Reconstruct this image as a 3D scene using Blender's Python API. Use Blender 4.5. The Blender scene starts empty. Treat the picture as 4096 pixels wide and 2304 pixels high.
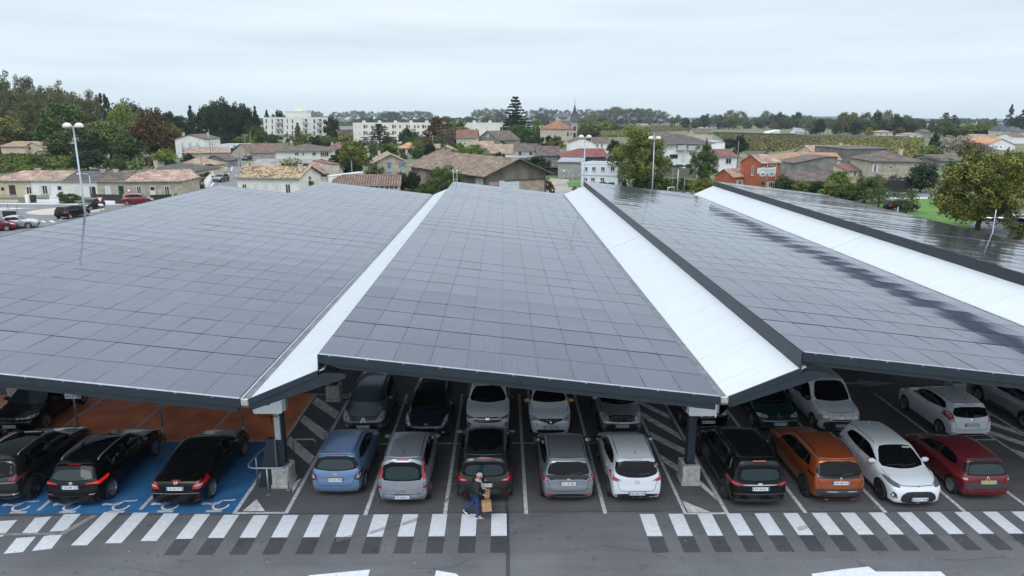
import bpy, bmesh, math, random
import numpy as np
from mathutils import Vector, Matrix, Euler
from mathutils.bvhtree import BVHTree
R = math.radians
random.seed(7); np.random.seed(7)
C = bpy.context.scene.collection
scene = bpy.context.scene

# ------------------------------------------------------------ camera, sky, sun
CAM_H = 12.0; PITCH = R(13.43); YAW = R(0.716)
FX = 2846.0                                    # focal length in photo pixels (4096 wide)
cam = bpy.data.cameras.new('camera'); camo = bpy.data.objects.new('camera', cam); C.objects.link(camo)
camo.location = (0, 0, CAM_H); camo.rotation_euler = (R(90) - PITCH, 0, -YAW)
cam.sensor_width = 36; cam.lens = 36 * FX / 4096.0; cam.clip_start = .1; cam.clip_end = 9000
scene.camera = camo
scene.view_settings.view_transform = 'Standard'; scene.view_settings.look = 'None'
scene.view_settings.gamma = 1; scene.view_settings.exposure = 0.0

SUN_EL = R(48); SUN_ROT = R(200)
w = bpy.data.worlds.new('World'); scene.world = w; w.use_nodes = True
nt = w.node_tree; nt.nodes.clear()
def N(t, tree=None, **k):
    n = (tree or nt).nodes.new(t)
    for a, b in k.items(): setattr(n, a, b)
    return n
out = N('ShaderNodeOutputWorld'); mix = N('ShaderNodeMixShader'); bgA = N('ShaderNodeBackground'); bgB = N('ShaderNodeBackground')
sky = N('ShaderNodeTexSky'); sky.sky_type = 'NISHITA'; sky.sun_disc = False; sky.sun_elevation = SUN_EL; sky.sun_rotation = SUN_ROT
nt.links.new(sky.outputs[0], bgA.inputs[0]); bgA.inputs[1].default_value = .12
tc = N('ShaderNodeTexCoord'); sep = N('ShaderNodeSeparateXYZ'); nt.links.new(tc.outputs['Generated'], sep.inputs[0])
ramp = N('ShaderNodeValToRGB'); e = ramp.color_ramp.elements
e[0].position = 0.0; e[0].color = (.70, .83, .91, 1); e[1].position = 1.0; e[1].color = (2.45, 2.65, 2.9, 1)
for p, c in ((.05, (.76, .88, .97, 1)), (.14, (.80, .90, .99, 1)), (.30, (1.05, 1.17, 1.30, 1)), (.6, (1.85, 2.02, 2.22, 1))):
    x = e.new(p); x.color = c
nt.links.new(sep.outputs[2], ramp.inputs[0])
mp = N('ShaderNodeMapping'); mp.inputs['Scale'].default_value = (1.0, 1.0, 13.0); nt.links.new(tc.outputs['Generated'], mp.inputs[0])
nz = N('ShaderNodeTexNoise'); nz.inputs['Scale'].default_value = 1.7; nz.inputs['Detail'].default_value = 5; nz.inputs['Roughness'].default_value = .5
nt.links.new(mp.outputs[0], nz.inputs[0])
mr = N('ShaderNodeMapRange'); mr.inputs[1].default_value = .35; mr.inputs[2].default_value = .68; mr.inputs[3].default_value = .92; mr.inputs[4].default_value = 1.10
nt.links.new(nz.outputs[0], mr.inputs[0])
mul = N('ShaderNodeVectorMath', operation='SCALE'); nt.links.new(ramp.outputs[0], mul.inputs[0]); nt.links.new(mr.outputs[0], mul.inputs['Scale'])
nt.links.new(mul.outputs[0], bgB.inputs[0]); bgB.inputs[1].default_value = 1.0
mix.inputs[0].default_value = .93
nt.links.new(bgA.outputs[0], mix.inputs[1]); nt.links.new(bgB.outputs[0], mix.inputs[2]); nt.links.new(mix.outputs[0], out.inputs[0])
sl = bpy.data.lights.new('sun', 'SUN'); sl.energy = .7; sl.angle = R(25); sl.color = (1, .96, .9)
so = bpy.data.objects.new('sun', sl); C.objects.link(so)
so.rotation_euler = Euler((R(90) - SUN_EL, 0, R(180) - SUN_ROT))

# ------------------------------------------------------------ picture-to-ground helpers
fw = Vector((math.sin(YAW) * math.cos(PITCH), math.cos(YAW) * math.cos(PITCH), -math.sin(PITCH)))
rt = Vector((math.cos(YAW), -math.sin(YAW), 0)); up = rt.cross(fw)
CR = {0: (0, 0, 1), 1: (0, 260, 2.264), 2: (900, 350, 2.516), 3: (1600, 350, 2.516), 4: (2400, 380, 2.516), 5: (3072, 380, 2.337)}
def PX(k, x, y): o = CR[k]; return (o[0] + x / o[2], o[1] + y / o[2])
def ray(x, y): return fw + rt * ((x - 2048) / FX) - up * ((y - 1152) / FX)
def G(x, y, h=0.0):
    d = ray(x, y); t = (h - CAM_H) / d.z; return Vector((0, 0, CAM_H)) + d * t
def ZAT(x, y, Y):                                # height of the sight line at distance Y
    d = ray(x, y); return CAM_H + d.z * Y / d.y
def XAT(x, y, Y):
    d = ray(x, y); return d.x * Y / d.y

# ------------------------------------------------------------ tagging
def tag(o, label=None, cat=None, group=None, kind=None):
    if label: o['label'] = label
    if cat: o['category'] = cat
    if group: o['group'] = group
    if kind: o['kind'] = kind
    return o
def empty(name, loc=(0, 0, 0), rz=0.0, label=None, cat=None, group=None):
    o = bpy.data.objects.new(name, None); C.objects.link(o); o.empty_display_size = .3
    o.location = loc; o.rotation_euler = (0, 0, rz); return tag(o, label, cat, group)
def copy_tree(o, parent=None):
    c = o.copy(); C.objects.link(c); c.parent = parent
    for ch in list(o.children): copy_tree(ch, c)
    return c

# ------------------------------------------------------------ mesh builder
class MB:
    def __init__(s): s.v = []; s.f = []; s.m = []; s.sm = []
    def face(s, pts, m=0, smooth=False):
        n = len(s.v); s.v += [tuple(p) for p in pts]; s.f.append(list(range(n, n + len(pts)))); s.m.append(m); s.sm.append(smooth)
    def box(s, x0, x1, y0, y1, z0, z1, m=0, M=None):
        P = [Vector((x, y, z)) for z in (z0, z1) for y in (y0, y1) for x in (x0, x1)]
        if M is not None: P = [M @ p for p in P]
        n = len(s.v); s.v += [tuple(p) for p in P]
        for q in ((0, 2, 3, 1), (4, 5, 7, 6), (0, 1, 5, 4), (2, 6, 7, 3), (0, 4, 6, 2), (1, 3, 7, 5)):
            s.f.append([n + i for i in q]); s.m.append(m); s.sm.append(False)
        return s
    def prism(s, poly, a, b, axis='y', m=0, M=None):
        def pt(u, v, w):
            p = {'y': (u, w, v), 'x': (w, u, v), 'z': (u, v, w)}[axis]; p = Vector(p); return tuple(M @ p if M is not None else p)
        n = len(poly); k = len(s.v)
        s.v += [pt(u, v, a) for u, v in poly] + [pt(u, v, b) for u, v in poly]
        s.f.append([k + i for i in range(n)]); s.f.append([k + n + i for i in range(n)][::-1]); s.m += [m, m]; s.sm += [False, False]
        for i in range(n):
            j = (i + 1) % n; s.f.append([k + i, k + j, k + n + j, k + n + i]); s.m.append(m); s.sm.append(False)
        return s
    def tube(s, pts, r, n=8, m=0, r2=None, cap=True):
        pts = [Vector(p) for p in pts]; k = len(s.v); N_ = len(pts)
        for i, p in enumerate(pts):
            d = (pts[min(i + 1, N_ - 1)] - pts[max(i - 1, 0)]).normalized()
            a = d.cross(Vector((0, 0, 1)));
            if a.length < .1: a = d.cross(Vector((0, 1, 0)))
            a.normalize(); b = d.cross(a); rr = r if r2 is None else r + (r2 - r) * i / (N_ - 1)
            for j in range(n):
                t = 2 * math.pi * j / n; s.v.append(tuple(p + a * (rr * math.cos(t)) + b * (rr * math.sin(t))))
        for i in range(N_ - 1):
            for j in range(n):
                q = (j + 1) % n
                s.f.append([k + i * n + j, k + i * n + q, k + (i + 1) * n + q, k + (i + 1) * n + j]); s.m.append(m); s.sm.append(True)
        if cap:
            s.f.append([k + j for j in range(n)][::-1]); s.f.append([k + (N_ - 1) * n + j for j in range(n)]); s.m += [m, m]; s.sm += [False, False]
        return s
    def lathe(s, prof, n=20, m=0, axis='z', c=(0, 0, 0), smooth=True):
        k = len(s.v); c = Vector(c)
        for r, h in prof:
            for j in range(n):
                t = 2 * math.pi * j / n; a, b = r * math.cos(t), r * math.sin(t)
                s.v.append(tuple(c + Vector({'z': (a, b, h), 'x': (h, a, b), 'y': (a, h, b)}[axis])))
        for i in range(len(prof) - 1):
            for j in range(n):
                q = (j + 1) % n
                s.f.append([k + i * n + j, k + i * n + q, k + (i + 1) * n + q, k + (i + 1) * n + j]); s.m.append(m if not isinstance(m, (list, tuple)) else m[i]); s.sm.append(smooth)
        return s
    def build(s, name, mats, parent=None, bevel=0, fix=True):
        me = bpy.data.meshes.new(name); me.from_pydata(s.v, [], s.f)
        if not isinstance(mats, (list, tuple)): mats = [mats]
        for q in mats: me.materials.append(q)
        me.polygons.foreach_set('material_index', s.m); me.polygons.foreach_set('use_smooth', s.sm)
        if fix:
            b = bmesh.new(); b.from_mesh(me); bmesh.ops.recalc_face_normals(b, faces=b.faces); b.to_mesh(me); b.free()
        me.update()
        o = bpy.data.objects.new(name, me); C.objects.link(o)
        if parent: o.parent = parent
        if bevel:
            md = o.modifiers.new('bevel', 'BEVEL'); md.width = bevel; md.segments = 2; md.limit_method = 'ANGLE'
        return o

# ------------------------------------------------------------ materials
MATS = {}
def mat(name, col, rough=.6, metal=0.0, var=0.0, scale=5.0, bump=0.0, bscale=None, col2=None, coat=0.0, spec=.5, emit=None, detail=5, obj_rand=0.0, stretch=None, ramp=(.35, .65)):
    if name in MATS: return MATS[name]
    m = bpy.data.materials.new(name); m.use_nodes = True; t = m.node_tree; b = t.nodes['Principled BSDF']; MATS[name] = m
    c = tuple(col) + (1,); b.inputs['Base Color'].default_value = c; b.inputs['Roughness'].default_value = rough; b.inputs['Metallic'].default_value = metal
    b.inputs['Specular IOR Level'].default_value = spec
    if coat: b.inputs['Coat Weight'].default_value = coat; b.inputs['Coat Roughness'].default_value = .04
    if emit: b.inputs['Emission Color'].default_value = tuple(emit[:3]) + (1,); b.inputs['Emission Strength'].default_value = emit[3]
    if var or bump or col2:
        tcn = N('ShaderNodeTexCoord', t); mpn = N('ShaderNodeMapping', t); t.links.new(tcn.outputs['Object'], mpn.inputs[0])
        if stretch: mpn.inputs['Scale'].default_value = stretch
    if var or col2:
        n1 = N('ShaderNodeTexNoise', t); n1.inputs['Scale'].default_value = scale; n1.inputs['Detail'].default_value = detail; t.links.new(mpn.outputs[0], n1.inputs[0])
        r = N('ShaderNodeValToRGB', t); c1 = tuple(max(0, q * (1 - var)) for q in col); c2 = tuple(min(1, q * (1 + var)) for q in (col2 or col))
        r.color_ramp.elements[0].position = ramp[0]; r.color_ramp.elements[1].position = ramp[1]
        r.color_ramp.elements[0].color = c1 + (1,); r.color_ramp.elements[1].color = c2 + (1,)
        t.links.new(n1.outputs[0], r.inputs[0]); last = r.outputs[0]
        if obj_rand:
            oi = N('ShaderNodeObjectInfo', t); mr_ = N('ShaderNodeMapRange', t); mr_.inputs[3].default_value = 1 - obj_rand; mr_.inputs[4].default_value = 1 + obj_rand
            t.links.new(oi.outputs['Random'], mr_.inputs[0]); vm = N('ShaderNodeVectorMath', t, operation='SCALE'); t.links.new(last, vm.inputs[0]); t.links.new(mr_.outputs[0], vm.inputs['Scale']); last = vm.outputs[0]
        t.links.new(last, b.inputs['Base Color'])
    if bump:
        n2 = N('ShaderNodeTexNoise', t); n2.inputs['Scale'].default_value = bscale or scale * 3; n2.inputs['Detail'].default_value = 3; t.links.new(mpn.outputs[0], n2.inputs[0])
        bp = N('ShaderNodeBump', t); bp.inputs['Strength'].default_value = 1; bp.inputs['Distance'].default_value = bump; t.links.new(n2.outputs[0], bp.inputs['Height']); t.links.new(bp.outputs[0], b.inputs['Normal'])
    return m
def asphalt(name, a, b_, wear=None):
    """patched, oil-spotted, fine-grained road surface"""
    m = bpy.data.materials.new(name); m.use_nodes = True; t = m.node_tree; bs = t.nodes['Principled BSDF']; bs.inputs['Roughness'].default_value = .82
    tcn = N('ShaderNodeTexCoord', t)
    def noise(s, d=4, st=None):
        n = N('ShaderNodeTexNoise', t); n.inputs['Scale'].default_value = s; n.inputs['Detail'].default_value = d
        if st: q = N('ShaderNodeMapping', t); q.inputs['Scale'].default_value = st; t.links.new(tcn.outputs['Object'], q.inputs[0]); t.links.new(q.outputs[0], n.inputs[0])
        else: t.links.new(tcn.outputs['Object'], n.inputs[0])
        return n.outputs[0]
    r = N('ShaderNodeValToRGB', t); r.color_ramp.elements[0].position = .3; r.color_ramp.elements[1].position = .7
    r.color_ramp.elements[0].color = tuple(a) + (1,); r.color_ramp.elements[1].color = tuple(b_) + (1,); t.links.new(noise(.45, 6), r.inputs[0])
    def mulby(last, src, lo, hi, v0, v1):
        q = N('ShaderNodeMapRange', t); q.inputs[1].default_value = lo; q.inputs[2].default_value = hi; q.inputs[3].default_value = v0; q.inputs[4].default_value = v1; t.links.new(src, q.inputs[0])
        vm = N('ShaderNodeVectorMath', t, operation='SCALE'); t.links.new(last, vm.inputs[0]); t.links.new(q.outputs[0], vm.inputs['Scale']); return vm.outputs[0]
    last = mulby(r.outputs[0], noise(90, 2), .3, .7, .72, 1.28)
    last = mulby(last, noise(16, 3), .35, .7, .9, 1.1)
    last = mulby(last, noise(2.3, 2), .63, .72, 1.0, .72)          # oil stains
    last = mulby(last, noise(1.0, 4, (.25, 2.2, 1)), .35, .65, .92, 1.07)   # tyre paths
    t.links.new(last, bs.inputs['Base Color'])
    bp = N('ShaderNodeBump', t); bp.inputs['Distance'].default_value = .004; t.links.new(noise(70, 2), bp.inputs['Height']); t.links.new(bp.outputs[0], bs.inputs['Normal'])
    MATS[name] = m; return m

M_asph = asphalt('asphalt', (.088, .090, .098), (.125, .127, .135))
M_asph_old = asphalt('asphalt_lot', (.07, .07, .075), (.10, .10, .105))
M_asph_dark = asphalt('asphalt_removed_paint', (.034, .036, .042), (.055, .057, .062))
M_road = asphalt('asphalt_street', (.10, .103, .11), (.15, .152, .16))
M_blue = mat('blue_bay_paint', (.025, .125, .29), .6, var=.22, scale=1.3, bump=.002, bscale=60)
M_orange = mat('orange_bay_paint', (.72, .20, .08), .7, var=.25, scale=.9, bump=.002, bscale=60)
M_white = mat('road_paint_white', (.56, .58, .61), .6, var=.07, scale=7, detail=8)
M_white_old = mat('road_paint_worn', (.27, .28, .29), .7, var=.3, scale=6, detail=8)
M_fascia = mat('dark_blue_grey_steel', (.018, .028, .038), .5, var=.12, scale=2)
M_steel = mat('galvanised_steel', (.32, .36, .40), .4, metal=.6, var=.15, scale=6)
M_conc = mat('concrete', (.42, .41, .39), .85, var=.2, scale=6, bump=.003)
M_whitepl = mat('white_powder_coat', (.78, .8, .82), .35)
M_black = mat('black_plastic', (.012, .012, .013), .55)
M_darkgrey = mat('dark_grey_plastic', (.03, .033, .037), .5)
M_white_deck = mat('white_coated_sheet', (.70, .73, .745), .30, var=.03, scale=1.6, spec=.5, stretch=(.35, 2.2, 1), detail=8)
_t = M_white_deck.node_tree; _tr = N('ShaderNodeBsdfTranslucent', _t); _tr.inputs[0].default_value = (.8, .85, .9, 1); _mx = N('ShaderNodeMixShader', _t); _mx.inputs[0].default_value = .42
_t.links.new(_t.nodes['Principled BSDF'].outputs[0], _mx.inputs[1]); _t.links.new(_tr.outputs[0], _mx.inputs[2]); _t.links.new(_mx.outputs[0], _t.nodes['Material Output'].inputs[0])
M_under = mat('canopy_underside', (.55, .57, .6), .6, var=.1, scale=3)

# ------------------------------------------------------------ solar canopy
V0 = 6.31; PER = 13.68; YF = 19.06; YB = 75.0; YJ = 42.75
HV = 4.2; HR = 5.52; WHI = 5.13
def solar_mat():
    m = bpy.data.materials.new('solar_glass'); m.use_nodes = True; t = m.node_tree; b = t.nodes['Principled BSDF']
    at = N('ShaderNodeAttribute', t); at.attribute_name = 'tint'
    uv = N('ShaderNodeTexCoord', t); mp_ = N('ShaderNodeSeparateXYZ', t); t.links.new(uv.outputs['UV'], mp_.inputs[0])
    # thin silver busbar lines and the mid gap of each half-cut module
    def lines(src, count, wdt):
        a = N('ShaderNodeMath', t, operation='MULTIPLY'); a.inputs[1].default_value = count; t.links.new(src, a.inputs[0])
        f = N('ShaderNodeMath', t, operation='FRACT'); t.links.new(a.outputs[0], f.inputs[0])
        c_ = N('ShaderNodeMath', t, operation='LESS_THAN'); c_.inputs[1].default_value = wdt; t.links.new(f.outputs[0], c_.inputs[0]); return c_.outputs[0]
    l1 = lines(mp_.outputs[0], 6, .045); l2 = lines(mp_.outputs[1], 10, .02)
    mx = N('ShaderNodeMath', t, operation='MAXIMUM'); t.links.new(l1, mx.inputs[0]); t.links.new(l2, mx.inputs[1])
    mc = N('ShaderNodeMix', t, data_type='RGBA'); mc.inputs[6].default_value = (.018, .025, .048, 1); mc.inputs[7].default_value = (.06, .072, .11, 1)
    t.links.new(mx.outputs[0], mc.inputs[0])
    vm = N('ShaderNodeVectorMath', t, operation='SCALE'); t.links.new(mc.outputs[2], vm.inputs[0]); t.links.new(at.outputs['Fac'], vm.inputs['Scale'])
    ns = N('ShaderNodeTexNoise', t); ns.inputs['Scale'].default_value = 3; ns.inputs['Detail'].default_value = 6; t.links.new(uv.outputs['Object'], ns.inputs[0])
    mr2 = N('ShaderNodeMapRange', t); mr2.inputs[3].default_value = .045; mr2.inputs[4].default_value = .11; t.links.new(ns.outputs[0], mr2.inputs[0]); t.links.new(mr2.outputs[0], b.inputs['Roughness'])
    # a thin film of dust
    dm = N('ShaderNodeMix', t, data_type='RGBA'); dm.inputs[7].default_value = (.12, .15, .225, 1); t.links.new(vm.outputs[0], dm.inputs[6])
    mr3 = N('ShaderNodeMapRange', t); mr3.inputs[1].default_value = .3; mr3.inputs[2].default_value = .8; mr3.inputs[3].default_value = .04; mr3.inputs[4].default_value = .15; t.links.new(ns.outputs[0], mr3.inputs[0]); t.links.new(mr3.outputs[0], dm.inputs[0])
    t.links.new(dm.outputs[2], b.inputs['Base Color']); b.inputs['IOR'].default_value = 1.56
    return m
M_solar = solar_mat()
def panel_mesh(name, cells, plane, parent, kind=None):
    """cells: list of (x0,x1,y0,y1,seed); plane(x)->z. Each panel a slightly bowed, slightly tilted sheet with edges"""
    NX, NY = 3, 4; vs = []; fs = []; tint = []; uvs = []; sm = []
    for (x0, x1, y0, y1, sd) in cells:
        rnd = random.Random(sd); ta = rnd.gauss(0, .0022); tb = rnd.gauss(0, .0016); sag = .0045 + rnd.random() * .004; tn = .78 + rnd.random() * .5; tb += random.Random(int(y0 * 10)).gauss(0, .0035)
        k = len(vs); cx, cy = (x0 + x1) / 2, (y0 + y1) / 2
        for j in range(NY + 1):
            for i in range(NX + 1):
                u, v = i / NX, j / NY; x = x0 + (x1 - x0) * u; y = y0 + (y1 - y0) * v
                z = plane(x) + .045 + ta * (x - cx) + tb * (y - cy) - sag * math.sin(math.pi * v) * (.5 + .5 * math.sin(math.pi * u))
                vs.append((x, y, z))
        for j in range(NY):
            for i in range(NX):
                a = k + j * (NX + 1) + i; fs.append((a, a + 1, a + NX + 2, a + NX + 1)); sm.append(True); tint.append(tn)
                for (du, dv) in ((0, 0), (1, 0), (1, 1), (0, 1)): uvs.append(((i + du) / NX, (j + dv) / NY))
        q = len(vs)
        for (x, y) in ((x0, y0), (x1, y0), (x1, y1), (x0, y1)): vs.append((x, y, plane(x) + .045)); vs.append((x, y, plane(x) + .012))
        for s_ in range(4):
            a = q + 2 * s_; b = q + 2 * ((s_ + 1) % 4); fs.append((a + 1, b + 1, b, a)); sm.append(False); tint.append(.6); uvs += [(.5, .5)] * 4
    me = bpy.data.meshes.new(name); me.from_pydata(vs, [], fs); me.materials.append(M_solar); me.materials.append(M_black)
    me.polygons.foreach_set('use_smooth', sm); me.polygons.foreach_set('material_index', [0 if q else 1 for q in sm])
    ul = me.uv_layers.new(name='UVMap'); ul.data.foreach_set('uv', [c for p in uvs for c in p])
    at = me.attributes.new('tint', 'FLOAT', 'FACE'); at.data.foreach_set('value', tint)
    o = bpy.data.objects.new(name, me); C.objects.link(o); o.parent = parent
    if kind: o['kind'] = kind
    return o
POST_Y = [21.95, 29.35, 36.9, 46.0, 53.6, 61.2, 69.6]
def canopy(v, label, has_white=True, cols=11, has_panel=True, x_left=None):
    root = empty('solar_canopy', (v, YF, 0), 0, label, 'solar canopy', 'solar panel canopies over the car park')
    Lc = YB - YF; xr = 2.17; xe = PER - .12
    slope = (HR - HV) / (xe - xr)
    pl = lambda x: HR - (x - xr) * slope
    if has_white:
        x0 = .12; zw = lambda x: HV + (x - x0) * (WHI - HV) / (2.3 - x0)
        m = MB()
        for (ya, yb) in ((0, YJ - YF - .06), (YJ - YF + .06, Lc)):
            n = int((yb - ya) / 1.05)
            for i in range(n):                     # profiled sheets lapped one on the next
                a = ya + (yb - ya) * i / n; b = ya + (yb - ya) * (i + 1) / n; dz = .003 * (i % 2)
                m.prism([(x0, zw(x0) + dz), (2.3, zw(2.3) + dz), (2.3, zw(2.3) - .03), (x0, zw(x0) - .03)], a, b - .004, 'y', 0)
        wr = m.build('white_roof_sheet', M_white_deck, root)
        s_ = MB()                                   # screw rows and lap strip
        for xx in (.28, 1.25, 2.05):
            for i in range(int(Lc / .5)):
                yy = .25 + i * .5; z = zw(xx); s_.box(xx - .010, xx + .010, yy - .010, yy + .010, z + .003, z + .010)
        s_.build('screw_row', M_steel, wr)
        MB().prism([(x0, zw(x0) + .012), (2.14, zw(2.14) + .012), (2.14, zw(2.14) - .05), (x0, zw(x0) - .05)], YJ - YF - .10, YJ - YF + .10, 'y').build('joint_cover', mat('joint_zinc', (.42, .46, .49), .4, metal=.3), root)
        f = MB(); d = .02
        f.prism([(x0 - .02, HV + .03), (2.12, zw(2.12) + .03), (2.12, zw(2.12) - .16), (x0 - .02, HV - .16)], -.05, -.006, 'y')
        f.prism([(x0 - .02, HV - .16), (2.35, zw(2.35) - .16), (2.9, zw(2.35) - .19), (2.9, zw(2.35) - .31), (x0 + .08, HV - .30)], -.02, .10, 'y')
        f.build('gable_fascia', M_fascia, root)
        MB().box(-.10, .13, -.03, Lc, HV - .22, HV - .02).build('gutter', mat('gutter_zinc', (.10, .115, .125), .5, metal=.3, var=.3, scale=3), root)
        MB().box(-.085, .115, -.09, .0, HV - .14, HV + .03).build('gutter_end', mat('gutter_end_grey', (.38, .37, .35), .6, var=.3, scale=14), root)
    if has_panel:
        # deck, fascia, ridge flashing
        xl = xr if x_left is None else x_left
        MB().prism([(xl, pl(xl)), (xe, pl(xe)), (xe, pl(xe) - .05), (xl, pl(xl) - .05)], 0.01, Lc, 'y').build('roof_deck', mat('roof_deck_grey', (.5, .52, .54), .5), root)
        f = MB()
        f.prism([(xl, pl(xl) + .05), (xe, pl(xe) + .05), (xe, pl(xe) - .20), (xl, pl(xl) - .20)], -.07, .005, 'y')
        f.prism([(xl + .05, pl(xl) - .205), (xe - .1, pl(xe) - .205), (xe - .1, pl(xe) - .37), (xl + .6, pl(xl) - .39)], -.03, .10, 'y')
        f.build('front_fascia', M_fascia, root)
        jn_ = MB()
        for jx in (1.6, 5.7, 9.8):
            if xl + jx < xe: jn_.box(xl + jx - .012, xl + jx + .012, -.0745, -.0705, pl(xl + jx) - .195, pl(xl + jx) + .045)
        jn_.build('fascia_joint', M_black, root)
        e_ = MB()
        for jx in range(11): e_.box(xl + .3 + jx * 1.03, xl + .36 + jx * 1.03, -.085, -.071, pl(xl + .33 + jx * 1.03) + .02, pl(xl + .33 + jx * 1.03) + .05) if xl + .4 + jx * 1.03 < xe else None
        e_.prism([(xl + .02, pl(xl) + .062), (xe - .02, pl(xe) + .062), (xe - .02, pl(xe) + .052), (xl + .02, pl(xl) + .052)], -.075, .012, 'y')
        e_.build('edge_trim', M_steel, root)
        if x_left is None:
            MB().prism([(xr - .03, pl(xr) + .02), (xr - .003, pl(xr) + .02), (xr - .003, WHI - .14), (xr - .045, WHI - .10)], 0, Lc, 'y').build('ridge_flashing', mat('ridge_flashing_grey', (.02, .026, .034), .4), root)
        else:
            MB().box(xl - .06, xl, -.03, Lc, pl(xl) - .30, pl(xl) + .055).build('side_fascia', M_fascia, root)
        MB().prism([(xl, pl(xl) + .046), (xe, pl(xe) + .046), (xe, pl(xe) + .02), (xl, pl(xl) + .02)], YJ - YF - .03, YJ - YF + .03, 'y').build('expansion_strip', M_steel, root)
        cells = []; nc = cols; pw = (xe - .03 - xl) / nc; s = 0
        for (ya, yb) in ((.02, YJ - YF - .07), (YJ - YF + .07, Lc - .02)):
            nr = round((yb - ya) / 1.69); ph = (yb - ya) / nr
            for j in range(nr):
                for i in range(nc):
                    s += 1; x0 = xl + .0 + i * pw; cells.append((x0 + .0045, x0 + pw - .0045, ya + j * ph + .012, ya + (j + 1) * ph - .012, int(v * 100) * 1000 + s))
        near = cells[:100]
        for c_ in near: panel_mesh('solar_panel', [c_], pl, root)
        panel_mesh('solar_panel_field', cells[100:], pl, root, 'stuff')
        # rafters and purlins below
        u = MB()
        for py in POST_Y: u.prism([(xl + .1, pl(xl) - .3), (xe, pl(xe) - .3), (xe, pl(xe) - .62), (xl + .1, pl(xl) - .50)], py - YF - .09, py - YF + .09, 'y')
        for i in range(6):
            x = xl + .6 + i * (xe - xl - .9) / 5; u.box(x - .04, x + .04, .05, Lc, pl(x) - .30, pl(x) - .08)
        u.build('roof_frame', M_under, root)
    return root
def posts(root, v, near_light=False, xo=-.04, first=True):
    for k, py in enumerate(POST_Y):
        y = py - YF
        b = MB(); b.box(-.33, .33, -.38, .38, 0, .13); b.box(-.295, .295, -.345, .345, .13, .70)
        # the rest of the frame hangs on the post
        p = MB(); p.box(-.13, -.105, -.15, .15, .70, 4.0); p.box(.105, .13, -.15, .15, .70, 4.0); p.box(-.105, .105, -.012, .012, .70, 4.0)
        p.box(-.10, .10, -.14, -.10, .72, 4.0)
        p.prism([(-.12, 3.35), (.12, 3.35), (2.2, 4.62), (2.2, 4.86), (-.1, 4.0)], -.08, .08, 'y'); p.prism([(-.12, 3.45), (.05, 3.45), (.05, 3.98), (-1.6, 4.05), (-1.6, 3.93)], -.08, .08, 'y')
        p.box(-.17, .17, -.19, .19, .70, .73)
        po = p.build('post', M_fascia, root); po.location = (xo, y, 0)
        bo = b.build('concrete_base', M_conc, root, bevel=.02); bo.location = (xo, y, 0)
can = []
LBL = ['dark solar roof at the far left edge of the car park', 'wide solar roof above the blue and orange bays', 'solar roof in the middle above the silver and white hatchbacks',
       'solar roof with streaked reflections right of the middle white strip', 'solar roof at the far right beyond the second broad white strip']
for i in range(5):
    v = V0 + (i - 2) * PER - (0 if i else 0)
    pass
c0 = canopy(V0 - 3 * PER, LBL[0], False, 8, True, x_left=PER - .12 - 8.35); 
c1 = canopy(V0 - 2 * PER, LBL[1], True); c2 = canopy(V0 - PER, LBL[2], True); c3 = canopy(V0, LBL[3], True); c4 = canopy(V0 + PER, LBL[4], True)
for c_ in (c1, c2, c3, c4): posts(c_, 0)
# ladder top and small end plates at the far ridge
ld = empty('roof_ladder', (-5.0, YB + .12, 0), 0, 'thin white ladder hoops at the far end of the middle ridge', 'ladder')
l = MB()
for dx in (-.2, .2): l.tube([(dx, 0, 3.0), (dx, 0, 6.5), (dx, -.25, 6.75), (dx, -.45, 6.6)], .03, 6)
l.build('rail', M_whitepl, ld)
l = MB()
for i in range(10): l.tube([(-.2, 0, 3.2 + i * .28), (.2, 0, 3.2 + i * .28)], .02, 6)
l.build('rung', M_whitepl, ld)

# ------------------------------------------------------------ ground and markings
def sheet(name, pts, z, m, kind='structure'):
    b = MB(); b.face([(p[0], p[1], z) for p in pts], 0); o = b.build(name, m, fix=False)
    if o.data.polygons[0].normal.z < 0: o.data.flip_normals()
    o['kind'] = kind; return o
def rects(name, rs, z, m):
    b = MB()
    for r in rs: b.face([(p[0], p[1], z) for p in r], 0)
    o = b.build(name, m, fix=False)
    bm = bmesh.new(); bm.from_mesh(o.data)
    for f_ in bm.faces:
        f_.normal_update()
        if f_.normal.z < 0: f_.normal_flip()
    bm.to_mesh(o.data); bm.free(); o['kind'] = 'structure'; return o
def R4(x0, x1, y0, y1): return [(x0, y0), (x1, y0), (x1, y1), (x0, y1)]
M_land = mat('meadow_land', (.055, .085, .025), .9, var=.3, scale=.03, col2=(.10, .09, .04), detail=10)
M_town = mat('town_ground', (.10, .10, .075), .9, var=.3, scale=.12, col2=(.07, .095, .03), detail=8)
sheet('ground', R4(-4500, 4500, -900, 6500), -.06, M_land)
sheet('town_ground', [(-75, 78), (60, 78), (95, 95), (110, 160), (70, 215), (20, 330), (-70, 330), (-150, 210), (-150, 120)], -.03, M_town)
sheet('car_park', [(-80, -60), (60, -60), (60, 88), (-80, 88)], 0.0, M_asph)
sheet('parking_surface', R4(-30, 34.3, 20.02, 80), .004, M_asph_old)
sheet('blue_bays', R4(-24.1, -8.33, 20.1, 25.12), .008, M_blue)
sheet('orange_bays', R4(-24.1, -8.33, 25.24, 30.0), .008, M_orange)
ln = []
LW = .06
for x in (-4.31, -1.84, .69, 3.16): ln.append(R4(x - LW, x + LW, 19.9, 29.85))
for x in (9.42, 11.93, 14.43, 16.6): ln.append(R4(x - LW, x + LW, 19.85, 29.7))
ln += [R4(-6.76, 5.62, 24.83, 24.93), R4(6.95, 18.85, 24.9, 25.0)]
ln += [R4(-6.86, -6.74, 20.03, 29.95), R4(5.60, 5.70, 19.84, 29.6), R4(6.9, 7.02, 19.84, 29.6)]
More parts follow.
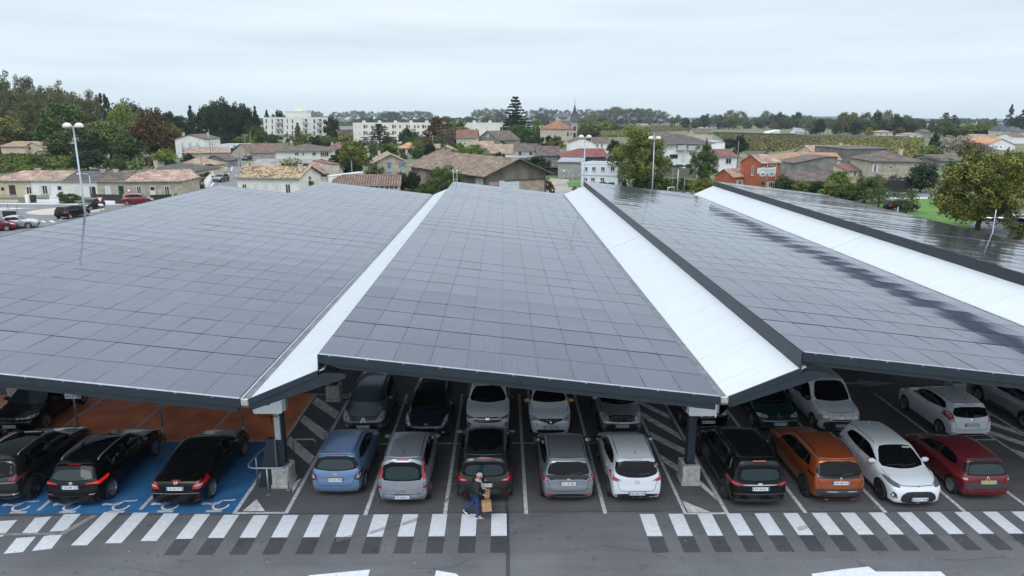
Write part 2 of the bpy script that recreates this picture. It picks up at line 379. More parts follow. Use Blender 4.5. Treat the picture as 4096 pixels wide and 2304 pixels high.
ln += [R4(-8.47, -8.35, 20.03, 29.95), R4(-8.35, -6.86, 20.02, 20.12), R4(5.70, 6.9, 19.82, 19.92), R4(-8.35, -6.86, 29.8, 29.9)]
ln += [R4(18.82, 18.92, 19.85, 29.6), R4(20.26, 20.38, 19.85, 29.6), R4(18.92, 20.26, 19.82, 19.92), R4(15.2, 16.6, 30.9, 31.02)]
for x in (22.8, 25.3, 27.8, 30.3): ln.append(R4(x - LW, x + LW, 19.9, 29.8))
rects('bay_lines', ln, .012, mat('bay_line_paint', (.46, .47, .48), .65, var=.25, scale=7, detail=8))
ln = []
for x in (-11.45, -14.63, -17.6, -20.8): ln += [R4(x - .06, x + .06, 20.3, 25.1), R4(x - .06, x + .06, 25.26, 30.0)]
ln += [R4(-24.1, -8.47, 25.12, 25.24)]
x = -8.85
while x > -22: ln.append(R4(x - .5, x, 20.14, 20.26)); x -= 1.52
rects('coloured_bay_lines', ln, .012, mat('bay_line_paint_coloured', (.42, .43, .44), .65, var=.2, scale=7))  # line paint of the coloured bays, slightly darker than the other lines
h = []
for (x0, x1) in ((-8.28, -6.9), (5.75, 6.86), (18.98, 20.2)):
    for y in (23.2, 25.2, 27.2, 29.0) if x0 < 0 else (21.8, 23.4, 25.2, 26.95, 28.4):
        a, b_ = (x0, x1)
        h.append([(a, y + 1.72), (b_, y + .02), (b_, y + .72), (a, y + 2.42)] if y + 2.42 < 29.8 else [(a, y), (b_, y - .9), (b_, y - .2), (a, y + .7)])
hh = [[(-8.28, 24.97), (-6.9, 23.2), (-6.9, 23.88), (-8.28, 25.62)], [(-8.28, 26.97), (-6.9, 25.2), (-6.9, 25.93), (-8.28, 27.6)], [(-8.28, 28.85), (-6.9, 27.2), (-6.9, 27.9), (-8.28, 29.6)],
      [(5.72, 25.2), (6.84, 23.2 + .3), (6.84, 23.9 + .3), (5.72, 25.85)], [(5.72, 27.2), (6.84, 25.0), (6.84, 25.7), (5.72, 27.9)], [(5.72, 28.8), (6.84, 26.9), (6.84, 27.5), (5.72, 29.4)], [(5.72, 23.3), (6.3, 22.05), (6.3, 22.8), (5.72, 23.9)],
      [(6.6, 22.3), (6.88, 21.1), (6.88, 20.6), (6.6, 21.5)],
      [(18.95, 25.4), (20.2, 23.4), (20.2, 24.1), (18.95, 26.1)], [(18.95, 27.3), (20.2, 25.2), (20.2, 25.9), (18.95, 28.0)], [(18.95, 29.0), (20.2, 27.1), (20.2, 27.8), (18.95, 29.4)], [(18.95, 23.6), (20.2, 21.5), (20.2, 22.2), (18.95, 24.2)],
      [(-8.2, 20.18), (-7.5, 20.18), (-8.0, 20.9)], [(5.76, 19.95), (6.45, 19.95), (5.74, 20.65)], [(-6.95, 21.3), (-6.92, 22.3), (-7.15, 21.9)]]
rects('hatched_islands', hh, .012, mat('hatch_paint', (.52, .52, .51), .7, var=.3, scale=4, detail=8))
xs = [-12.5, -11.57, -10.6, -9.62, -8.7, -7.77, -6.85, -5.91, -4.97, -4.05, -3.14, -2.23, -1.31, -.39]; xr_ = [4.22 + .897 * i for i in range(20)]
st = []; dk = []
for i, x in enumerate(xs): st.append(R4(x, x + .47, 18.73 - max(0, (-9.2 - x)) * .1, 19.94 + max(0, -8 - x) * .055))
for i, x in enumerate(xs[3:]): dk.append(R4(x, x + .48, 17.9, 18.70))
for x in xr_: st.append(R4(x, x + .455, 18.66, 19.86)); dk.append(R4(x, x + .47, 17.85, 18.62))
st += [[(-13.45, 18.14), (-12.96, 18.24), (-13.07, 18.99), (-13.57, 18.89)], [(-13.55, 19.11), (-13.1, 19.16), (-13.18, 20.1), (-13.69, 20.07)],
       [(-14.16, 18.01), (-13.67, 18.09), (-13.79, 18.86), (-14.31, 18.79)], [(-14.31, 18.95), (-13.88, 19.04), (-14.0, 19.96), (-14.46, 19.88)],
       [(-15.3, 18.8), (-14.77, 18.88), (-14.93, 19.77), (-15.42, 19.71)], [(-15.2, 17.8), (-14.7, 17.9), (-14.75, 18.7), (-15.25, 18.6)]]
rects('crossing_stripes', st, .010, M_white)
rects('removed_stripes', dk, .009, M_asph_dark)
rects('repair_band', [R4(-15.5, -13.2, 18.93, 19.05), [(-13.25, 18.93), (-13.0, 18.95), (-12.6, 20.0), (-12.8, 20.0)]], .0135, mat('repair_band_asphalt', (.2, .2, .21), .8, var=.2, scale=5))
rects('surface_joint', [R4(.05, .16, 14, 20.2), R4(-.4, -.2, 20.2, 24) if False else R4(.03, .15, 20.2, 24), R4(-24, 5.0, 20.0, 20.04), R4(7, 30, 19.93, 19.98)], .0075, M_asph_dark)
rects('painted_arrow', [[(-5.6, 16.5), (-3.66, 16.5), (-3.66, 17.16), (-5.25, 16.93)], [(-1.9, 16.4), (-.9, 16.4), (-1.3, 16.95), (-1.85, 17.1)],
      [(8.3, 16.5), (8.3, 16.82), (9.37, 17.03), (10.02, 17.12), (10.1, 16.9), (11.87, 16.88), (11.9, 16.5)]], .010, M_white)
rects('lot_arrow', [[(16.5, 31.0), (16.7, 31.35), (18.2, 30.9), (16.7, 30.5)]], .012, M_white_old)
# accessible-bay symbols painted on the blue surface
def wheelchair(cx, cy, s=1.0):
    b = MB(); Z = .013
    def P(u, v): return (cx + v * s, cy + u * s * 1.0, Z)      # drawn lying towards the right
    def seg(p, q, w_):
        p = Vector(p); q = Vector(q); d = (q - p).normalized(); n = Vector((-d.y, d.x)) * w_ / 2
        b.face([P(*(p + n)), P(*(q + n)), P(*(q - n)), P(*(p - n))])
    def disc(c, r):
        b.face([P(c[0] + r * math.cos(t), c[1] + r * math.sin(t)) for t in [2 * math.pi * i / 14 for i in range(14)]])
    disc((.10, -.44), .085)
    seg((.10, -.36), (.06, -.02), .09); seg((.07, -.2), (.20, -.04), .05); seg((.06, -.02), (.30, .08), .08) ; seg((.28, .06), (.30, .42), .07); seg((.30, .42), (.36, .46), .07)
    n = 16; cc = (.14, -.02); pr = [R(160) + R(215) * i / n for i in range(n + 1)]
    for i in range(n):
        q = [(cc[1] + r_ * math.sin(t), cc[0] + r_ * math.cos(t)) for r_ in (.27, .20) for t in pr[i:i + 2]]
        b.face([P(*q[0]), P(*q[1]), P(*q[3]), P(*q[2])])
    o = b.build('wheelchair_symbol', M_white, fix=False); bm = bmesh.new(); bm.from_mesh(o.data)
    for f_ in bm.faces:
        f_.normal_update()
        if f_.normal.z < 0: f_.normal_flip()
    bm.to_mesh(o.data); bm.free(); o['kind'] = 'structure'
for x in (-15.45, -13.85, -12.3, -10.75, -9.15): wheelchair(x, 20.55)
# family-bay figures on the orange surface
b = MB()
for cx, cy in ((-13.2, 29.3), (-12.5, 29.3), (-9.9, 29.6), (-16.2, 29.2)):
    for (u, v, r) in ((0, .42, .10), (.28, .25, .08)):
        b.face([(cx + u + r * math.cos(t), cy + v + r * math.sin(t), .013) for t in [2 * math.pi * i / 12 for i in range(12)]])
    b.face([(cx - .14, cy - .1, .013), (cx + .12, cy - .1, .013), (cx + .06, cy + .32, .013), (cx - .06, cy + .32, .013)])
    b.face([(cx + .18, cy - .1, .013), (cx + .36, cy - .1, .013), (cx + .32, cy + .18, .013), (cx + .22, cy + .18, .013)])
    for dx in (-.1, .02, .2, .3): b.face([(cx + dx, cy - .4, .013), (cx + dx + .05, cy - .4, .013), (cx + dx + .06, cy - .12, .013), (cx + dx, cy - .12, .013)])
o = b.build('family_bay_symbol', mat('symbol_worn', (.38, .36, .33), .7, var=.3, scale=10)); o['kind'] = 'structure'
# drops, leaves, chewing gum flattened on the surface
b = MB()
rnd = random.Random(3)
for i in range(240):
    x = rnd.uniform(-14, 18); y = rnd.uniform(16.3, 24.5); r = rnd.uniform(.006, .028)
    b.face([(x + r * math.cos(t) * rnd.uniform(.7, 1.2), y + r * math.sin(t) * rnd.uniform(.7, 1.2), .0135) for t in [2 * math.pi * i / 6 for i in range(6)]], rnd.choice((0, 0, 0, 1, 1, 2)))
o = b.build('surface_litter', [mat('stain_dark', (.02, .02, .02), .8), mat('gum_pale', (.3, .3, .3), .8), mat('dead_leaf', (.25, .11, .03), .8)]); o['kind'] = 'stuff'
# fine cracks and tyre scuffs
rnd = random.Random(9); b = MB()
def ribbon(p, wd_, z):
    for i in range(len(p) - 1):
        a_, c_ = Vector(p[i]), Vector(p[i + 1]); n_ = Vector((-(c_ - a_).y, (c_ - a_).x)).normalized() * wd_ / 2
        b.face([(*(a_ - n_), z), (*(c_ - n_), z), (*(c_ + n_), z), (*(a_ + n_), z)])
for (x, y, ln_, an) in ((-10.5, 17.3, 3, .1), (2.4, 18.1, 2.4, .2), (-7.4, 25.6, 1.6, 2.6), (-7.6, 27.9, 1.4, .4), (6.2, 20.8, 1.2, .9), (12.2, 17.4, 3, -.1), (19.2, 22.6, 2.4, .1), (.9, 22.6, 1.6, 1.4), (16.8, 23.4, 2.6, .1), (-2.6, 17.2, 2, .05)):
    p = [(x, y)]
    for i in range(int(ln_ / .12)): an += rnd.uniform(-.35, .35); x += .12 * math.cos(an); y += .12 * math.sin(an) * .8; p.append((x, y))
    ribbon(p, .006, .0137)
o = b.build('surface_cracks', M_black); o['kind'] = 'structure'; b = MB()
for (x0, y0, x1, y1) in ((-4.0, 18.85, -3.2, 19.3), (-3.1, 19.3, -2.4, 19.75), (-4.9, 18.5, -4.3, 18.75), (8.8, 18.9, 9.6, 19.2), (-1.95, 20.5, -1.7, 21.0)):
    for k in range(4): ribbon([(x0, y0 + k * .045), (x1, y1 + k * .05)], .018, .0142)
o = b.build('tyre_scuffs', mat('rubber_scuff', (.16, .16, .165), .8)); o['kind'] = 'structure'

# ------------------------------------------------------------ cars
def smooth_poly(p, it=2, keep=.22):
    for _ in range(it):
        q = []
        for i in range(len(p)):
            a = p[i]; b = p[(i + 1) % len(p)]
            q.append((a[0] + (b[0] - a[0]) * keep, a[1] + (b[1] - a[1]) * keep)); q.append((b[0] - (b[0] - a[0]) * keep, b[1] - (b[1] - a[1]) * keep))
        p = q
    return p
def sd_poly(px, py, V):
    V = np.array(V); d = np.full(px.shape, 1e9); s = np.ones(px.shape); n = len(V)
    for i in range(n):
        a = V[i]; b = V[i - 1]; ex, ey = b - a; wx = px - a[0]; wy = py - a[1]
        t = np.clip((wx * ex + wy * ey) / (ex * ex + ey * ey + 1e-12), 0, 1); bx = wx - ex * t; by = wy - ey * t; d = np.minimum(d, bx * bx + by * by)
        c1 = py >= a[1]; c2 = py < b[1]; c3 = ex * wy > ey * wx; fl = (c1 & c2 & c3) | (~c1 & ~c2 & ~c3); s = np.where(fl, -s, s)
    return s * np.sqrt(d)
def smax(a, b, k):
    h = np.maximum(k - np.abs(a - b), 0) / k; return np.maximum(a, b) + h * h * k * .25
PROF = {   # side silhouettes, (along the car from the tail, height), as fractions of length and height
 'hatch': [(.03, .13), (.003, .20), (0, .36), (.012, .47), (.022, .60), (.055, .76), (.085, .90), (.10, .955), (.18, .985), (.34, 1.0), (.50, .985), (.58, .945), (.74, .665), (.80, .635), (.90, .575), (.965, .50), (.992, .41), (1, .28), (.99, .16), (.97, .12)],
 'mpv': [(.03, .13), (.003, .19), (0, .36), (.012, .50), (.02, .58), (.045, .80), (.06, .93), (.08, .965), (.18, .99), (.38, 1.0), (.54, .975), (.61, .925), (.79, .64), (.83, .61), (.92, .545), (.97, .47), (.994, .38), (1, .26), (.99, .15), (.97, .12)],
 'suv': [(.03, .17), (.004, .24), (0, .38), (.010, .50), (.018, .62), (.06, .80), (.085, .92), (.10, .955), (.2, .985), (.36, 1.0), (.52, .98), (.595, .93), (.73, .70), (.79, .675), (.90, .63), (.965, .57), (.99, .47), (1, .32), (.99, .20), (.97, .16)],
 'estate': [(.03, .13), (.003, .19), (0, .37), (.012, .50), (.02, .62), (.06, .80), (.085, .91), (.10, .95), (.2, .985), (.38, 1.0), (.53, .98), (.60, .925), (.735, .68), (.79, .655), (.90, .59), (.965, .52), (.992, .42), (1, .28), (.99, .16), (.97, .12)],
 'sedan': [(.03, .13), (.003, .19), (0, .38), (.01, .52), (.02, .66), (.05, .705), (.17, .74), (.30, .94), (.38, .99), (.46, 1.0), (.53, .985), (.59, .94), (.72, .70), (.78, .665), (.90, .60), (.965, .52), (.992, .42), (1, .28), (.99, .16), (.97, .12)],
 'van': [(.03, .12), (.003, .17), (0, .34), (.006, .50), (.010, .80), (.02, .93), (.04, .975), (.16, .995), (.40, 1.0), (.56, .985), (.63, .94), (.775, .625), (.82, .595), (.92, .545), (.975, .47), (.994, .38), (1, .26), (.99, .14), (.97, .11)],
}
SECT = {'def': [(.08, .90), (.2, .955), (.34, .985), (.46, 1.0), (.56, .99), (.62, .965), (.655, .925), (.80, .84), (.94, .75), (1.0, .70)],
        'suv': [(.10, .93), (.2, .97), (.34, .99), (.48, 1.0), (.58, .985), (.64, .955), (.68, .92), (.82, .84), (.94, .765), (1.0, .72)],
        'van': [(.08, .92), (.2, .97), (.34, .99), (.44, 1.0), (.52, .99), (.57, .96), (.70, .915), (.92, .85), (1.0, .80)]}
GLASS = mat('car_glass', (.003, .004, .005), .03, spec=.16)
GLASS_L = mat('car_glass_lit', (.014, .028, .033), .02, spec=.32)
CHROME = mat('chrome', (.7, .7, .72), .12, metal=1)
RED = mat('red_lamp', (.32, .008, .012), .15, coat=.6)
RED_ON = mat('red_lamp_on', (.6, .01, .01), .2, emit=(1, .03, .02, .3))
CLEAR = mat('clear_lamp', (.42, .44, .46), .15, coat=.8, metal=.3)
AMBER = mat('amber_lamp', (.55, .14, .03), .2, coat=.6)
TYRE = mat('tyre_rubber', (.012, .012, .013), .85)
ARCH = mat('wheel_arch_liner', (.006, .006, .006), .9)
RIM_S = mat('silver_wheel', (.42, .43, .45), .25, metal=.8); RIM_D = mat('dark_wheel', (.05, .05, .055), .3, metal=.7)
PLATE = mat('plate_white', (.72, .74, .74), .35); PLATE_Y = mat('plate_yellow', (.62, .55, .22), .4); PBLUE = mat('plate_blue', (.03, .16, .55), .4); PTXT = mat('plate_ink', (.01, .01, .012), .5)
SEAM = mat('panel_gap', (.006, .006, .006), .8)
def paint(name, col, metallic=.0, rough=.28, orange=False):
    m = mat('car_paint_' + name, col, rough, metal=metallic, coat=.75, var=.03, scale=2.0, spec=.35)
    return m
def car_shell(sp):
    L, W, H = sp['L'], sp['W'], sp['H']; P = sp.get('prof') or PROF[sp['type']]
    base = smooth_poly([(y * L - L / 2, z * H) for y, z in P], 2)
    sec = SECT['van' if sp['type'] == 'van' else ('suv' if sp['type'] == 'suv' else 'def')]; sz = [a * H for a, b in sec]; sw = [b for a, b in sec]
    cf, cr = sp.get('cf', .16), sp.get('cr', .10)
    def F(x, y, z):
        yy = y + np.where(y > 0, cf, -cr) * x * x * np.clip(np.abs(y) / (L * .25), 0, 1)
        a = sd_poly(yy, z + .035 * x * x * (z > .6 * H), base)
        t = np.abs(y) / (L / 2); pf = 1 - np.where(y > 0, .15, .11) * np.clip(t, 0, 1.2) ** 5 - .015 * t ** 2
        # the cabin is narrower towards tail and nose
        cab = np.clip((z / H - .64) / .3, 0, 1) * np.where(y < 0, .07, .05) * t ** 2
        b = np.abs(x) - W / 2 * (pf - cab) * np.interp(z, sz, sw)
        return smax(a, b, .085)
    z0 = .36 * H; ax = L / 2 - .62; NS, NT, NC = 54, 84, 15
    th = (np.arange(NT) + .5) / NT * 2 * np.pi; O = []; D = []
    for ph in np.linspace(np.pi / 2 * .995, 0, NC, endpoint=False):
        O.append((0, -ax, z0, ph, -1))
    rings = [( -ax, ph, -1) for ph in np.linspace(np.pi / 2 * .985, 0, NC, endpoint=False)] + [(y, 0, 1) for y in np.linspace(-ax, ax, NS)] + [(ax, ph, 1) for ph in np.linspace(0, np.pi / 2 * .985, NC + 1)[1:]]
    oy = np.array([r[0] for r in rings])[:, None] + np.zeros(NT)[None]; ph = np.array([r[1] for r in rings])[:, None]; sg = np.array([r[2] for r in rings])[:, None]
    dx = np.cos(ph) * np.cos(th)[None]; dz = np.cos(ph) * np.sin(th)[None]; dy = np.sin(ph) * sg + 0 * dx
    lo = np.zeros(dx.shape); hi = np.full(dx.shape, 2.2)
    for _ in range(22):
        mid = (lo + hi) / 2; f = F(dx * mid, oy + dy * mid, z0 + dz * mid); ins = f < 0; lo = np.where(ins, mid, lo); hi = np.where(ins, hi, mid)
    X = dx * lo; Y = oy + dy * lo; Z = z0 + dz * lo; NR = len(rings)
    v = np.stack([X, Y, Z], -1).reshape(-1, 3).tolist(); f = []
    for i in range(NR - 1):
        for j in range(NT):
            q = (j + 1) % NT; f.append((i * NT + j, (i + 1) * NT + j, (i + 1) * NT + q, i * NT + q))
    f.append(tuple(range(NT))); f.append(tuple((NR - 1) * NT + j for j in range(NT))[::-1])
    return v, f
_tmp = []
def bool_arches(v, f, sp, pm):
    L, W = sp['L'], sp['W']; me = bpy.data.meshes.new('body'); me.from_pydata(v, [], f); me.materials.append(pm); me.materials.append(ARCH)
    b = bmesh.new(); b.from_mesh(me); bmesh.ops.recalc_face_normals(b, faces=b.faces); b.to_mesh(me); b.free()
    o = bpy.data.objects.new('body', me); C.objects.link(o)
    r = sp['wr'] + .045; c = MB()
    for yy in sp['ax']:
        for s in (-1, 1):
            x0, x1 = (W / 2 - .24, W / 2 + .3); prof = [(0, x0), (r, x0), (r, x1), (0, x1)]
            c.lathe([(a, b_ * s) for a, b_ in prof], 28, 0, 'x', (0, yy, sp['wr'] + .01), smooth=False)
    cm = c.build('cut', [ARCH]); bm = bmesh.new(); bm.from_mesh(cm.data); bmesh.ops.remove_doubles(bm, verts=bm.verts, dist=1e-4); bmesh.ops.recalc_face_normals(bm, faces=bm.faces); bm.to_mesh(cm.data); bm.free()
    md = o.modifiers.new('arches', 'BOOLEAN'); md.operation = 'DIFFERENCE'; md.object = cm; md.solver = 'EXACT'; md.material_mode = 'TRANSFER'
    dg = bpy.context.evaluated_depsgraph_get(); nm = bpy.data.meshes.new_from_object(o.evaluated_get(dg)); o.modifiers.clear(); o.data = nm; nm.name = 'body'
    bpy.data.objects.remove(cm)
    nm.polygons.foreach_set('use_smooth', [True] * len(nm.polygons)); nm.set_sharp_from_angle(angle=R(38))
    return o
AX = {'rear': (Vector((0, 1, 0)), lambda u, v: Vector((u, -6, v))), 'front': (Vector((0, -1, 0)), lambda u, v: Vector((u, 6, v))),
      'right': (Vector((-1, 0, 0)), lambda u, v: Vector((3, u, v))), 'left': (Vector((1, 0, 0)), lambda u, v: Vector((-3, u, v))), 'top': (Vector((0, 0, -1)), lambda u, v: Vector((u, v, 5)))}
def patch(name, polys, axis, m, parent, bvh, off=.006, step=.09, rnd=1, deep=0):
    d, org = AX[axis]; bm = bmesh.new()
    for p in polys:
        if rnd: p = smooth_poly(p, rnd, .2)
        vs = [bm.verts.new((a, b, 0)) for a, b in p]
        try: bm.faces.new(vs)
        except ValueError: pass
    for k in (0, 1):
        cs = [v.co[k] for v in bm.verts]; a, b = min(cs), max(cs); n = int((b - a) / step)
        for i in range(1, n + 1):
            co = [0, 0, 0]; no = [0, 0, 0]; co[k] = a + (b - a) * i / (n + 1); no[k] = 1
            bmesh.ops.bisect_plane(bm, geom=bm.verts[:] + bm.edges[:] + bm.faces[:], plane_co=co, plane_no=no)
    bmesh.ops.triangulate(bm, faces=[f for f in bm.faces if len(f.verts) > 4])
    nor = {}
    for v in bm.verts:
        u, w_ = v.co.x, v.co.y; h = bvh.ray_cast(org(u, w_), d); it = 0
        lim = deep
        while (h[0] is None or (abs(h[0].x) if axis in ('right', 'left') else abs(h[0].y)) < lim) and it < 40:
            u *= .985
            h = bvh.ray_cast(org(u, w_), d); it += 1
        if h[0] is None: h = bvh.find_nearest(Vector((0, v.co.x, v.co.y)))
        n = h[1] if h[1].dot(d) < 0 else -h[1]; v.co = h[0] + n * off; nor[v] = n
    be = [e for e in bm.edges if e.is_boundary]
    ex = bmesh.ops.extrude_edge_only(bm, edges=be)
    nv = [g for g in ex['geom'] if isinstance(g, bmesh.types.BMVert)]
    bvh2 = bvh
    for v in nv:
        h = bvh2.find_nearest(v.co)
        if h[0] is not None: v.co = h[0] - (v.co - h[0]).normalized() * .004 if (v.co - h[0]).length > 1e-6 else v.co
    bmesh.ops.recalc_face_normals(bm, faces=bm.faces)
    me = bpy.data.meshes.new(name); bm.to_mesh(me); bm.free(); me.materials.append(m)
    # make sure the face side looks outward
    me.polygons.foreach_set('use_smooth', [True] * len(me.polygons)); me.set_sharp_from_angle(angle=R(40))
    o = bpy.data.objects.new(name, me); C.objects.link(o); o.parent = parent; return o
def mir(p): return [(-a, b) for a, b in p][::-1]
def line_poly(p, wd):
    """a thin ribbon along a polyline as one polygon"""
    a = []; b = []
    for i, q in enumerate(p):
        t = Vector(p[min(i + 1, len(p) - 1)]) - Vector(p[max(i - 1, 0)]); t.normalize(); n = Vector((-t.y, t.x)) * wd / 2
        a.append((q[0] + n.x, q[1] + n.y)); b.append((q[0] - n.x, q[1] - n.y))
    return a + b[::-1]
def oval(cx, cy, a, b, n=14): return [(cx + a * math.cos(2 * math.pi * i / n), cy + b * math.sin(2 * math.pi * i / n)) for i in range(n)]
_txt = {}
def text_mesh(s, size, m, name):
    cu = bpy.data.curves.new('t', 'FONT'); cu.body = s; cu.size = size; cu.align_x = 'CENTER'; cu.align_y = 'CENTER'; cu.space_character = 1.08; cu.resolution_u = 2; cu.offset = size * .018
    o = bpy.data.objects.new('t', cu); C.objects.link(o); dg = bpy.context.evaluated_depsgraph_get(); me = bpy.data.meshes.new_from_object(o.evaluated_get(dg)); bpy.data.objects.remove(o)
    me.name = name; me.materials.clear(); me.materials.append(m); return me
def plate(root, bvh, front, z, txt, yellow=False):
    d = AX['front' if front else 'rear']; h = bvh.ray_cast(d[1](0, z), d[0]); n = h[1]
    if n.dot(d[0]) > 0: n = -n
    y = h[0].y + (.03 if front else -.03) * 1; b = MB(); w2, h2 = .26, .055
    s = 1 if front else -1
    b.box(-w2, w2, -.012, .004, -h2, h2, 0); b.box(-w2 + .004, -w2 + .045, -.0135, -.011, -h2 + .004, h2 - .004, 1); b.box(w2 - .045, w2 - .004, -.0135, -.011, -h2 + .004, h2 - .004, 1); 
    b.box(-w2 - .008, w2 + .008, .004, .03, -h2 - .008, h2 + .008, 2)
    o = b.build('number_plate', [PLATE_Y if yellow else PLATE, PBLUE, M_black], root); o.location = (0, y, z)
    tilt = math.atan2(n.z, abs(n.y)) * .6
    o.rotation_euler = (-tilt if not front else -tilt, 0, math.pi if front else 0)
    me = text_mesh(txt, .108, PTXT, 'plate_lettering'); t = bpy.data.objects.new('plate_lettering', me); C.objects.link(t); t.parent = o; t.location = (0, -.0145, 0); t.rotation_euler = (R(90), 0, 0); t.scale = (.70, 1.0, 1)
    return o
def wheel_mesh(r, wd, style):
    t = MB(); t.lathe([(r * .66, -wd * .48), (r * .93, -wd * .5), (r, -wd * .36), (r, wd * .36), (r * .93, wd * .5), (r * .66, wd * .48)], 28, 0, 'x')
    t.lathe([(0, wd * .1), (r * .66, wd * .1)], 28, 0, 'x')
    s = MB(); s.lathe([(r * .60, wd * .30), (r * .66, wd * .50), (r * .69, wd * .50), (r * .66, wd * .3)], 28, 0, 'x'); s.lathe([(0, wd * .46), (r * .14, wd * .46), (r * .18, wd * .3)], 14, 0, 'x', smooth=False)
    ns = {'five': 5, 'ten': 10, 'cover': 7, 'twin': 5}[style]
    for i in range(ns):
        for dd in ((-.13, .13) if style == 'twin' else (0,)):
            a = 2 * math.pi * i / ns; M = Matrix.Rotation(a + dd, 4, 'X'); hw = {'five': .045, 'ten': .022, 'cover': .055, 'twin': .024}[style]
            s.prism([(-hw * 1.2, r * .12), (hw * 1.2, r * .12), (hw, r * .64), (-hw, r * .64)], wd * .28, wd * .44, 'x', 0, M)
    return t, s
WC = {}
def wheel(root, sp, x, y, side):
    key = (sp['wr'], sp['rim'])
    if key not in WC:
        t, s = wheel_mesh(sp['wr'], .2, sp.get('rims', 'five')); to = t.build('tyre', TYRE); so_ = s.build('rim', RIM_S if sp['rim'].startswith('s') else RIM_D)
        WC[key] = (to.data, so_.data); bpy.data.objects.remove(to); bpy.data.objects.remove(so_)
    e = empty('wheel', (x * side, y, sp['wr'])); e.parent = root; e.rotation_euler = (random.uniform(-1, 1), 0, 0) if side > 0 else (random.uniform(-1, 1), 0, math.pi)
    for nm, me in zip(('tyre', 'rim'), WC[key]):
        o = bpy.data.objects.new(nm, me); C.objects.link(o); o.parent = e
EMB = {'rings': lambda z: [line_poly(oval(0, z, .055, .036, 16) + [(.055, z)], .010), line_poly(oval(0, z, .022, .034, 12) + [(.022, z)], .008), line_poly(oval(0, z + .014, .042, .014, 12) + [(.042, z + .014)], .007)],
       'oval': lambda z: [oval(0, z, .075, .032)], 'ring': lambda z: [line_poly(oval(0, z, .055, .055, 16) + [(.055, z)], .012), line_poly([(-.05, z - .01), (0, z + .012), (.05, z + .01)], .012)],
       'chevrons': lambda z: [line_poly([(-.085, z - .01), (0, z + .065), (.085, z - .01)], .026), line_poly([(-.085, z - .065), (0, z + .01), (.085, z - .065)], .026)],
       'diamond': lambda z: [line_poly([(0, z + .07), (.045, z), (0, z - .07), (-.045, z), (0, z + .07)], .018)],
       'roundel': lambda z: [line_poly(oval(0, z, .075, .075, 18) + [(.075, z)], .012), line_poly([(-.055, z + .045), (-.02, z - .055), (0, z), (.02, z - .055), (.055, z + .045)], .012)],
       'wings': lambda z: [line_poly(oval(0, z, .07, .052, 16) + [(.07, z)], .010), line_poly([(-.055, z + .02), (-.03, z + .02), (0, z - .012), (.03, z + .02), (.055, z + .02)], .012)],
       'shield': lambda z: [[(-.055, z + .05), (.055, z + .05), (.035, z - .03), (0, z - .06), (-.035, z - .03)]], 'lion': lambda z: [line_poly([(-.02, z - .05), (.0, z - .01), (-.02, z + .03), (.02, z + .05), (.03, z + .01)], .016)],
       'star': lambda z: [line_poly(oval(0, z, .05, .05, 16) + [(.05, z)], .008), line_poly([(0, z), (0, z + .05)], .01), line_poly([(0, z), (-.043, z - .025)], .01), line_poly([(0, z), (.043, z - .025)], .01)]}
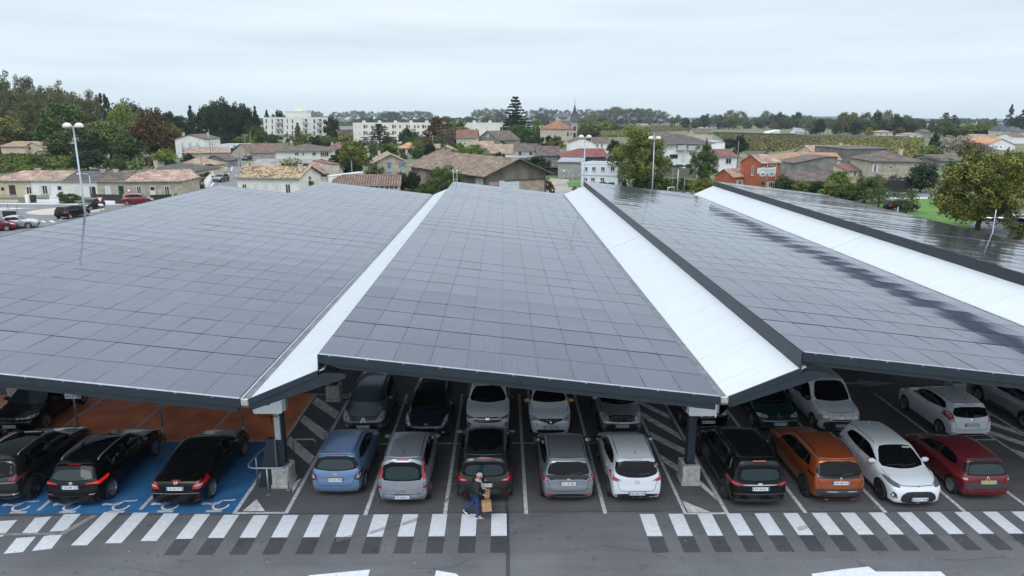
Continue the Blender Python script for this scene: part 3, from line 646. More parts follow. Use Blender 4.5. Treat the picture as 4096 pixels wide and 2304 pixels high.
def car(sp, label, x, y, rz=0.0, group=None, detail=True, cat='car', z=0.0):
    """x, y: where the middle of the car stands; the nose points to +y before rotation"""
    sp = dict(sp); L, W, H = sp['L'], sp['W'], sp['H']; ty = sp['type']
    sp.setdefault('wr', .315); sp.setdefault('ax', (-L / 2 + .175 * L, L / 2 - .20 * L)); sp.setdefault('rim', 's1')
    root = empty('parked_car', (x, y, z), rz, label, cat, group)
    v, f = car_shell(sp); bv = BVHTree.FromPolygons([Vector(p) for p in v], f); pm = sp['paint']
    body = bool_arches(v, f, sp, pm); body.parent = root
    P = lambda nm, ps, axis, m, off=.006, step=.09, rn=1, par=None: patch(nm, ps, axis, m, par or root, bv, off, step, rn, deep=(.42 * W if nm == 'tail_light' and axis in ('right', 'left') else 0) if nm in ('windscreen', 'rear_window', 'wiper', 'window_sticker', 'lit_pane') or axis in ('right', 'left', 'top') else L / 2 - (.75 if axis == 'rear' else 1.15))
    Y = lambda q: q * L - L / 2; Z = lambda q: q * H
    prof = sp.get('prof') or PROF[ty]; zt = lambda yy: float(np.interp(yy, [p[0] for p in prof[5:-3]], [p[1] for p in prof[5:-3]]))
    belt = sp.get('belt', .655 if ty not in ('van',) else .575)
    cowl = {'hatch': .735, 'mpv': .785, 'suv': .725, 'estate': .73, 'sedan': .715, 'van': .77}[ty]; roofF = {'hatch': .57, 'mpv': .60, 'suv': .58, 'estate': .585, 'sedan': .575, 'van': .625}[ty]
    # side glass
    sg = sp.get('sideglass')
    if sg is None:
        if ty == 'sedan': sg = [[(.235, .705), (.30, .85), (.37, .925), (.44, .945), (.44, .685)], [(.455, .685), (.455, .945), (.54, .925), (.60, .86), (.685, .70)]]
        elif ty == 'van': sg = [[(.47, .60), (.47, .90), (.58, .90), (.64, .84), (.725, .62)]] if sp.get('panelvan') else [[(.12, .60), (.12, .86), (.44, .88), (.44, .60)], [(.47, .60), (.47, .90), (.58, .90), (.64, .84), (.725, .62)]]
        elif ty in ('estate', 'mpv', 'suv'):
            f0 = .10 if ty != 'suv' else .12
            sg = [[(f0 + .03, .72), (f0 + .07, .885), (.21, .915), (.235, .70)], [(.25, .695), (.225, .915), (.41, .925), (.42, .685)], [(.435, .685), (.425, .925), (.52, .915), (.585, .86), (.695, .69)]]
        else: sg = [[(.15, .75), (.20, .89), (.28, .925), (.40, .935), (.405, .685)], [(.42, .685), (.415, .935), (.51, .92), (.575, .86), (.70, .69)]]
    db = belt - .655; sg = [[(a, b + db * (1 - (b - .68) / .3)) for a, b in q] for q in sg]
    for s in ('right', 'left'):
        hp = sorted({p for q in sg for p in q}); hull = []
        for seq in (hp, hp[::-1]):
            ch = []
            for p in seq:
                while len(ch) > 1 and (ch[-1][0] - ch[-2][0]) * (p[1] - ch[-2][1]) - (ch[-1][1] - ch[-2][1]) * (p[0] - ch[-2][0]) <= 0: ch.pop()
                ch.append(p)
            hull += ch[:-1]
        if not sp.get('nopillar'): P('window_surround', [[(Y(a), Z(b)) for a, b in hull]], s, M_black, .002)
        for q in sg: P('side_window', [[(Y(a), Z(b)) for a, b in q]], s, GLASS, .004)
        if detail:
            for xs_ in ((.42, .71) if ty != 'sedan' else (.447, .70)): 
                pass
            P('door_seam', [line_poly([(Y(.425), Z(.68)), (Y(.43), Z(.4)), (Y(.435), Z(.20)), (Y(.70), Z(.20)), (Y(.725), Z(.35)), (Y(.715), Z(.66))], .012)] + ([line_poly([(Y(.20), Z(.66)), (Y(.215), Z(.5)), (Y(.29), Z(.30)), (Y(.30), Z(.2)), (Y(.435), Z(.2))], .012)] if ty != 'sedan' and not sp.get('three') else []), s, SEAM, .002, .12, 0)
            for hy in ((.47,) if ty == 'sedan' or sp.get('three') else (.46, .255)): P('door_handle', [[(Y(hy), Z(.585)), (Y(hy + .035), Z(.585)), (Y(hy + .035), Z(.605)), (Y(hy), Z(.605))]], s, sp.get('handle', pm), .022, .2, 1)
            if sp.get('clad'):
                P('lower_cladding', [[(Y(.31), Z(.13)), (Y(.66), Z(.13)), (Y(.66), Z(.25)), (Y(.31), Z(.25))]], s, M_darkgrey, .008, .15, 0)
                for yy in sp['ax']:
                    r0, r1 = sp['wr'] + .045, sp['wr'] + .105; zc = sp['wr'] + .01; n = 12
                    P('arch_trim', [[(yy + r1 * math.cos(t), zc + r1 * math.sin(t)) for t in [math.pi * 1.04 * i / n - .06 for i in range(n + 1)]] + [(yy + r0 * math.cos(t), zc + r0 * math.sin(t)) for t in [math.pi * 1.04 * i / n - .06 for i in range(n + 1)]][::-1]], s, M_darkgrey, .009, .5, 0)
            if sp.get('chromeline'): P('window_trim', [line_poly([(Y(a), Z(b)) for a, b in [(.13, .70), (.16, .87), (.24, .93), (.42, .945), (.52, .93), (.59, .875), (.70, .68), (.42, .675), (.16, .69), (.13, .70)]], .016)], s, CHROME, .007, .15, 0)
    # windscreen and rear glass, seen along the car
    wt, wb = W * .315 * (1.08 if ty == 'van' else 1), W * .425
    zc_, zr_ = zt(cowl) * H, zt(roofF) * H
    P('windscreen', [[(-wb, zc_ - .01), (-wb * .5, zc_ - .03), (0, zc_ - .035), (wb * .5, zc_ - .03), (wb, zc_ - .01), (wt, zr_ - .03), (wt * .5, zr_), (-wt * .5, zr_), (-wt, zr_ - .03)]], 'front', sp.get('wglass', GLASS), .008, .06, 1)
    if sp.get('face') == 'front' or detail:
        P('wiper', [line_poly([(-.45, zc_ + .03), (.1, zc_ + .0)], .018), line_poly([(.02, zc_ + .03), (.52, zc_ + .01)], .018)], 'front', M_black, .014, .3, 0)
    rg = sp.get('rearglass')
    if rg is None:
        if ty == 'sedan': rg = [(.36, .735), (.30, .93), (.15, .965), (-.15, .965), (-.30, .93), (-.36, .735), (-.2, .72), (.2, .72)]
        elif ty in ('mpv', 'van'): rg = [(.37, .61), (.31, .90), (-.31, .90), (-.37, .61)]
        else: rg = [(.36, .66), (.39, .70), (.30, .905), (-.30, .905), (-.39, .70), (-.36, .66), (-.15, .635), (.15, .635)]
    rg = [(a * (1.07 if ty not in ('sedan', 'van') else 1), b) for a, b in rg]
    rgo = P('rear_window', [[(a * W, b * H) for a, b in rg]], 'rear', GLASS, .012, .05, 1)
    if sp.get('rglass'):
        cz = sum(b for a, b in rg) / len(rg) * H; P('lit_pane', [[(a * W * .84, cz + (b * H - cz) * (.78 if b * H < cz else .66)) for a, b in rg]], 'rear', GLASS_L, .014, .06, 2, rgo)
    if ty == 'sedan': pass
    # lamps
    tl = sp.get('tail', [(.475, .60), (.49, .54), (.47, .46), (.31, .50), (.33, .56)])
    tlw = sp.get('tailw')
    for s in (1, -1):
        q = [(s * a * W, b * H) for a, b in tl]; t_ = P('tail_light', [q if s > 0 else q[::-1]], 'rear', sp.get('tailmat', RED), .012, .07, 1)
        if tlw:
            q = [(s * a * W, b * H) for a, b in tlw]; P('lamp_lens', [q], 'rear', sp.get('tailwm', CLEAR), .017, .1, 1, t_)
    for s in ('right', 'left'):
        if sp.get('tailside', True) and ty != 'mpv':
            zz = [b for a, b in tl]; z1_, z0_ = max(zz), min(zz)
            P('tail_light', [[(Y(.02), Z(z0_ + .03)), (Y(.03), Z(z1_ - .0)), (Y(.055), Z(z1_ - .012)), (Y(.042), Z(z0_ + .03))]], s, sp.get('tailmat', RED), .008, .07, 1)
    hl = sp.get('head', [(.30, .48), (.44, .53), (.48, .50), (.46, .44), (.33, .43)])
    for s in (1, -1):
        q = [(s * a * W, b * H) for a, b in hl]; h_ = P('headlight', [q], 'front', sp.get('headmat', CLEAR), .010, .06, 1)
        cx = sum(a for a, b in hl) / len(hl); cz = sum(b for a, b in hl) / len(hl); P('lamp_lens', [oval(s * cx * W, cz * H, .035, .03, 10)], 'front', mat('lens_grey', (.12, .13, .14), .08, coat=.8), .015, .2, 0, h_)
    if sp.get('front_view') or ty:
        gr = sp.get('grille', [(.30, .33), (.34, .26), (.28, .18), (-.28, .18), (-.34, .26), (-.30, .33)])
        P('grille', [[(a * W, b * H) for a, b in gr]], 'front', M_black, .007, .1, 1)
        if sp.get('grille2'): P('grille', [[(a * W, b * H) for a, b in sp['grille2']]], 'front', M_black, .008, .1, 1)
        for a in sp.get('bars', ()): P('grille_bar', [line_poly([(x_ * W, z_ * H) for x_, z_ in a[0]], a[1])], 'front', sp.get('barmat', CHROME), .015, .1, 0)
    if sp.get('fogs'):
        for s in (1, -1): P('fog_light', [oval(s * .37 * W, sp['fogs'] * H, .055, .045, 12)], 'front', CLEAR, .012, .2, 0)
    # black bumper insert, diffusers and extra trims given by the car
    for nm, axis, poly, m, off in sp.get('extra', ()):
        P(nm, [[(a * W, b * H) for a, b in poly]], axis, m, off, .1, 1)
    if sp.get('lowblack', True):
        P('bumper_insert', [[(-.36 * W, Z(.17)), (-.30 * W, Z(.24)), (.30 * W, Z(.24)), (.36 * W, Z(.17))]], 'rear', M_darkgrey, .005, .12, 0)
    if detail:
        if ty != 'sedan': P('tailgate_seam', [line_poly([(a * W, b * H) for a, b in sp.get('seam', [(-.40, .62), (-.36, .50), (-.33, .37), (-.28, .335), (.28, .335), (.33, .37), (.36, .50), (.40, .62)])], .013)], 'rear', SEAM, .003, .12, 0)
        else: P('boot_seam', [line_poly([(-.33 * W, .66 * H), (-.30 * W, .47 * H), (-.24 * W, .42 * H), (.24 * W, .42 * H), (.30 * W, .47 * H), (.33 * W, .66 * H)], .012)], 'rear', SEAM, .003, .12, 0)
        P('bonnet_seam', [line_poly([(-.43 * W, Z(zt(.80))), (-.40 * W, Z(.56)), (-.28 * W, Z(.505)), (.28 * W, Z(.505)), (.40 * W, Z(.56)), (.43 * W, Z(zt(.80)))], .012)], 'front', SEAM, .003, .1, 0)
        for s in (1, -1): P('reflector', [[(s * .33 * W, Z(.22)), (s * .42 * W, Z(.235)), (s * .42 * W, Z(.255)), (s * .33 * W, Z(.24))]], 'rear', RED, .010, .2, 0)
        P('brake_light', [[(-.11 * W, Z(.925)), (.11 * W, Z(.925)), (.11 * W, Z(.94)), (-.11 * W, Z(.94))]] if ty != 'sedan' else [[(-.08 * W, Z(.665)), (.08 * W, Z(.665)), (.08 * W, Z(.685)), (-.08 * W, Z(.685))]], 'rear', RED, .012, .2, 0)
        if ty != 'sedan': P('rear_wiper', [line_poly([(.02 * W, Z(.665)), (.24 * W, Z(.70))], .022)], 'rear', M_black, .018, .2, 0)
        # roof channels or rails
        if sp.get('rails'):
            for s in (1, -1):
                pts = []
                for q in (.15, .18, .28, .4, .5, .56, .58):
                    h = bv.ray_cast(Vector((s * W * .325, Y(q), 4)), Vector((0, 0, -1))); lift = .055 if .15 < q < .58 else .0
                    pts.append(h[0] + Vector((0, 0, lift)))
                MB().tube(pts, .017, 6).build('roof_rail', sp.get('railmat', M_black), root)
        elif ty != 'sedan':
            for s in (1, -1): P('roof_channel', [line_poly([(s * W * .325, Y(a)) for a in (.13, .2, .3, .4, .5, .57)], .022)], 'top', M_black, .003, .2, 0)
        if sp.get('pano'): P('glass_roof', [[(-.30 * W, Y(.16)), (.30 * W, Y(.16)), (.30 * W, Y(.55)), (-.30 * W, Y(.55))]], 'top', GLASS, .004, .12, 1)
        if sp.get('blackroof'): P('roof_panel', [[(-.30 * W, Y(.125)), (.30 * W, Y(.125)), (.31 * W, Y(.565)), (-.31 * W, Y(.565))]], 'top', sp['blackroof'], .004, .12, 1)
        if sp.get('antenna', 1):
            ay = Y(.17 if sp.get('antenna', 1) == 1 else .55); h = bv.ray_cast(Vector((0, ay, 4)), Vector((0, 0, -1)))[0]
            a = MB(); a.tube([h, h + Vector((0, -.05 if sp.get('fin') else -.12, .06 if sp.get('fin') else .22))], .022 if sp.get('fin') else .006, 6, r2=.003); a.lathe([(.0, .02), (.03, .0)], 8, 0, 'z', h); a.build('antenna', pm if sp.get('fin') else M_black, root)
        if sp.get('spoiler', ty not in ('sedan', 'van')):
            h = bv.ray_cast(Vector((0, Y(.115), 4)), Vector((0, 0, -1)))[0]; b = MB(); w2 = W * .335
            n = 10; top = []; 
            for i in range(n):
                xa, xb = -w2 + 2 * w2 * i / n, -w2 + 2 * w2 * (i + 1) / n
                def pt(x_, dy, dz):
                    hh = bv.ray_cast(Vector((x_, Y(.125), 4)), Vector((0, 0, -1)))[0]; return (x_, hh.y + dy + .09 * (x_ / w2) ** 2 * 1, hh.z + dz)
                q = [(.10, .006), (-.14, .005), (-.15, -.02), (.0, -.06)]
                for k_ in range(3): b.face([pt(xa, *q[k_]), pt(xb, *q[k_]), pt(xb, *q[k_ + 1]), pt(xa, *q[k_ + 1])], 0, True)
            b.build('spoiler', sp.get('spoilmat', pm), root)
    # emblems, plates
    if sp.get('emb'):
        P('badge', EMB[sp['emb']](Z(sp.get('embr', .585))), 'rear', CHROME, .012, .5, 0); P('badge', EMB[sp['emb']](Z(sp.get('embf', .44))), 'front', CHROME, .018, .5, 0)
    if sp.get("plate"):
        pr_, pf = sp['plate'] if isinstance(sp['plate'], tuple) else (sp['plate'], sp['plate'])
        plate(root, bv, False, Z(sp.get('pzr', .44)), pr_, sp.get('yplate')); plate(root, bv, True, Z(sp.get('pzf', .26)), pf)
    # mirrors
    for s in (1, -1):
        yy = Y(cowl - .075); zz = Z(belt + .045); h = bv.ray_cast(Vector((3 * s, yy, zz)), Vector((-s, 0, 0)))[0]; x0 = abs(h.x) if h else W * .45
        m = MB(); prof = [(0, -.055), (.045, -.05), (.075, -.02), (.08, .02), (.05, .05), (0, .06)]
        k = len(m.v)
        m.lathe([(r_ * 1.0, h_) for r_, h_ in prof], 12, 0, 'y'); m.v = [(a * 1.6, b * 1.15, c * 1.1) for a, b, c in m.v]
        mo = m.build('mirror', sp.get('mirmat', pm), root); mo.location = (s * (x0 + .12), yy, zz + .02)
        g = MB(); g.prism(smooth_poly([(-.1, -.055), (.1, -.055), (.1, .055), (-.1, .055)], 2), -.072, -.064, 'y'); go = g.build('mirror_glass', mat('mirror_glass', (.5, .55, .6), .03, metal=1), mo)
        st_ = MB(); st_.box(-.06 if s > 0 else -.02, .02 if s > 0 else .06, -.02, .02, -.06, -.02); so2 = st_.build('mirror_stalk', M_black, mo); so2.location = (-s * .06, 0, 0)
    # wheels
    for yy in sp['ax']:
        for s in (1, -1): wheel(root, sp, W / 2 - .115, yy, s)
    # underside block so no light passes beneath the shell
    if sp.get('exhaust'):
        for s in sp['exhaust']: MB().box(s * W - .06, s * W + .06, Y(.02), Y(.06), Z(.135), Z(.135) + .04).build('exhaust', CHROME, root)
    return root
p_black = paint('black', (.003, .003, .0035), rough=.22); p_black.node_tree.nodes['Principled BSDF'].inputs['Coat Weight'].default_value = .25; p_black.node_tree.nodes['Principled BSDF'].inputs['Specular IOR Level'].default_value = .2; p_blue = paint('blue', (.13, .22, .38), .35, .3); p_silver = paint('silver', (.30, .32, .36), .55, .32); p_silver_b = paint('silver_grey', (.24, .26, .29), .5, .3)
p_white = paint('white', (.62, .66, .70), 0, .3); p_grey = paint('slate_grey', (.075, .085, .10), .5, .3); p_navy = paint('navy', (.006, .009, .022), .2, .25); p_orange = paint('burnt_orange', (.32, .075, .02), .45, .28)
p_red = paint('dark_red', (.13, .007, .013), .1, .35); p_green = paint('dark_green', (.003, .028, .024), .3, .25); p_dgrey = paint('anthracite', (.018, .018, .018), .4, .28); p_red2 = paint('red', (.25, .01, .015), .1, .3); p_silverlt = paint('light_silver', (.33, .35, .37), .4, .32)
BN = 'cars parked in the rows under the solar roofs'
S_ = {}
S_['blue'] = dict(type='hatch', L=3.92, W=1.70, H=1.51, paint=p_blue, emb='rings', embr=.555, plate='CZ-403-WN', pzr=.46, rglass=GLASS_L, tail=[(.40, .585), (.485, .60), (.47, .44), (.40, .43), (.345, .47)], tailw=[(.41, .56), (.46, .57), (.45, .48), (.385, .47)], tailmat=mat('smoked_lamp', (.05, .03, .035), .15, coat=.8), lowblack=False,
   extra=[('chrome_strip', 'rear', [(-.25, .525), (.25, .525), (.25, .54), (-.25, .54)], CHROME, .014), ('window_sticker', 'rear', [(.29, .66), (.34, .66), (.34, .70), (.29, .70)], M_whitepl, .008)])
S_['meriva'] = dict(type='mpv', L=4.04, W=1.69, H=1.62, paint=p_silver, emb='ring', embr=.50, plate='FR-658-LV', pzr=.245, rglass=GLASS_L, mirmat=M_darkgrey, rearglass=[(.36, .575), (.32, .905), (-.32, .905), (-.36, .575), (-.15, .56), (.15, .56)],
   tail=[(.37, .90), (.335, .90), (.375, .57), (.445, .60)], tailw=[(.36, .895), (.335, .895), (.35, .80), (.385, .80)], lowblack=False, seam=[(-.395, .56), (-.395, .34), (-.35, .30), (.35, .30), (.395, .34), (.395, .56)],
   extra=[('tailgate_handle', 'rear', [(-.07, .375), (.07, .375), (.07, .40), (-.07, .40)], CHROME, .016), ('reflector', 'rear', [(.385, .41), (.47, .41), (.47, .455), (.385, .455)], RED, .01), ('reflector', 'rear', [(-.385, .41), (-.47, .41), (-.47, .455), (-.385, .455)], RED, .01)])
S_['cmax'] = dict(type='mpv', L=4.4, W=1.83, H=1.62, paint=p_dgrey, emb='oval', embr=.53, plate='EJ-647-FV', pzr=.45, rglass=GLASS_L, pano=True, rearglass=[(.35, .62), (.37, .70), (.31, .88), (-.31, .88), (-.37, .70), (-.35, .62), (-.15, .60), (.15, .60)],
   tail=[(.49, .60), (.485, .52), (.40, .505), (.29, .52), (.30, .54), (.42, .585)], tailw=[(.43, .545), (.38, .525), (.31, .525), (.33, .54)], wr=.33, rim='s2', handle=p_dgrey)
S_['yaris'] = dict(type='hatch', L=3.94, W=1.745, H=1.50, paint=p_silver_b, emb='rings', embr=.565, plate='FY-137-BN', pzr=.50, mirmat=M_darkgrey, antenna=1, fin=True, spoilmat=p_silver_b, blackroof=None, wr=.33, rim='d1', cf=.2,
   rearglass=[(.34, .66), (.36, .70), (.30, .90), (-.30, .90), (-.36, .70), (-.34, .66)], tail=[(.47, .605), (.475, .55), (.385, .53), (.37, .575)], tailw=[(.40, .585), (.435, .565), (.40, .545)],
   extra=[('black_garnish', 'rear', [(-.37, .66), (.37, .66), (.47, .65), (.48, .60), (.37, .60), (.33, .55), (.25, .575), (-.25, .575), (-.33, .55), (-.37, .60), (-.48, .60), (-.47, .65)], mat('gloss_black', (.006, .006, .007), .15), .007),
          ('bumper_insert', 'rear', [(-.36, .14), (-.30, .27), (.30, .27), (.36, .14)], M_black, .007), ('fog_light', 'rear', [(.30, .20), (.36, .19), (.33, .26), (.29, .25)], RED, .012), ('fog_light', 'rear', [(-.30, .20), (-.36, .19), (-.33, .26), (-.29, .25)], RED, .012)], lowblack=False)
S_['mazda'] = dict(type='hatch', L=4.06, W=1.70, H=1.495, paint=p_white, emb='wings', embr=.53, plate='EQ-802-AB', pzr=.30, mirmat=M_black, wr=.32,
   rearglass=[(.33, .665), (.375, .73), (.335, .915), (-.335, .915), (-.375, .73), (-.33, .665), (-.15, .62), (.15, .62)], tail=[(.46, .66), (.475, .60), (.45, .545), (.27, .545), (.32, .58), (.41, .62)], tailw=[(.36, .57), (.34, .55), (.28, .552), (.32, .575)],
   extra=[('bumper_insert', 'rear', [(-.42, .20), (-.36, .28), (.36, .28), (.42, .20), (.36, .13), (-.36, .13)], M_black, .006)], lowblack=False)
S_['smax'] = dict(type='mpv', L=4.77, W=1.88, H=1.66, paint=p_black, emb='oval', embr=.535, plate='BX-056-JX', pzr=.455, rglass=GLASS_L, wr=.335, rim='d2', chromeline=True, rails=True, railmat=p_black, rearglass=[(.34, .60), (.36, .66), (.315, .865), (-.315, .865), (-.36, .66), (-.34, .60), (-.15, .575), (.15, .575)],
   tail=[(.485, .60), (.49, .56), (.40, .50), (.29, .50), (.29, .53), (.38, .56)], tailw=[(.45, .565), (.39, .525), (.32, .515), (.38, .545)], tailwm=mat('smoke_lens', (.12, .1, .1), .1),
   extra=[('chrome_strip', 'rear', [(-.29, .505), (.29, .505), (.28, .525), (-.28, .525)], CHROME, .012), ('bumper_strip', 'rear', [(-.42, .335), (.42, .335), (.42, .36), (-.42, .36)], M_darkgrey, .012), ('bumper_insert', 'rear', [(-.44, .16), (.44, .16), (.45, .24), (-.45, .24)], M_darkgrey, .012)], lowblack=False)
S_['suvo'] = dict(type='suv', L=4.30, W=1.77, H=1.55, paint=p_orange, emb='lion', embr=.60, plate='GB-068-GG', pzr=.53, wr=.34, rim='d3', rims='twin', clad=True, rails=True, antenna=0, fin=True,
   tail=[(.48, .655), (.485, .61), (.33, .59), (.33, .635)], tailmat=mat('dark_red_lamp', (.06, .006, .008), .15, coat=.6), exhaust=(-.22, .26),
   extra=[('black_garnish', 'rear', [(-.40, .655), (.40, .655), (.47, .67), (.47, .63), (.33, .60), (-.33, .60), (-.47, .63), (-.47, .67)], mat('gloss_black', (.006, .006, .007), .15), .006), ('bumper_insert', 'rear', [(-.47, .20), (.47, .20), (.48, .38), (.36, .40), (-.36, .40), (-.48, .38)], M_darkgrey, .007), ('chrome_strip', 'rear', [(-.30, .335), (.30, .335), (.29, .355), (-.29, .355)], CHROME, .018)], lowblack=False)
S_['yarisw'] = dict(S_['yaris'], paint=p_white, spoilmat=p_white, mirmat=p_white, plate='GA-017-HH', rims='ten', rim='d4', embf=.475, pzf=.27, head=[(.30, .50), (.45, .60), (.485, .575), (.46, .50), (.33, .465)], headmat=mat('dark_headlamp', (.10, .11, .12), .1, coat=.9), antenna=1,
   grille=[(.20, .42), (.30, .35), (.33, .24), (.26, .16), (-.26, .16), (-.33, .24), (-.30, .35), (-.20, .42)])
S_['yarisw']['extra'] = S_['yaris']['extra'] + [('air_intake', 'front', [(.39, .36), (.44, .40), (.45, .26), (.37, .25)], M_black, .008), ('air_intake', 'front', [(-.39, .36), (-.44, .40), (-.45, .26), (-.37, .25)], M_black, .008), ('window_sticker', 'front', [(-.30, .90), (-.14, .91), (-.14, .93), (-.28, .925)], mat('pale_green_sticker', (.35, .5, .38), .4), .008)]
S_['clio'] = dict(type='hatch', L=3.81, W=1.64, H=1.42, paint=p_red, emb='diamond', embr=.565, plate='AZ-695-XA', pzr=.50, yplate=True, three=True, wr=.29, rims='cover', rglass=GLASS_L, spoilmat=M_darkgrey, handle=M_darkgrey, rearglass=[(.36, .625), (.40, .66), (.335, .91), (-.335, .91), (-.40, .66), (-.36, .625)],
   tail=[(.485, .60), (.485, .50), (.35, .50), (.37, .60)], tailmat=p_red2, tailw=[(.45, .57), (.45, .53), (.385, .53), (.385, .57)], mirmat=M_darkgrey,
   extra=[('bumper_strip', 'rear', [(-.485, .38), (-.42, .345), (.42, .345), (.485, .38), (.48, .45), (-.48, .45)], M_darkgrey, .018)], lowblack=False, sideglass=[[(.155, .715), (.20, .87), (.27, .925), (.385, .935), (.40, .70)], [(.42, .695), (.415, .935), (.51, .92), (.575, .86), (.70, .69)]])
S_['suvd'] = dict(type='suv', L=4.45, W=1.84, H=1.62, paint=p_dgrey, emb='lion', plate='FH-592-KD', wr=.35, rim='d2', rims='five', clad=True, rails=True, railmat=M_steel, pano=True, tail=[(.485, .64), (.485, .57), (.30, .57), (.30, .62)], tailmat=M_black,
   extra=[('lamp_claw', 'rear', [(a, .58), (a + .03, .58), (a + .05, .63), (a + .02, .63)], RED, .016) for a in (.32, .37, .42)] + [('lamp_claw', 'rear', [(-a, .58), (-a - .03, .58), (-a - .05, .63), (-a - .02, .63)], RED, .016) for a in (.32, .37, .42)] + [('chrome_strip', 'rear', [(-.44, .30), (.44, .30), (.45, .34), (-.45, .34)], CHROME, .016), ('chrome_strip', 'rear', [(-.47, .535), (.47, .535), (.47, .56), (-.47, .56)], p_silver_b, .01)])
S_['corolla'] = dict(type='estate', L=4.65, W=1.79, H=1.46, paint=p_black, emb='rings', embr=.60, plate='GN-889-AJ', pzr=.53, wr=.33, rim='s5', rails=True, railmat=M_steel, rglass=GLASS_L, pano=True, tail=[(.485, .63), (.485, .575), (.45, .545), (.42, .59), (.24, .58), (.25, .595), (.42, .615)], tailmat=RED_ON,
   extra=[('chrome_strip', 'rear', [(.31, .36), (.42, .37), (.42, .385), (.31, .375)], CHROME, .014), ('chrome_strip', 'rear', [(-.31, .36), (-.42, .37), (-.42, .385), (-.31, .375)], CHROME, .014)])
S_['clk'] = dict(type='sedan', L=4.65, W=1.74, H=1.41, paint=p_black, emb='star', embr=.645, plate='GA-361-PT', pzr=.53, wr=.32, rim='s6', rims='twin', antenna=0, tail=[(.485, .665), (.485, .54), (.43, .505), (.28, .50), (.33, .61), (.37, .66)], tailw=[(.455, .60), (.44, .565), (.32, .55), (.36, .59)],
   extra=[('chrome_strip', 'rear', [(-.48, .405), (.48, .405), (.48, .42), (-.48, .42)], CHROME, .014)], lowblack=False)
S_['c3'] = dict(type='hatch', L=3.94, W=1.73, H=1.52, paint=p_grey, emb='chevrons', embf=.435, plate='CC-441-JL', pzf=.285, wglass=GLASS_L, head=[(.27, .44), (.40, .58), (.475, .55), (.455, .43), (.36, .41)], fogs=.29, grille=[(.22, .36), (.32, .27), (.22, .15), (-.22, .15), (-.32, .27), (-.22, .36)],
   extra=[('chrome_strip', 'front', [(.33, .15), (.45, .24), (.485, .36), (.475, .36), (.44, .25), (.32, .165)], CHROME, .008), ('chrome_strip', 'front', [(-.33, .15), (-.45, .24), (-.485, .36), (-.475, .36), (-.44, .25), (-.32, .165)], CHROME, .008)],
   prof=[(.03, .13), (.003, .20), (0, .36), (.012, .47), (.022, .60), (.055, .76), (.085, .90), (.10, .94), (.2, .985), (.36, 1.0), (.50, .98), (.60, .91), (.78, .64), (.83, .61), (.91, .56), (.965, .50), (.992, .40), (1, .28), (.99, .15), (.97, .12)])
S_['fiesta'] = dict(type='hatch', L=3.95, W=1.72, H=1.48, paint=p_navy, emb='oval', embf=.475, embr=.60, plate='BP-904-GT', pzf=.22, head=[(.33, .44), (.41, .58), (.475, .60), (.46, .50), (.38, .43)], fogs=.27, grille=[(.25, .32), (.30, .22), (.22, .15), (-.22, .15), (-.30, .22), (-.25, .32)],
   tail=[(.40, .74), (.45, .70), (.48, .60), (.43, .53), (.37, .55)], wr=.30, cf=.2)
S_['tcross'] = dict(type='suv', L=4.15, W=1.76, H=1.58, paint=p_white, emb='roundel', embf=.50, plate='FJ-796-KX', pzf=.30, wr=.335, rim='s7', rails=True, railmat=p_silver, mirmat=M_black, head=[(.27, .50), (.42, .555), (.475, .56), (.455, .50), (.28, .46)], headmat=mat('dark_headlamp', (.10, .11, .12), .1, coat=.9),
   grille=[(.33, .53), (.30, .41), (-.30, .41), (-.33, .53)], grille2=[(.33, .24), (.30, .17), (-.30, .17), (-.33, .24)], bars=[([(-.29, .49), (.29, .49)], .007), ([(-.28, .445), (.28, .445)], .007)], extra=[('air_intake', 'front', [(.37, .39), (.46, .41), (.44, .27), (.38, .29)], M_black, .008), ('air_intake', 'front', [(-.37, .39), (-.46, .41), (-.44, .27), (-.38, .29)], M_black, .008)], fogs=.34)
S_['twingo'] = dict(type='hatch', L=3.62, W=1.65, H=1.55, paint=p_white, emb='diamond', embf=.47, plate='FY-766-RK', pzf=.32, mirmat=mat('yellow_plastic', (.5, .26, .03), .4), head=[(.29, .50), (.36, .56), (.45, .57), (.475, .51), (.44, .44), (.33, .44)], headmat=CLEAR,
   grille=[(.28, .50), (.28, .475), (.10, .43), (.05, .39), (-.05, .39), (-.10, .43), (-.28, .475), (-.28, .50), (-.10, .515), (.10, .515)], grille2=[(.33, .255), (.31, .16), (-.31, .16), (-.33, .255)], prof=[(.03, .13), (.003, .20), (0, .36), (.012, .50), (.03, .64), (.07, .78), (.10, .90), (.12, .945), (.2, .985), (.38, 1.0), (.56, .98), (.64, .92), (.80, .66), (.85, .63), (.93, .575), (.975, .50), (.994, .40), (1, .28), (.99, .15), (.97, .12)],
   extra=[('yellow_sticker', 'front', [(.30, .34), (.33, .34), (.32, .41), (.29, .41)], mat('yellow_sticker', (.55, .35, .05), .4), .01)])
S_['sandero'] = dict(type='hatch', L=4.10, W=1.73, H=1.55, paint=p_silver_b, emb='shield', embf=.49, plate='EZ-447-ZP', pzf=.33, clad=True, wr=.33, rim='d5', rails=True, railmat=M_steel, fogs=.31, head=[(.27, .49), (.40, .575), (.48, .56), (.46, .47), (.30, .45)], grille=[(.28, .54), (.28, .45), (.20, .42), (-.20, .42), (-.28, .45), (-.28, .54)],
   bars=[([(a, z_), (a + .07, z_)], .02) for a in (-.25, -.16, .09, .18) for z_ in (.50, .465)], grille2=[(.36, .37), (.42, .29), (.30, .17), (-.30, .17), (-.42, .29), (-.36, .37)])
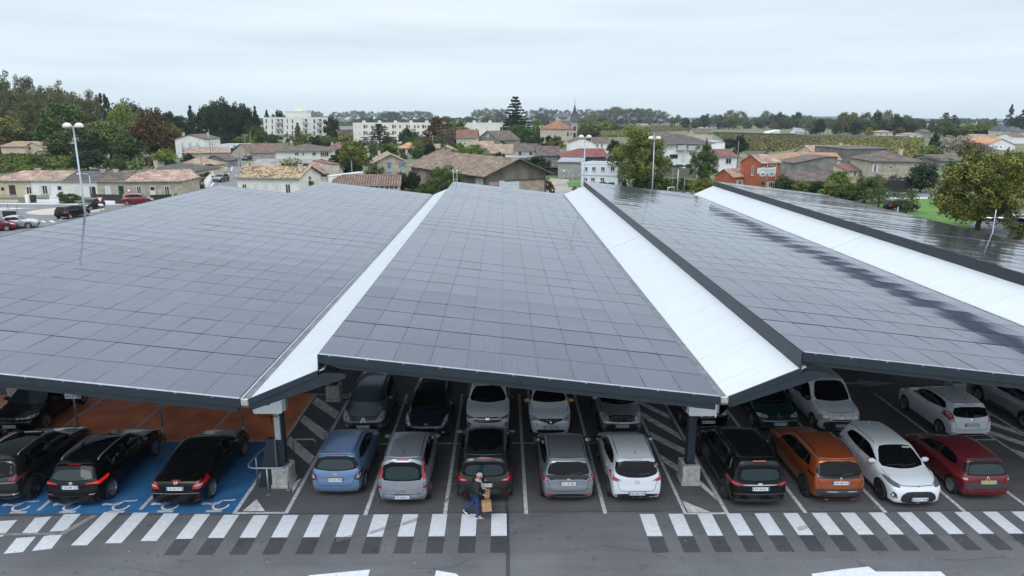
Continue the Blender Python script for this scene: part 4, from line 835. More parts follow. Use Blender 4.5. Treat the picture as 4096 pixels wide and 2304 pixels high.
S_['captur'] = dict(type='suv', L=4.38, W=1.83, H=1.60, paint=p_black, emb='ring', embf=.47, plate='EX-541-TR', pzf=.33, wr=.35, rim='s8', clad=True, rails=True, railmat=M_steel, head=[(.28, .51), (.44, .58), (.485, .56), (.46, .49), (.30, .47)], grille=[(.20, .53), (.15, .38), (-.15, .38), (-.20, .53)], bars=[([(-.20, .53), (-.10, .40), (.10, .40), (.20, .53)], .035), ([(.33, .24), (.44, .34), (.46, .42)], .02), ([(-.33, .24), (-.44, .34), (-.46, .42)], .02)])
S_['xsara'] = dict(type='hatch', L=4.17, W=1.70, H=1.405, paint=p_green, emb='chevrons', embf=.50, plate='CN-570-TR', pzf=.335, wr=.30, rims='cover', mirmat=M_black, head=[(.25, .515), (.44, .555), (.475, .53), (.44, .475), (.27, .475)], grille=[(.22, .52), (.22, .48), (-.22, .48), (-.22, .52)], bars=[([(-.42, .24), (.42, .24)], .02)], grille2=[(.25, .30), (.25, .16), (-.25, .16), (-.25, .30)], antenna=0)
S_['kangoo'] = dict(type='van', L=4.03, W=1.67, H=1.83, paint=p_white, emb='diamond', embf=.44, plate='ER-333-HF', pzf=.25, wr=.30, rims='cover', mirmat=M_black, handle=M_black, panelvan=False, antenna=2, head=[(.27, .40), (.40, .465), (.46, .46), (.47, .385), (.30, .375)], grille=[(.24, .375), (.22, .35), (-.22, .35), (-.24, .375)],
   extra=[('front_bumper', 'front', [(-.47, .34), (.47, .34), (.46, .13), (-.46, .13)], M_darkgrey, .010), ('indicator', 'front', [(.29, .37), (.475, .375), (.475, .345), (.28, .345)], AMBER, .013), ('indicator', 'front', [(-.29, .37), (-.475, .375), (-.475, .345), (-.28, .345)], AMBER, .013)], tail=[(.475, .70), (.48, .46), (.43, .46), (.43, .70)])
S_['fiestaw'] = dict(S_['fiesta'], paint=p_white, plate='CR-868-EW', pzr=.46, three=True, rims='cover', rim='s9', handle=p_white, extra=[('bumper_insert', 'rear', [(-.36, .14), (-.30, .24), (.30, .24), (.36, .14)], M_black, .007)], lowblack=False, rearglass=[(.32, .66), (.365, .72), (.31, .88), (-.31, .88), (-.365, .72), (-.32, .66), (-.1, .635), (.1, .635)])
S_['sandero2'] = dict(type='hatch', L=4.09, W=1.85, H=1.50, paint=p_black, emb=None, plate='GP-217-PZ', pzf=.31, wr=.33, rims='cover', wglass=GLASS_L, head=[(.27, .49), (.45, .555), (.475, .53), (.44, .475), (.28, .465)], grille=[(.27, .50), (.27, .45), (-.27, .45), (-.27, .50)], bars=[([(a, .478), (a + .06, .478)], .022) for a in (-.26, -.17, .11, .20)] + [([(-.06, .49), (-.02, .478), (.02, .478), (.06, .49)], .014), ([(-.06, .466), (-.02, .478), (.02, .478), (.06, .466)], .014)])
def rear_at(S, x, y, L=None): return x, y + S_[S]['L'] / 2
def put(key, x, yb, label, facing=0, rz=0.0, group=BN, cat='car'):
    L = S_[key]['L']; return car(S_[key], label, x, yb + L / 2, (math.pi if facing else 0) + rz, group, True, cat)
put('suvd', -16.1, 20.35, 'dark grey sport utility car with silver rear band at the left edge')
put('corolla', -13.55, 20.3, 'black estate car with red rear lamps lit, plate GN-889-AJ')
put('clk', -10.27, 20.25, 'black coupe with silver wheels and a chrome bumper line, plate GA-361-PT')
put('blue', -5.42, 20.85, 'metallic light blue hatchback beside the left hatched island, plate CZ-403-WN')
put('meriva', -3.20, 20.3, 'silver minivan with tall upright tail lamps, plate FR-658-LV')
put('cmax', -.62, 20.4, 'black minivan with glass roof directly behind the walking man')
put('yaris', 2.05, 20.4, 'silver hatchback with a black band across its tail, plate FY-137-BN')
put('mazda', 4.22, 20.35, 'white hatchback seen from the rear, plate EQ-802-AB')
put('smax', 8.0, 20.0, 'black people carrier with chrome window line, plate BX-056-JX')
put('suvo', 10.62, 20.2, 'burnt orange sport utility car with twin exhaust tips, plate GB-068-GG')
put('yarisw', 12.95, 19.95, 'white hatchback facing the crossing with a wide black grille, plate GA-017-HH', 1, R(1.5))
put('clio', 15.45, 20.4, 'dark red old hatchback with yellow plate AZ-695-XA')
put('sandero2', -19.0, 25.6, 'black hatchback facing the camera on the orange bays, plate GP-217-PZ', 1)
S_['tiny'] = dict(S_['corolla'], plate='DK-318-LM', emb=None, tailmat=RED)
put('tiny', -19.3, 20.35, 'black car only just in view at the left edge of the blue bays')
put('c3', -5.42, 25.5, 'slate grey hatchback facing the camera with bright windscreen reflection, plate CC-441-JL', 1)
put('fiesta', -2.95, 24.95, 'dark navy hatchback facing the camera behind the silver minivan', 1)
put('tcross', -.62, 25.3, 'white sport utility car facing the camera behind the black glass-roofed minivan', 1)
put('twingo', 1.80, 25.2, 'small white city car with yellow mirrors facing the camera, plate FY-766-RK', 1)
put('sandero', 4.55, 25.25, 'silver crossover hatchback with roof rails facing the camera, plate EZ-447-ZP', 1)
put('captur', 7.95, 25.55, 'black crossover facing the camera half hidden behind the right post', 1)
put('xsara', 10.72, 25.45, 'dark green hatchback facing the camera, plate CN-570-TR', 1)
put('kangoo', 13.05, 25.3, 'tall white van facing the camera with orange indicator lamps, plate ER-333-HF', 1, cat='van')
put('fiestaw', 17.75, 24.75, 'white three-door hatchback parked alone in the second row, plate CR-868-EW')
S_['far_silver'] = dict(type='estate', L=4.5, W=1.75, H=1.45, paint=p_silverlt, emb=None, plate='AM-527-RC', clad=True, wr=.31, rims='cover', rim='s9')
put('far_silver', 21.5, 25.2, 'light silver estate car at the right edge in the second row')

# ------------------------------------------------------------ things on the car park
pole_m = mat('sign_pole_grey', (.22, .25, .28), .45, metal=.5, var=.15, scale=4)
def inverter(x, y, z0, w_, label):
    r = empty('inverter_box', (x, y, z0), 0, label, 'inverter', 'electric inverters hung on the canopy posts')
    b = MB(); b.prism(smooth_poly([(-w_ / 2, 0), (w_ / 2, 0), (w_ / 2, .68), (-w_ / 2, .68)], 2, .06), -.30, -.02, 'y'); b.build('case', M_whitepl, r)
    b = MB(); b.box(w_ / 2 + .005, w_ / 2 + .10, -.22, -.04, .06, .60); b.box(-w_ / 2 + .06, w_ / 2 + .03, -.02, .22, .08, .62); b.build('heat_sink', mat('aluminium_grey', (.4, .42, .44), .45, metal=.5), r)
    b = MB(); b.prism(smooth_poly([(-.09, .29), (.09, .29), (.09, .36), (-.09, .36)], 2), -.306, -.302, 'y'); b.build('display', M_black, r)
    b = MB(); b.box(w_ / 2 - .17, w_ / 2 - .11, -.305, -.302, .55, .61, 0); b.box(w_ / 2 - .10, w_ / 2 - .05, -.305, -.302, .55, .61, 1); b.box(w_ / 2 - .14, w_ / 2 - .06, -.305, -.302, .50, .515, 2)
    b.build('warning_label', [mat('label_yellow', (.6, .42, .04), .5), mat('label_blue', (.05, .12, .4), .5), M_black], r)
    b = MB(); rn = random.Random(2)
    for i in range(6):
        xs_ = -w_ / 2 + .12 + i * (w_ - .24) / 5
        b.tube([(xs_, -.16, .01), (xs_ * .9, -.16, -.10 - rn.random() * .04), (xs_ * .5, -.14, -.17 - rn.random() * .03), (0.05, -.12, -.14), (.03, -.10, -.40)], .012, 6)
    b.build('cables', M_black, r)
y_ = 21.7
p = G(1071, 1655); 
zi = ZAT(1071, 1655, y_ - .3); inverter(XAT(1071, 1655, y_ - .3), y_, zi, .93, 'white inverter box with cables above the railing on the left post')
zi = ZAT(2810, 1664, y_ - .3); inverter(XAT(2810, 1664, y_ - .3), y_, zi, .90, 'white inverter box on the right post under the middle canopy edge')
# pale cable cover on the near left post and its foot cabinet
cc = empty('cable_duct', (-7.41, 21.6, 0), 0, 'pale grey cable duct running up the front of the left post', 'duct')
b = MB(); b.box(-.11, .07, .115, .19, 1.7, 3.3); b.build('duct_cover', mat('duct_grey', (.42, .46, .49), .4, var=.08, scale=3), cc); b = MB(); b.box(-.06, .02, .110, .114, 2.45, 2.51); b.build('yellow_sticker', mat('label_yellow', (.6, .42, .04), .5), cc)
cb = empty('cable_cabinet', (-7.95, 21.75, 0), 0, 'dark steel cabinet leaning over the left concrete base', 'cabinet')
b = MB(); b.prism([(-.22, 0), (.17, 0), (.42, .74), (.42, 1.75), (.16, 1.75), (-.02, 1.0)], -.10, .10, 'y'); b.build('casing', M_fascia, cb, bevel=.01)
b = MB(); b.box(.415, .43, -.11, .11, .74, 1.76); b.build('edge_strip', M_steel, cb)
g = empty('guard_rail', (-7.7, 21.2, 0), 0, 'galvanised tube guard rail around the left concrete base', 'guard rail')
b = MB(); b.tube([(.15, 1.9, .95), (-.25, 1.9, .96), (-.45, 1.75, .96), (-.62, 1.0, .95), (-.68, .25, .95), (-.58, .06, .95), (-.4, 0, .95), (.42, 0, .95), (.55, .08, .95), (.58, .35, .95)], .028, 10); b.build('top_rail', M_steel, g)
for (a, c_) in ((-.64, .85), (.0, 0), (.56, .32)):
    b = MB(); b.tube([(0, 0, .0), (0, 0, .95)], .026, 10); b.box(-.07, .07, -.07, .07, .001, .012); o = b.build('rail_post', M_steel, g); o.location = (a, c_, 0)
g = empty('guard_rail', (-6.95, 23.3, 0), 0, 'short galvanised rail behind the left post beside the hatching', 'guard rail')
b = MB(); b.tube([(-.5, 0, .0), (-.5, 0, .9), (-.4, 0, .96), (.2, .02, .96), (.28, .0, .9), (.28, 0, .78)], .028, 10); b.build('bent_tube', M_steel, g)
# sign posts of the accessible bays
for i, (px, hh) in enumerate(((322, 0), (656, 0), (975, 0))):
    q = G(px, 1768); r = empty('sign_post', (q.x, 25.2, 0), 0, ['grey sign post with round no-parking sign and SAUF plate', 'plain grey sign post in front of the black estate car', 'plain grey sign post in front of the black coupe'][i], 'sign post')
    b = MB(); b.tube([(0, 0, 0), (0, 0, 3.0)], .038, 10); b.build('pole', pole_m, r); b = MB(); b.tube([(0, 0, .0), (0, 0, .62)], .046, 10); b.build('sleeve', M_steel, r)
    if i != -1:
        kids0 = set(r.children)
        b = MB(); b.lathe([(0, -.06), (.225, -.06), (.225, -.045), (0, -.045)], 28, 0, 'y', (0, 0, 2.48), smooth=False); d_ = b.build('round_sign', mat('sign_red', (.45, .02, .02), .4), r)
        b = MB(); b.lathe([(0, -.064), (.175, -.064), (.175, -.061)], 28, 0, 'y', (0, 0, 2.48), smooth=False); b.build('blue_disc', mat('sign_blue', (.02, .1, .42), .4), d_)
        b = MB(); M_ = Matrix.Translation((0, 0, 2.48)) @ Matrix.Rotation(R(45), 4, 'Y'); b.box(-.19, .19, -.068, -.065, -.022, .022, 0, M_); b.build('red_bar', mat('sign_red', (.45, .02, .02), .4), d_)
        b = MB(); b.box(-.29, .29, -.06, -.045, 2.02, 2.20, 0); b.box(.14, .27, -.063, -.06, 2.03, 2.19, 1); pl_ = b.build('sub_plate', [M_whitepl, mat('sign_blue', (.02, .1, .42), .4)], r)
        me = text_mesh('SAUF', .15, PTXT, 'plate_lettering'); t = bpy.data.objects.new('plate_lettering', me); C.objects.link(t); t.parent = pl_; t.location = (-.085, -.062, 2.11); t.rotation_euler = (R(90), 0, 0)
        b = MB(); b.lathe([(.018, 0), (.0, 0)], 8, 0, 'y', (.20, -.066, 2.165), smooth=False)
        for i_ in range(10):
            a0 = R(170 + i_ * 20); a1 = a0 + R(20); b.face([(.195 + .042 * math.cos(a0), -.066, 2.085 + .042 * math.sin(a0)), (.195 + .042 * math.cos(a1), -.066, 2.085 + .042 * math.sin(a1)), (.195 + .028 * math.cos(a1), -.066, 2.085 + .028 * math.sin(a1)), (.195 + .028 * math.cos(a0), -.066, 2.085 + .028 * math.sin(a0))])
        b.box(.192, .204, -.067, -.065, 2.09, 2.145); b.box(.20, .24, -.067, -.065, 2.09, 2.102); b.build('wheelchair_pictogram', M_whitepl, pl_)
        dz = (ZAT(295, 1585, 25.15) - 2.11) if i == 0 else .35
        for o in set(r.children) - kids0: o.location.z += dz

# ------------------------------------------------------------ the walking man with paper bags
def skin_body(name, joints, edges, rad, m, parent, lvl=2, root_i=0):
    me = bpy.data.meshes.new(name); me.from_pydata(joints, edges, []); o = bpy.data.objects.new(name, me); C.objects.link(o)
    md = o.modifiers.new('skin', 'SKIN'); me.skin_vertices.new() if not me.skin_vertices else None
    for i, v in enumerate(me.skin_vertices[0].data): v.radius = rad[i] if isinstance(rad[i], tuple) else (rad[i], rad[i]); v.use_root = (i == root_i)
    md.use_smooth_shade = True; ms = o.modifiers.new('sub', 'SUBSURF'); ms.levels = lvl; ms.render_levels = lvl
    dg = bpy.context.evaluated_depsgraph_get(); nm = bpy.data.meshes.new_from_object(o.evaluated_get(dg)); o.modifiers.clear(); o.data = nm; nm.materials.clear(); nm.materials.append(m)
    nm.polygons.foreach_set('use_smooth', [True] * len(nm.polygons)); o.parent = parent; return o
fp = G(1922, 2070); bp_ = G(1866, 2050)
man = empty('person', (fp.x - .10, fp.y + .06, 0), 0, 'man in dark quilted jacket and jeans walking right with paper bags', 'person')
sk = mat('skin', (.46, .26, .19), .6); jk = mat('quilted_jacket', (.016, .02, .018), .75, var=.3, scale=9, bump=.02, bscale=14, stretch=(1, 1, 3)); jn = mat('jeans', (.012, .045, .12), .8, var=.3, scale=12)
# x forward (to the right), y away from the camera; front (right) leg planted ahead, left leg trailing with heel raised
J = [(-.06, 0, .95), (-.05, 0, 1.10), (-.03, 0, 1.28), (.00, 0, 1.43), (.035, 0, 1.52), (.06, 0, 1.575),
     (-.04, -.10, .90), (.04, -.10, .50), (.02, -.10, .09), (.15, -.11, .045),
     (-.06, .10, .90), (-.12, .10, .49), (-.44, .10, .22), (-.36, .11, .08),
     (.00, -.17, 1.38), (.00, -.24, 1.13), (.22, -.20, 1.00), (.29, -.18, .985),
     (.00, .17, 1.38), (.02, .24, 1.13), (.24, .17, 1.02), (.31, .15, 1.0)]
E_ = [(0, 1), (1, 2), (2, 3), (3, 4), (4, 5), (0, 6), (6, 7), (7, 8), (8, 9), (0, 10), (10, 11), (11, 12), (12, 13), (3, 14), (14, 15), (15, 16), (16, 17), (3, 18), (18, 19), (19, 20), (20, 21)]
Rr = [(.13, .10), (.12, .10), (.13, .10), (.10, .08), .055, .05, .085, .06, .045, .04, .085, .06, .045, .035, .06, .048, .036, .028, .06, .048, .036, .028]
body_o = skin_body('body', J, E_, Rr, sk, man)
legsJ = [J[i] for i in (0, 6, 7, 8, 10, 11, 12)]; trousers = skin_body('trousers', legsJ, [(0, 1), (1, 2), (2, 3), (0, 4), (4, 5), (5, 6)], [(.165, .135), .105, .08, .072, .105, .08, .072], jn, man)
jkJ = [(-.06, 0, .88), (-.055, 0, 1.0), (-.05, 0, 1.12), (-.03, 0, 1.28), (.0, 0, 1.42), (.02, 0, 1.47), (.00, -.20, 1.39), (.00, -.25, 1.13), (.20, -.205, 1.01), (.0, .20, 1.39), (.02, .25, 1.13), (.22, .18, 1.02)]
jacket = skin_body('jacket', jkJ, [(0, 1), (1, 2), (2, 3), (3, 4), (4, 5), (4, 6), (6, 7), (7, 8), (4, 9), (9, 10), (10, 11)], [(.175, .15), (.185, .16), (.18, .155), (.20, .165), (.19, .135), (.085, .08), .105, .075, .058, .105, .075, .058], jk, man, root_i=3)
scarf = skin_body('scarf', [(.03, -.07, 1.47), (.09, -.03, 1.47), (.10, .04, 1.46), (.03, .08, 1.47), (-.04, 0, 1.5), (.14, -.02, 1.36), (.17, -.03, 1.22), (.19, -.03, 1.10)], [(0, 1), (1, 2), (2, 3), (3, 4), (4, 0), (1, 5), (5, 6), (6, 7)], [.05, .05, .05, .05, .05, (.05, .04), (.05, .03), (.055, .025)], mat('grey_scarf', (.34, .30, .31), .9, var=.15, scale=20), man)
# head: grid-sculpted egg with nose, brow, ears; looking slightly down
def head(parent):
    n, m_ = 28, 22; vs = []
    for j in range(m_ + 1):
        ph = math.pi * j / m_; 
        for i in range(n):
            th = 2 * math.pi * i / n; x = math.sin(ph) * math.cos(th); y = math.sin(ph) * math.sin(th); z = math.cos(ph)
            jaw = 1 - .28 * max(0, -z) ** 1.3; X = .098 * x * (1 if x > 0 else 1.08) * (jaw if x < 0 else 1 - .1 * max(0, -z)); Yv = .076 * y * jaw; Zv = .118 * z
            if x > 0: X += .024 * math.exp(-((Yv / .013) ** 2)) * math.exp(-((Zv + .018) / .022) ** 2) + .007 * math.exp(-((Zv - .028) / .01) ** 2) - .008 * math.exp(-((abs(Yv) - .03) / .014) ** 2) * math.exp(-((Zv - .008) / .012) ** 2) + .005 * math.exp(-((Zv + .06) / .008) ** 2) * math.exp(-(Yv / .025) ** 2)
            vs.append((X, Yv, Zv))
    b = MB(); b.v = vs
    for j in range(m_):
        for i in range(n): q = (i + 1) % n; b.f.append([j * n + i, j * n + q, (j + 1) * n + q, (j + 1) * n + i]); b.m.append(0); b.sm.append(True)
    for s in (1, -1):
        b.lathe([(.0, -.008), (.026, -.006), (.03, .004), (.018, .01), (0, .006)], 10, 0, 'y', (-.008, s * .078, -.005))
    h = b.build('head', sk, parent); h.location = (.085, 0, 1.655); h.rotation_euler = (0, R(20), R(-12))
    e = MB()
    for s in (1, -1): e.lathe([(0, .012), (.009, .009), (.012, 0), (.009, -.009), (0, -.012)], 10, 0, 'x', (.077, s * .03, .008))
    e.build('eyes', mat('eye_dark', (.04, .03, .025), .2), h)
    b = MB(); k = 0; vs = []
    for j in range(12):
        ph = math.pi * .60 * j / 11
        for i in range(24):
            th = 2 * math.pi * i / 24; x = math.sin(ph) * math.cos(th); y = math.sin(ph) * math.sin(th); z = math.cos(ph)
            s = 1.045 if not (x > .45 and z < .62) else .93
            if z > .80 : s = 1.012
            vs.append((.098 * x * s * (1 if x > 0 else 1.08), .076 * y * s, .118 * z * s))
    b.v = vs
    for j in range(11):
        for i in range(24): q = (i + 1) % 24; b.f.append([j * 24 + i, j * 24 + q, (j + 1) * 24 + q, (j + 1) * 24 + i]); b.m.append(0); b.sm.append(True)
    b.build('hair', mat('grey_cropped_hair', (.36, .30, .27), .9, var=.2, scale=60), h)
head(man)
man.scale = (.97, .95, .84)
def hand(loc, rz, parent, curl=1.2, mirror=1):
    h = empty('hand', loc); h.parent = parent; h.rotation_euler = rz
    Jh = [(0, 0, 0), (.035, 0, 0), (.07, .0, 0)]; Eh = [(0, 1), (1, 2)]; Rh = [(.024, .02), (.036, .018), (.036, .016)]
    for f_, (oy, ln_) in enumerate(((-.03, .062), (-.010, .072), (.011, .068), (.030, .054))):
        k = len(Jh); a = 0; x = .078; z = 0; Jh.append((x, oy, z)); Eh.append((2, k)); Rh.append(.010)
        for s_ in range(3):
            a += curl * .62; x += math.cos(a) * ln_ * .42; z -= math.sin(a) * ln_ * .42; Jh.append((x, oy, z)); Eh.append((k + s_, k + s_ + 1)); Rh.append(.0085 - .0008 * s_)
    k = len(Jh); Jh += [(.03, -.04 * mirror, -.008), (.055, -.052 * mirror, -.022), (.08, -.046 * mirror, -.034)]; Eh += [(1, k), (k, k + 1), (k + 1, k + 2)]; Rh += [.012, .0095, .008]
    o = skin_body('palm', Jh, Eh, Rh, sk, h, 2); return h
hand((.27, -.19, .985), (0, R(25), R(10)), man); hand((.29, .155, 1.0), (0, R(25), R(-10)), man, mirror=-1)
def shoe(x, y, z, pitch, nm_m):
    b = MB(); n = 16; prof = [(-.09, .032), (-.06, .04), (0, .038), (.08, .045), (.14, .042), (.185, .02)]
    rings = [(.0, 1.0, 1.0), (.035, 1.02, 1.0), (.06, .9, .96), (.085, .62, .75), (.10, .45, .45)]
    for zz, sy, sx in rings:
        for i in range(n):
            t = 2 * math.pi * i / n; lx = math.cos(t) * .14 * sx + .045 - (.05 if zz > .08 else 0) ; b.v.append((lx, math.sin(t) * .047 * sy, zz))
    for j in range(len(rings) - 1):
        for i in range(n): q = (i + 1) % n; b.f.append([j * n + i, j * n + q, (j + 1) * n + q, (j + 1) * n + i]); b.m.append(1 if j == 0 else 0); b.sm.append(True)
    b.f.append(list(range(n))); b.m.append(1); b.sm.append(False); b.f.append([(len(rings) - 1) * n + i for i in range(n)]); b.m.append(0); b.sm.append(False)
    o = b.build('shoe', [mat('shoe_navy', (.01, .016, .05), .7), M_whitepl], man); o.location = (x, y, z); o.rotation_euler = (0, pitch, 0)
    s = MB(); s.tube([(.02, -.048, .03), (.07, -.046, .06)], .008, 6); s.tube([(.06, -.05, .03), (.10, -.042, .055)], .007, 6); s.build('shoe_stripe', M_whitepl, o)
shoe(.04, -.105, .0, 0, 0); shoe(-.41, .105, .115, R(48), 0)
kraft = mat('kraft_paper', (.42, .25, .14), .8, var=.1, scale=7, bump=.004, bscale=9)
def bag(x, y, z, w_, d_, h_, rot, label, rz):
    r = empty('paper_bag', (man.location.x + x * .83, man.location.y + y * .83, z * .83), rz, label, 'paper bag'); r.scale = (.85, .85, .85); r.rotation_euler = (0, rot, rz)
    b = MB(); t = .004
    q = [(-w_ / 2, -d_ / 2), (w_ / 2, -d_ / 2), (w_ / 2, d_ / 2), (-w_ / 2, d_ / 2)]
    for i in range(4):
        a = q[i]; c_ = q[(i + 1) % 4]; mid = ((a[0] + c_[0]) / 2 * (.90 if i % 2 else 1), (a[1] + c_[1]) / 2)
        b.face([(a[0], a[1], 0), (mid[0], mid[1], 0), (mid[0], mid[1], h_ * (.985)), (a[0], a[1], h_)]); b.face([(mid[0], mid[1], 0), (c_[0], c_[1], 0), (c_[0], c_[1], h_), (mid[0], mid[1], h_ * .985)])
    b.face([(p_[0], p_[1], 0) for p_ in q]); s_ = b.build('sack', kraft, r, fix=False)
    sd = s_.modifiers.new('thick', 'SOLIDIFY'); sd.thickness = .005
    for s in (-1, 1):
        b = MB(); b.tube([(-.05, s * d_ / 2, h_ - .02), (-.045, s * d_ * .4, h_ + .08), (-.02, s * .01, h_ + .14), (.02, s * .01, h_ + .14), (.045, s * d_ * .4, h_ + .08), (.05, s * d_ / 2, h_ - .02)], .006, 6); b.build('handle', kraft, r)
bag(.37, -.25, .40, .34, .17, .38, R(-4), 'large brown paper bag with handles hanging low in front of the walking man', R(5))
bag(.36, .19, .68, .18, .11, .27, R(6), 'small brown paper bag held behind the large one by the walking man', R(-10))

# ------------------------------------------------------------ town: roofs, walls, windows
def tile_mat(name, c1, c2, c3, stripe=.35, u=.24, v=.38, contrast=1.0):
    if name in MATS: return MATS[name]
    m = bpy.data.materials.new(name); MATS[name] = m; m.use_nodes = True; t = m.node_tree; b = t.nodes['Principled BSDF']; b.inputs['Roughness'].default_value = .85
    tcn = N('ShaderNodeTexCoord', t); mp_ = N('ShaderNodeMapping', t); mp_.inputs['Scale'].default_value = (1 / u, 1 / v, 1); t.links.new(tcn.outputs['UV'], mp_.inputs[0])
    fl = N('ShaderNodeVectorMath', t, operation='FLOOR'); t.links.new(mp_.outputs[0], fl.inputs[0]); wn = N('ShaderNodeTexWhiteNoise', t, noise_dimensions='2D'); t.links.new(fl.outputs[0], wn.inputs['Vector'])
    nz_ = N('ShaderNodeTexNoise', t); nz_.inputs['Scale'].default_value = .5; nz_.inputs['Detail'].default_value = 6; t.links.new(tcn.outputs['UV'], nz_.inputs[0])
    ad = N('ShaderNodeMath', t, operation='MULTIPLY_ADD'); ad.inputs[1].default_value = .5 * contrast; t.links.new(wn.outputs[0], ad.inputs[0]); 
    sc = N('ShaderNodeMath', t, operation='MULTIPLY_ADD'); sc.inputs[1].default_value = 1.2; sc.inputs[2].default_value = -.35; t.links.new(nz_.outputs[0], sc.inputs[0]); t.links.new(sc.outputs[0], ad.inputs[2])
    r = N('ShaderNodeValToRGB', t); e = r.color_ramp.elements; e[0].position = .12; e[0].color = tuple(c1) + (1,); e[1].position = .9; e[1].color = tuple(c3) + (1,); x = e.new(.5); x.color = tuple(c2) + (1,)
    t.links.new(ad.outputs[0], r.inputs[0])
    sp_ = N('ShaderNodeSeparateXYZ', t); t.links.new(mp_.outputs[0], sp_.inputs[0]); fr = N('ShaderNodeMath', t, operation='FRACT'); t.links.new(sp_.outputs[0], fr.inputs[0])
    pp = N('ShaderNodeMath', t, operation='PINGPONG'); pp.inputs[1].default_value = .5; t.links.new(fr.outputs[0], pp.inputs[0])
    bp = N('ShaderNodeBump', t); bp.inputs['Distance'].default_value = .09 * stripe / .35; t.links.new(pp.outputs[0], bp.inputs['Height']); t.links.new(bp.outputs[0], b.inputs['Normal'])
    t.links.new(r.outputs[0], b.inputs['Base Color'])
    if stripe >= .8:          # shade of the tile gutters, painted into the colour between cover tiles
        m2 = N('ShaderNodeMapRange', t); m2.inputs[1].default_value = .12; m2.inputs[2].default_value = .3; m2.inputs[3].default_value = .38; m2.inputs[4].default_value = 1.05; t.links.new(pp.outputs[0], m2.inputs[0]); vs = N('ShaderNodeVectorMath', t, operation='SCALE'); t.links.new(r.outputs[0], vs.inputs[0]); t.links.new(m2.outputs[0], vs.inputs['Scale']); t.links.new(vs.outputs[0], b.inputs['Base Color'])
    return m
T_pink = tile_mat('tiles_pale_pink', (.15, .085, .065), (.29, .185, .14), (.44, .33, .26)); T_brown = tile_mat('tiles_weathered_brown', (.035, .027, .023), (.085, .062, .05), (.16, .12, .095))
T_dark = tile_mat('tiles_dark', (.035, .03, .03), (.06, .05, .048), (.10, .085, .075)); T_tan = tile_mat('tiles_tan', (.13, .09, .065), (.25, .175, .125), (.38, .29, .21)); T_red = tile_mat('tiles_red', (.085, .035, .025), (.145, .06, .042), (.21, .10, .075))
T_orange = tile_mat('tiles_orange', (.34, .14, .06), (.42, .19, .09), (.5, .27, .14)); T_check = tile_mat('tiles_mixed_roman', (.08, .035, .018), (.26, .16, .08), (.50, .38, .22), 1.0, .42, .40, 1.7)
T_moss = tile_mat('tiles_mossy_rust', (.07, .04, .03), (.14, .085, .065), (.22, .19, .12), .4, .3, .42, 1.2); T_redbr = tile_mat('tiles_red_brown', (.10, .06, .045), (.17, .10, .075), (.24, .16, .125), .8, .42, .4)
T_slate = tile_mat('slate', (.03, .035, .045), (.05, .06, .075), (.08, .09, .11), .1); T_metal = mat('grey_metal_roof', (.20, .22, .24), .5, metal=.3, var=.2, scale=.6); T_maroon = tile_mat('maroon_sheet', (.10, .02, .018), (.14, .03, .025), (.18, .045, .04), .3, .5, 3)
T_orrow = tile_mat('tiles_salmon', (.28, .13, .075), (.38, .21, .12), (.48, .30, .18), .8, .4, .4)
W_cream = mat('render_cream', (.52, .46, .34), .9, var=.10, scale=.6, detail=9); W_white = mat('render_white', (.72, .73, .72), .9, var=.08, scale=.5, detail=9); W_stone = mat('limestone_wall', (.38, .34, .27), .9, var=.22, scale=1.6, detail=10)
W_ivory = mat('render_ivory', (.70, .69, .63), .9, var=.06, scale=.4); W_grey = mat('grey_render', (.20, .20, .19), .9, var=.3, scale=.6, detail=10); W_barn = mat('barn_wood_grey', (.14, .125, .11), .9, var=.35, scale=.5, detail=10, stretch=(1, 1, .35))
W_brick = mat('red_brick', (.33, .09, .045), .85, var=.16, scale=1.2, detail=9); W_block = mat('grey_block_wall', (.28, .28, .27), .9, var=.18, scale=1.5, detail=9); W_oldw = mat('flaking_white_stone', (.58, .57, .53), .9, var=.2, scale=1.3, detail=10, ramp=(.25, .45))
W_wstone = mat('pale_stone', (.46, .42, .34), .9, var=.18, scale=.9, detail=10); W_dark = mat('dark_boards', (.06, .06, .058), .85, var=.3, scale=1.0); W_panel = mat('white_cabin_panel', (.68, .73, .78), .5, var=.06, scale=.5)
F_white = mat('window_frame_white', (.62, .62, .6), .5); F_pane = mat('window_pane', (.025, .035, .04), .08); F_dark = mat('opening_dark', (.012, .012, .012), .6); S_blue = mat('shutter_blue', (.08, .16, .38), .6); S_lblue = mat('shutter_pale_blue', (.38, .48, .58), .6)
S_brown = mat('shutter_brown', (.05, .03, .025), .6); S_red = mat('shutter_brick_red', (.20, .045, .035), .6); S_white = mat('shutter_white', (.6, .62, .63), .6); S_cream = mat('shutter_cream', (.5, .42, .26), .6); S_green = mat('dark_green_paint', (.01, .05, .035), .5); D_red = mat('door_red', (.16, .01, .012), .5); W_clap = mat('white_sheet_door', (.58, .63, .66), .5, var=.04, scale=3)
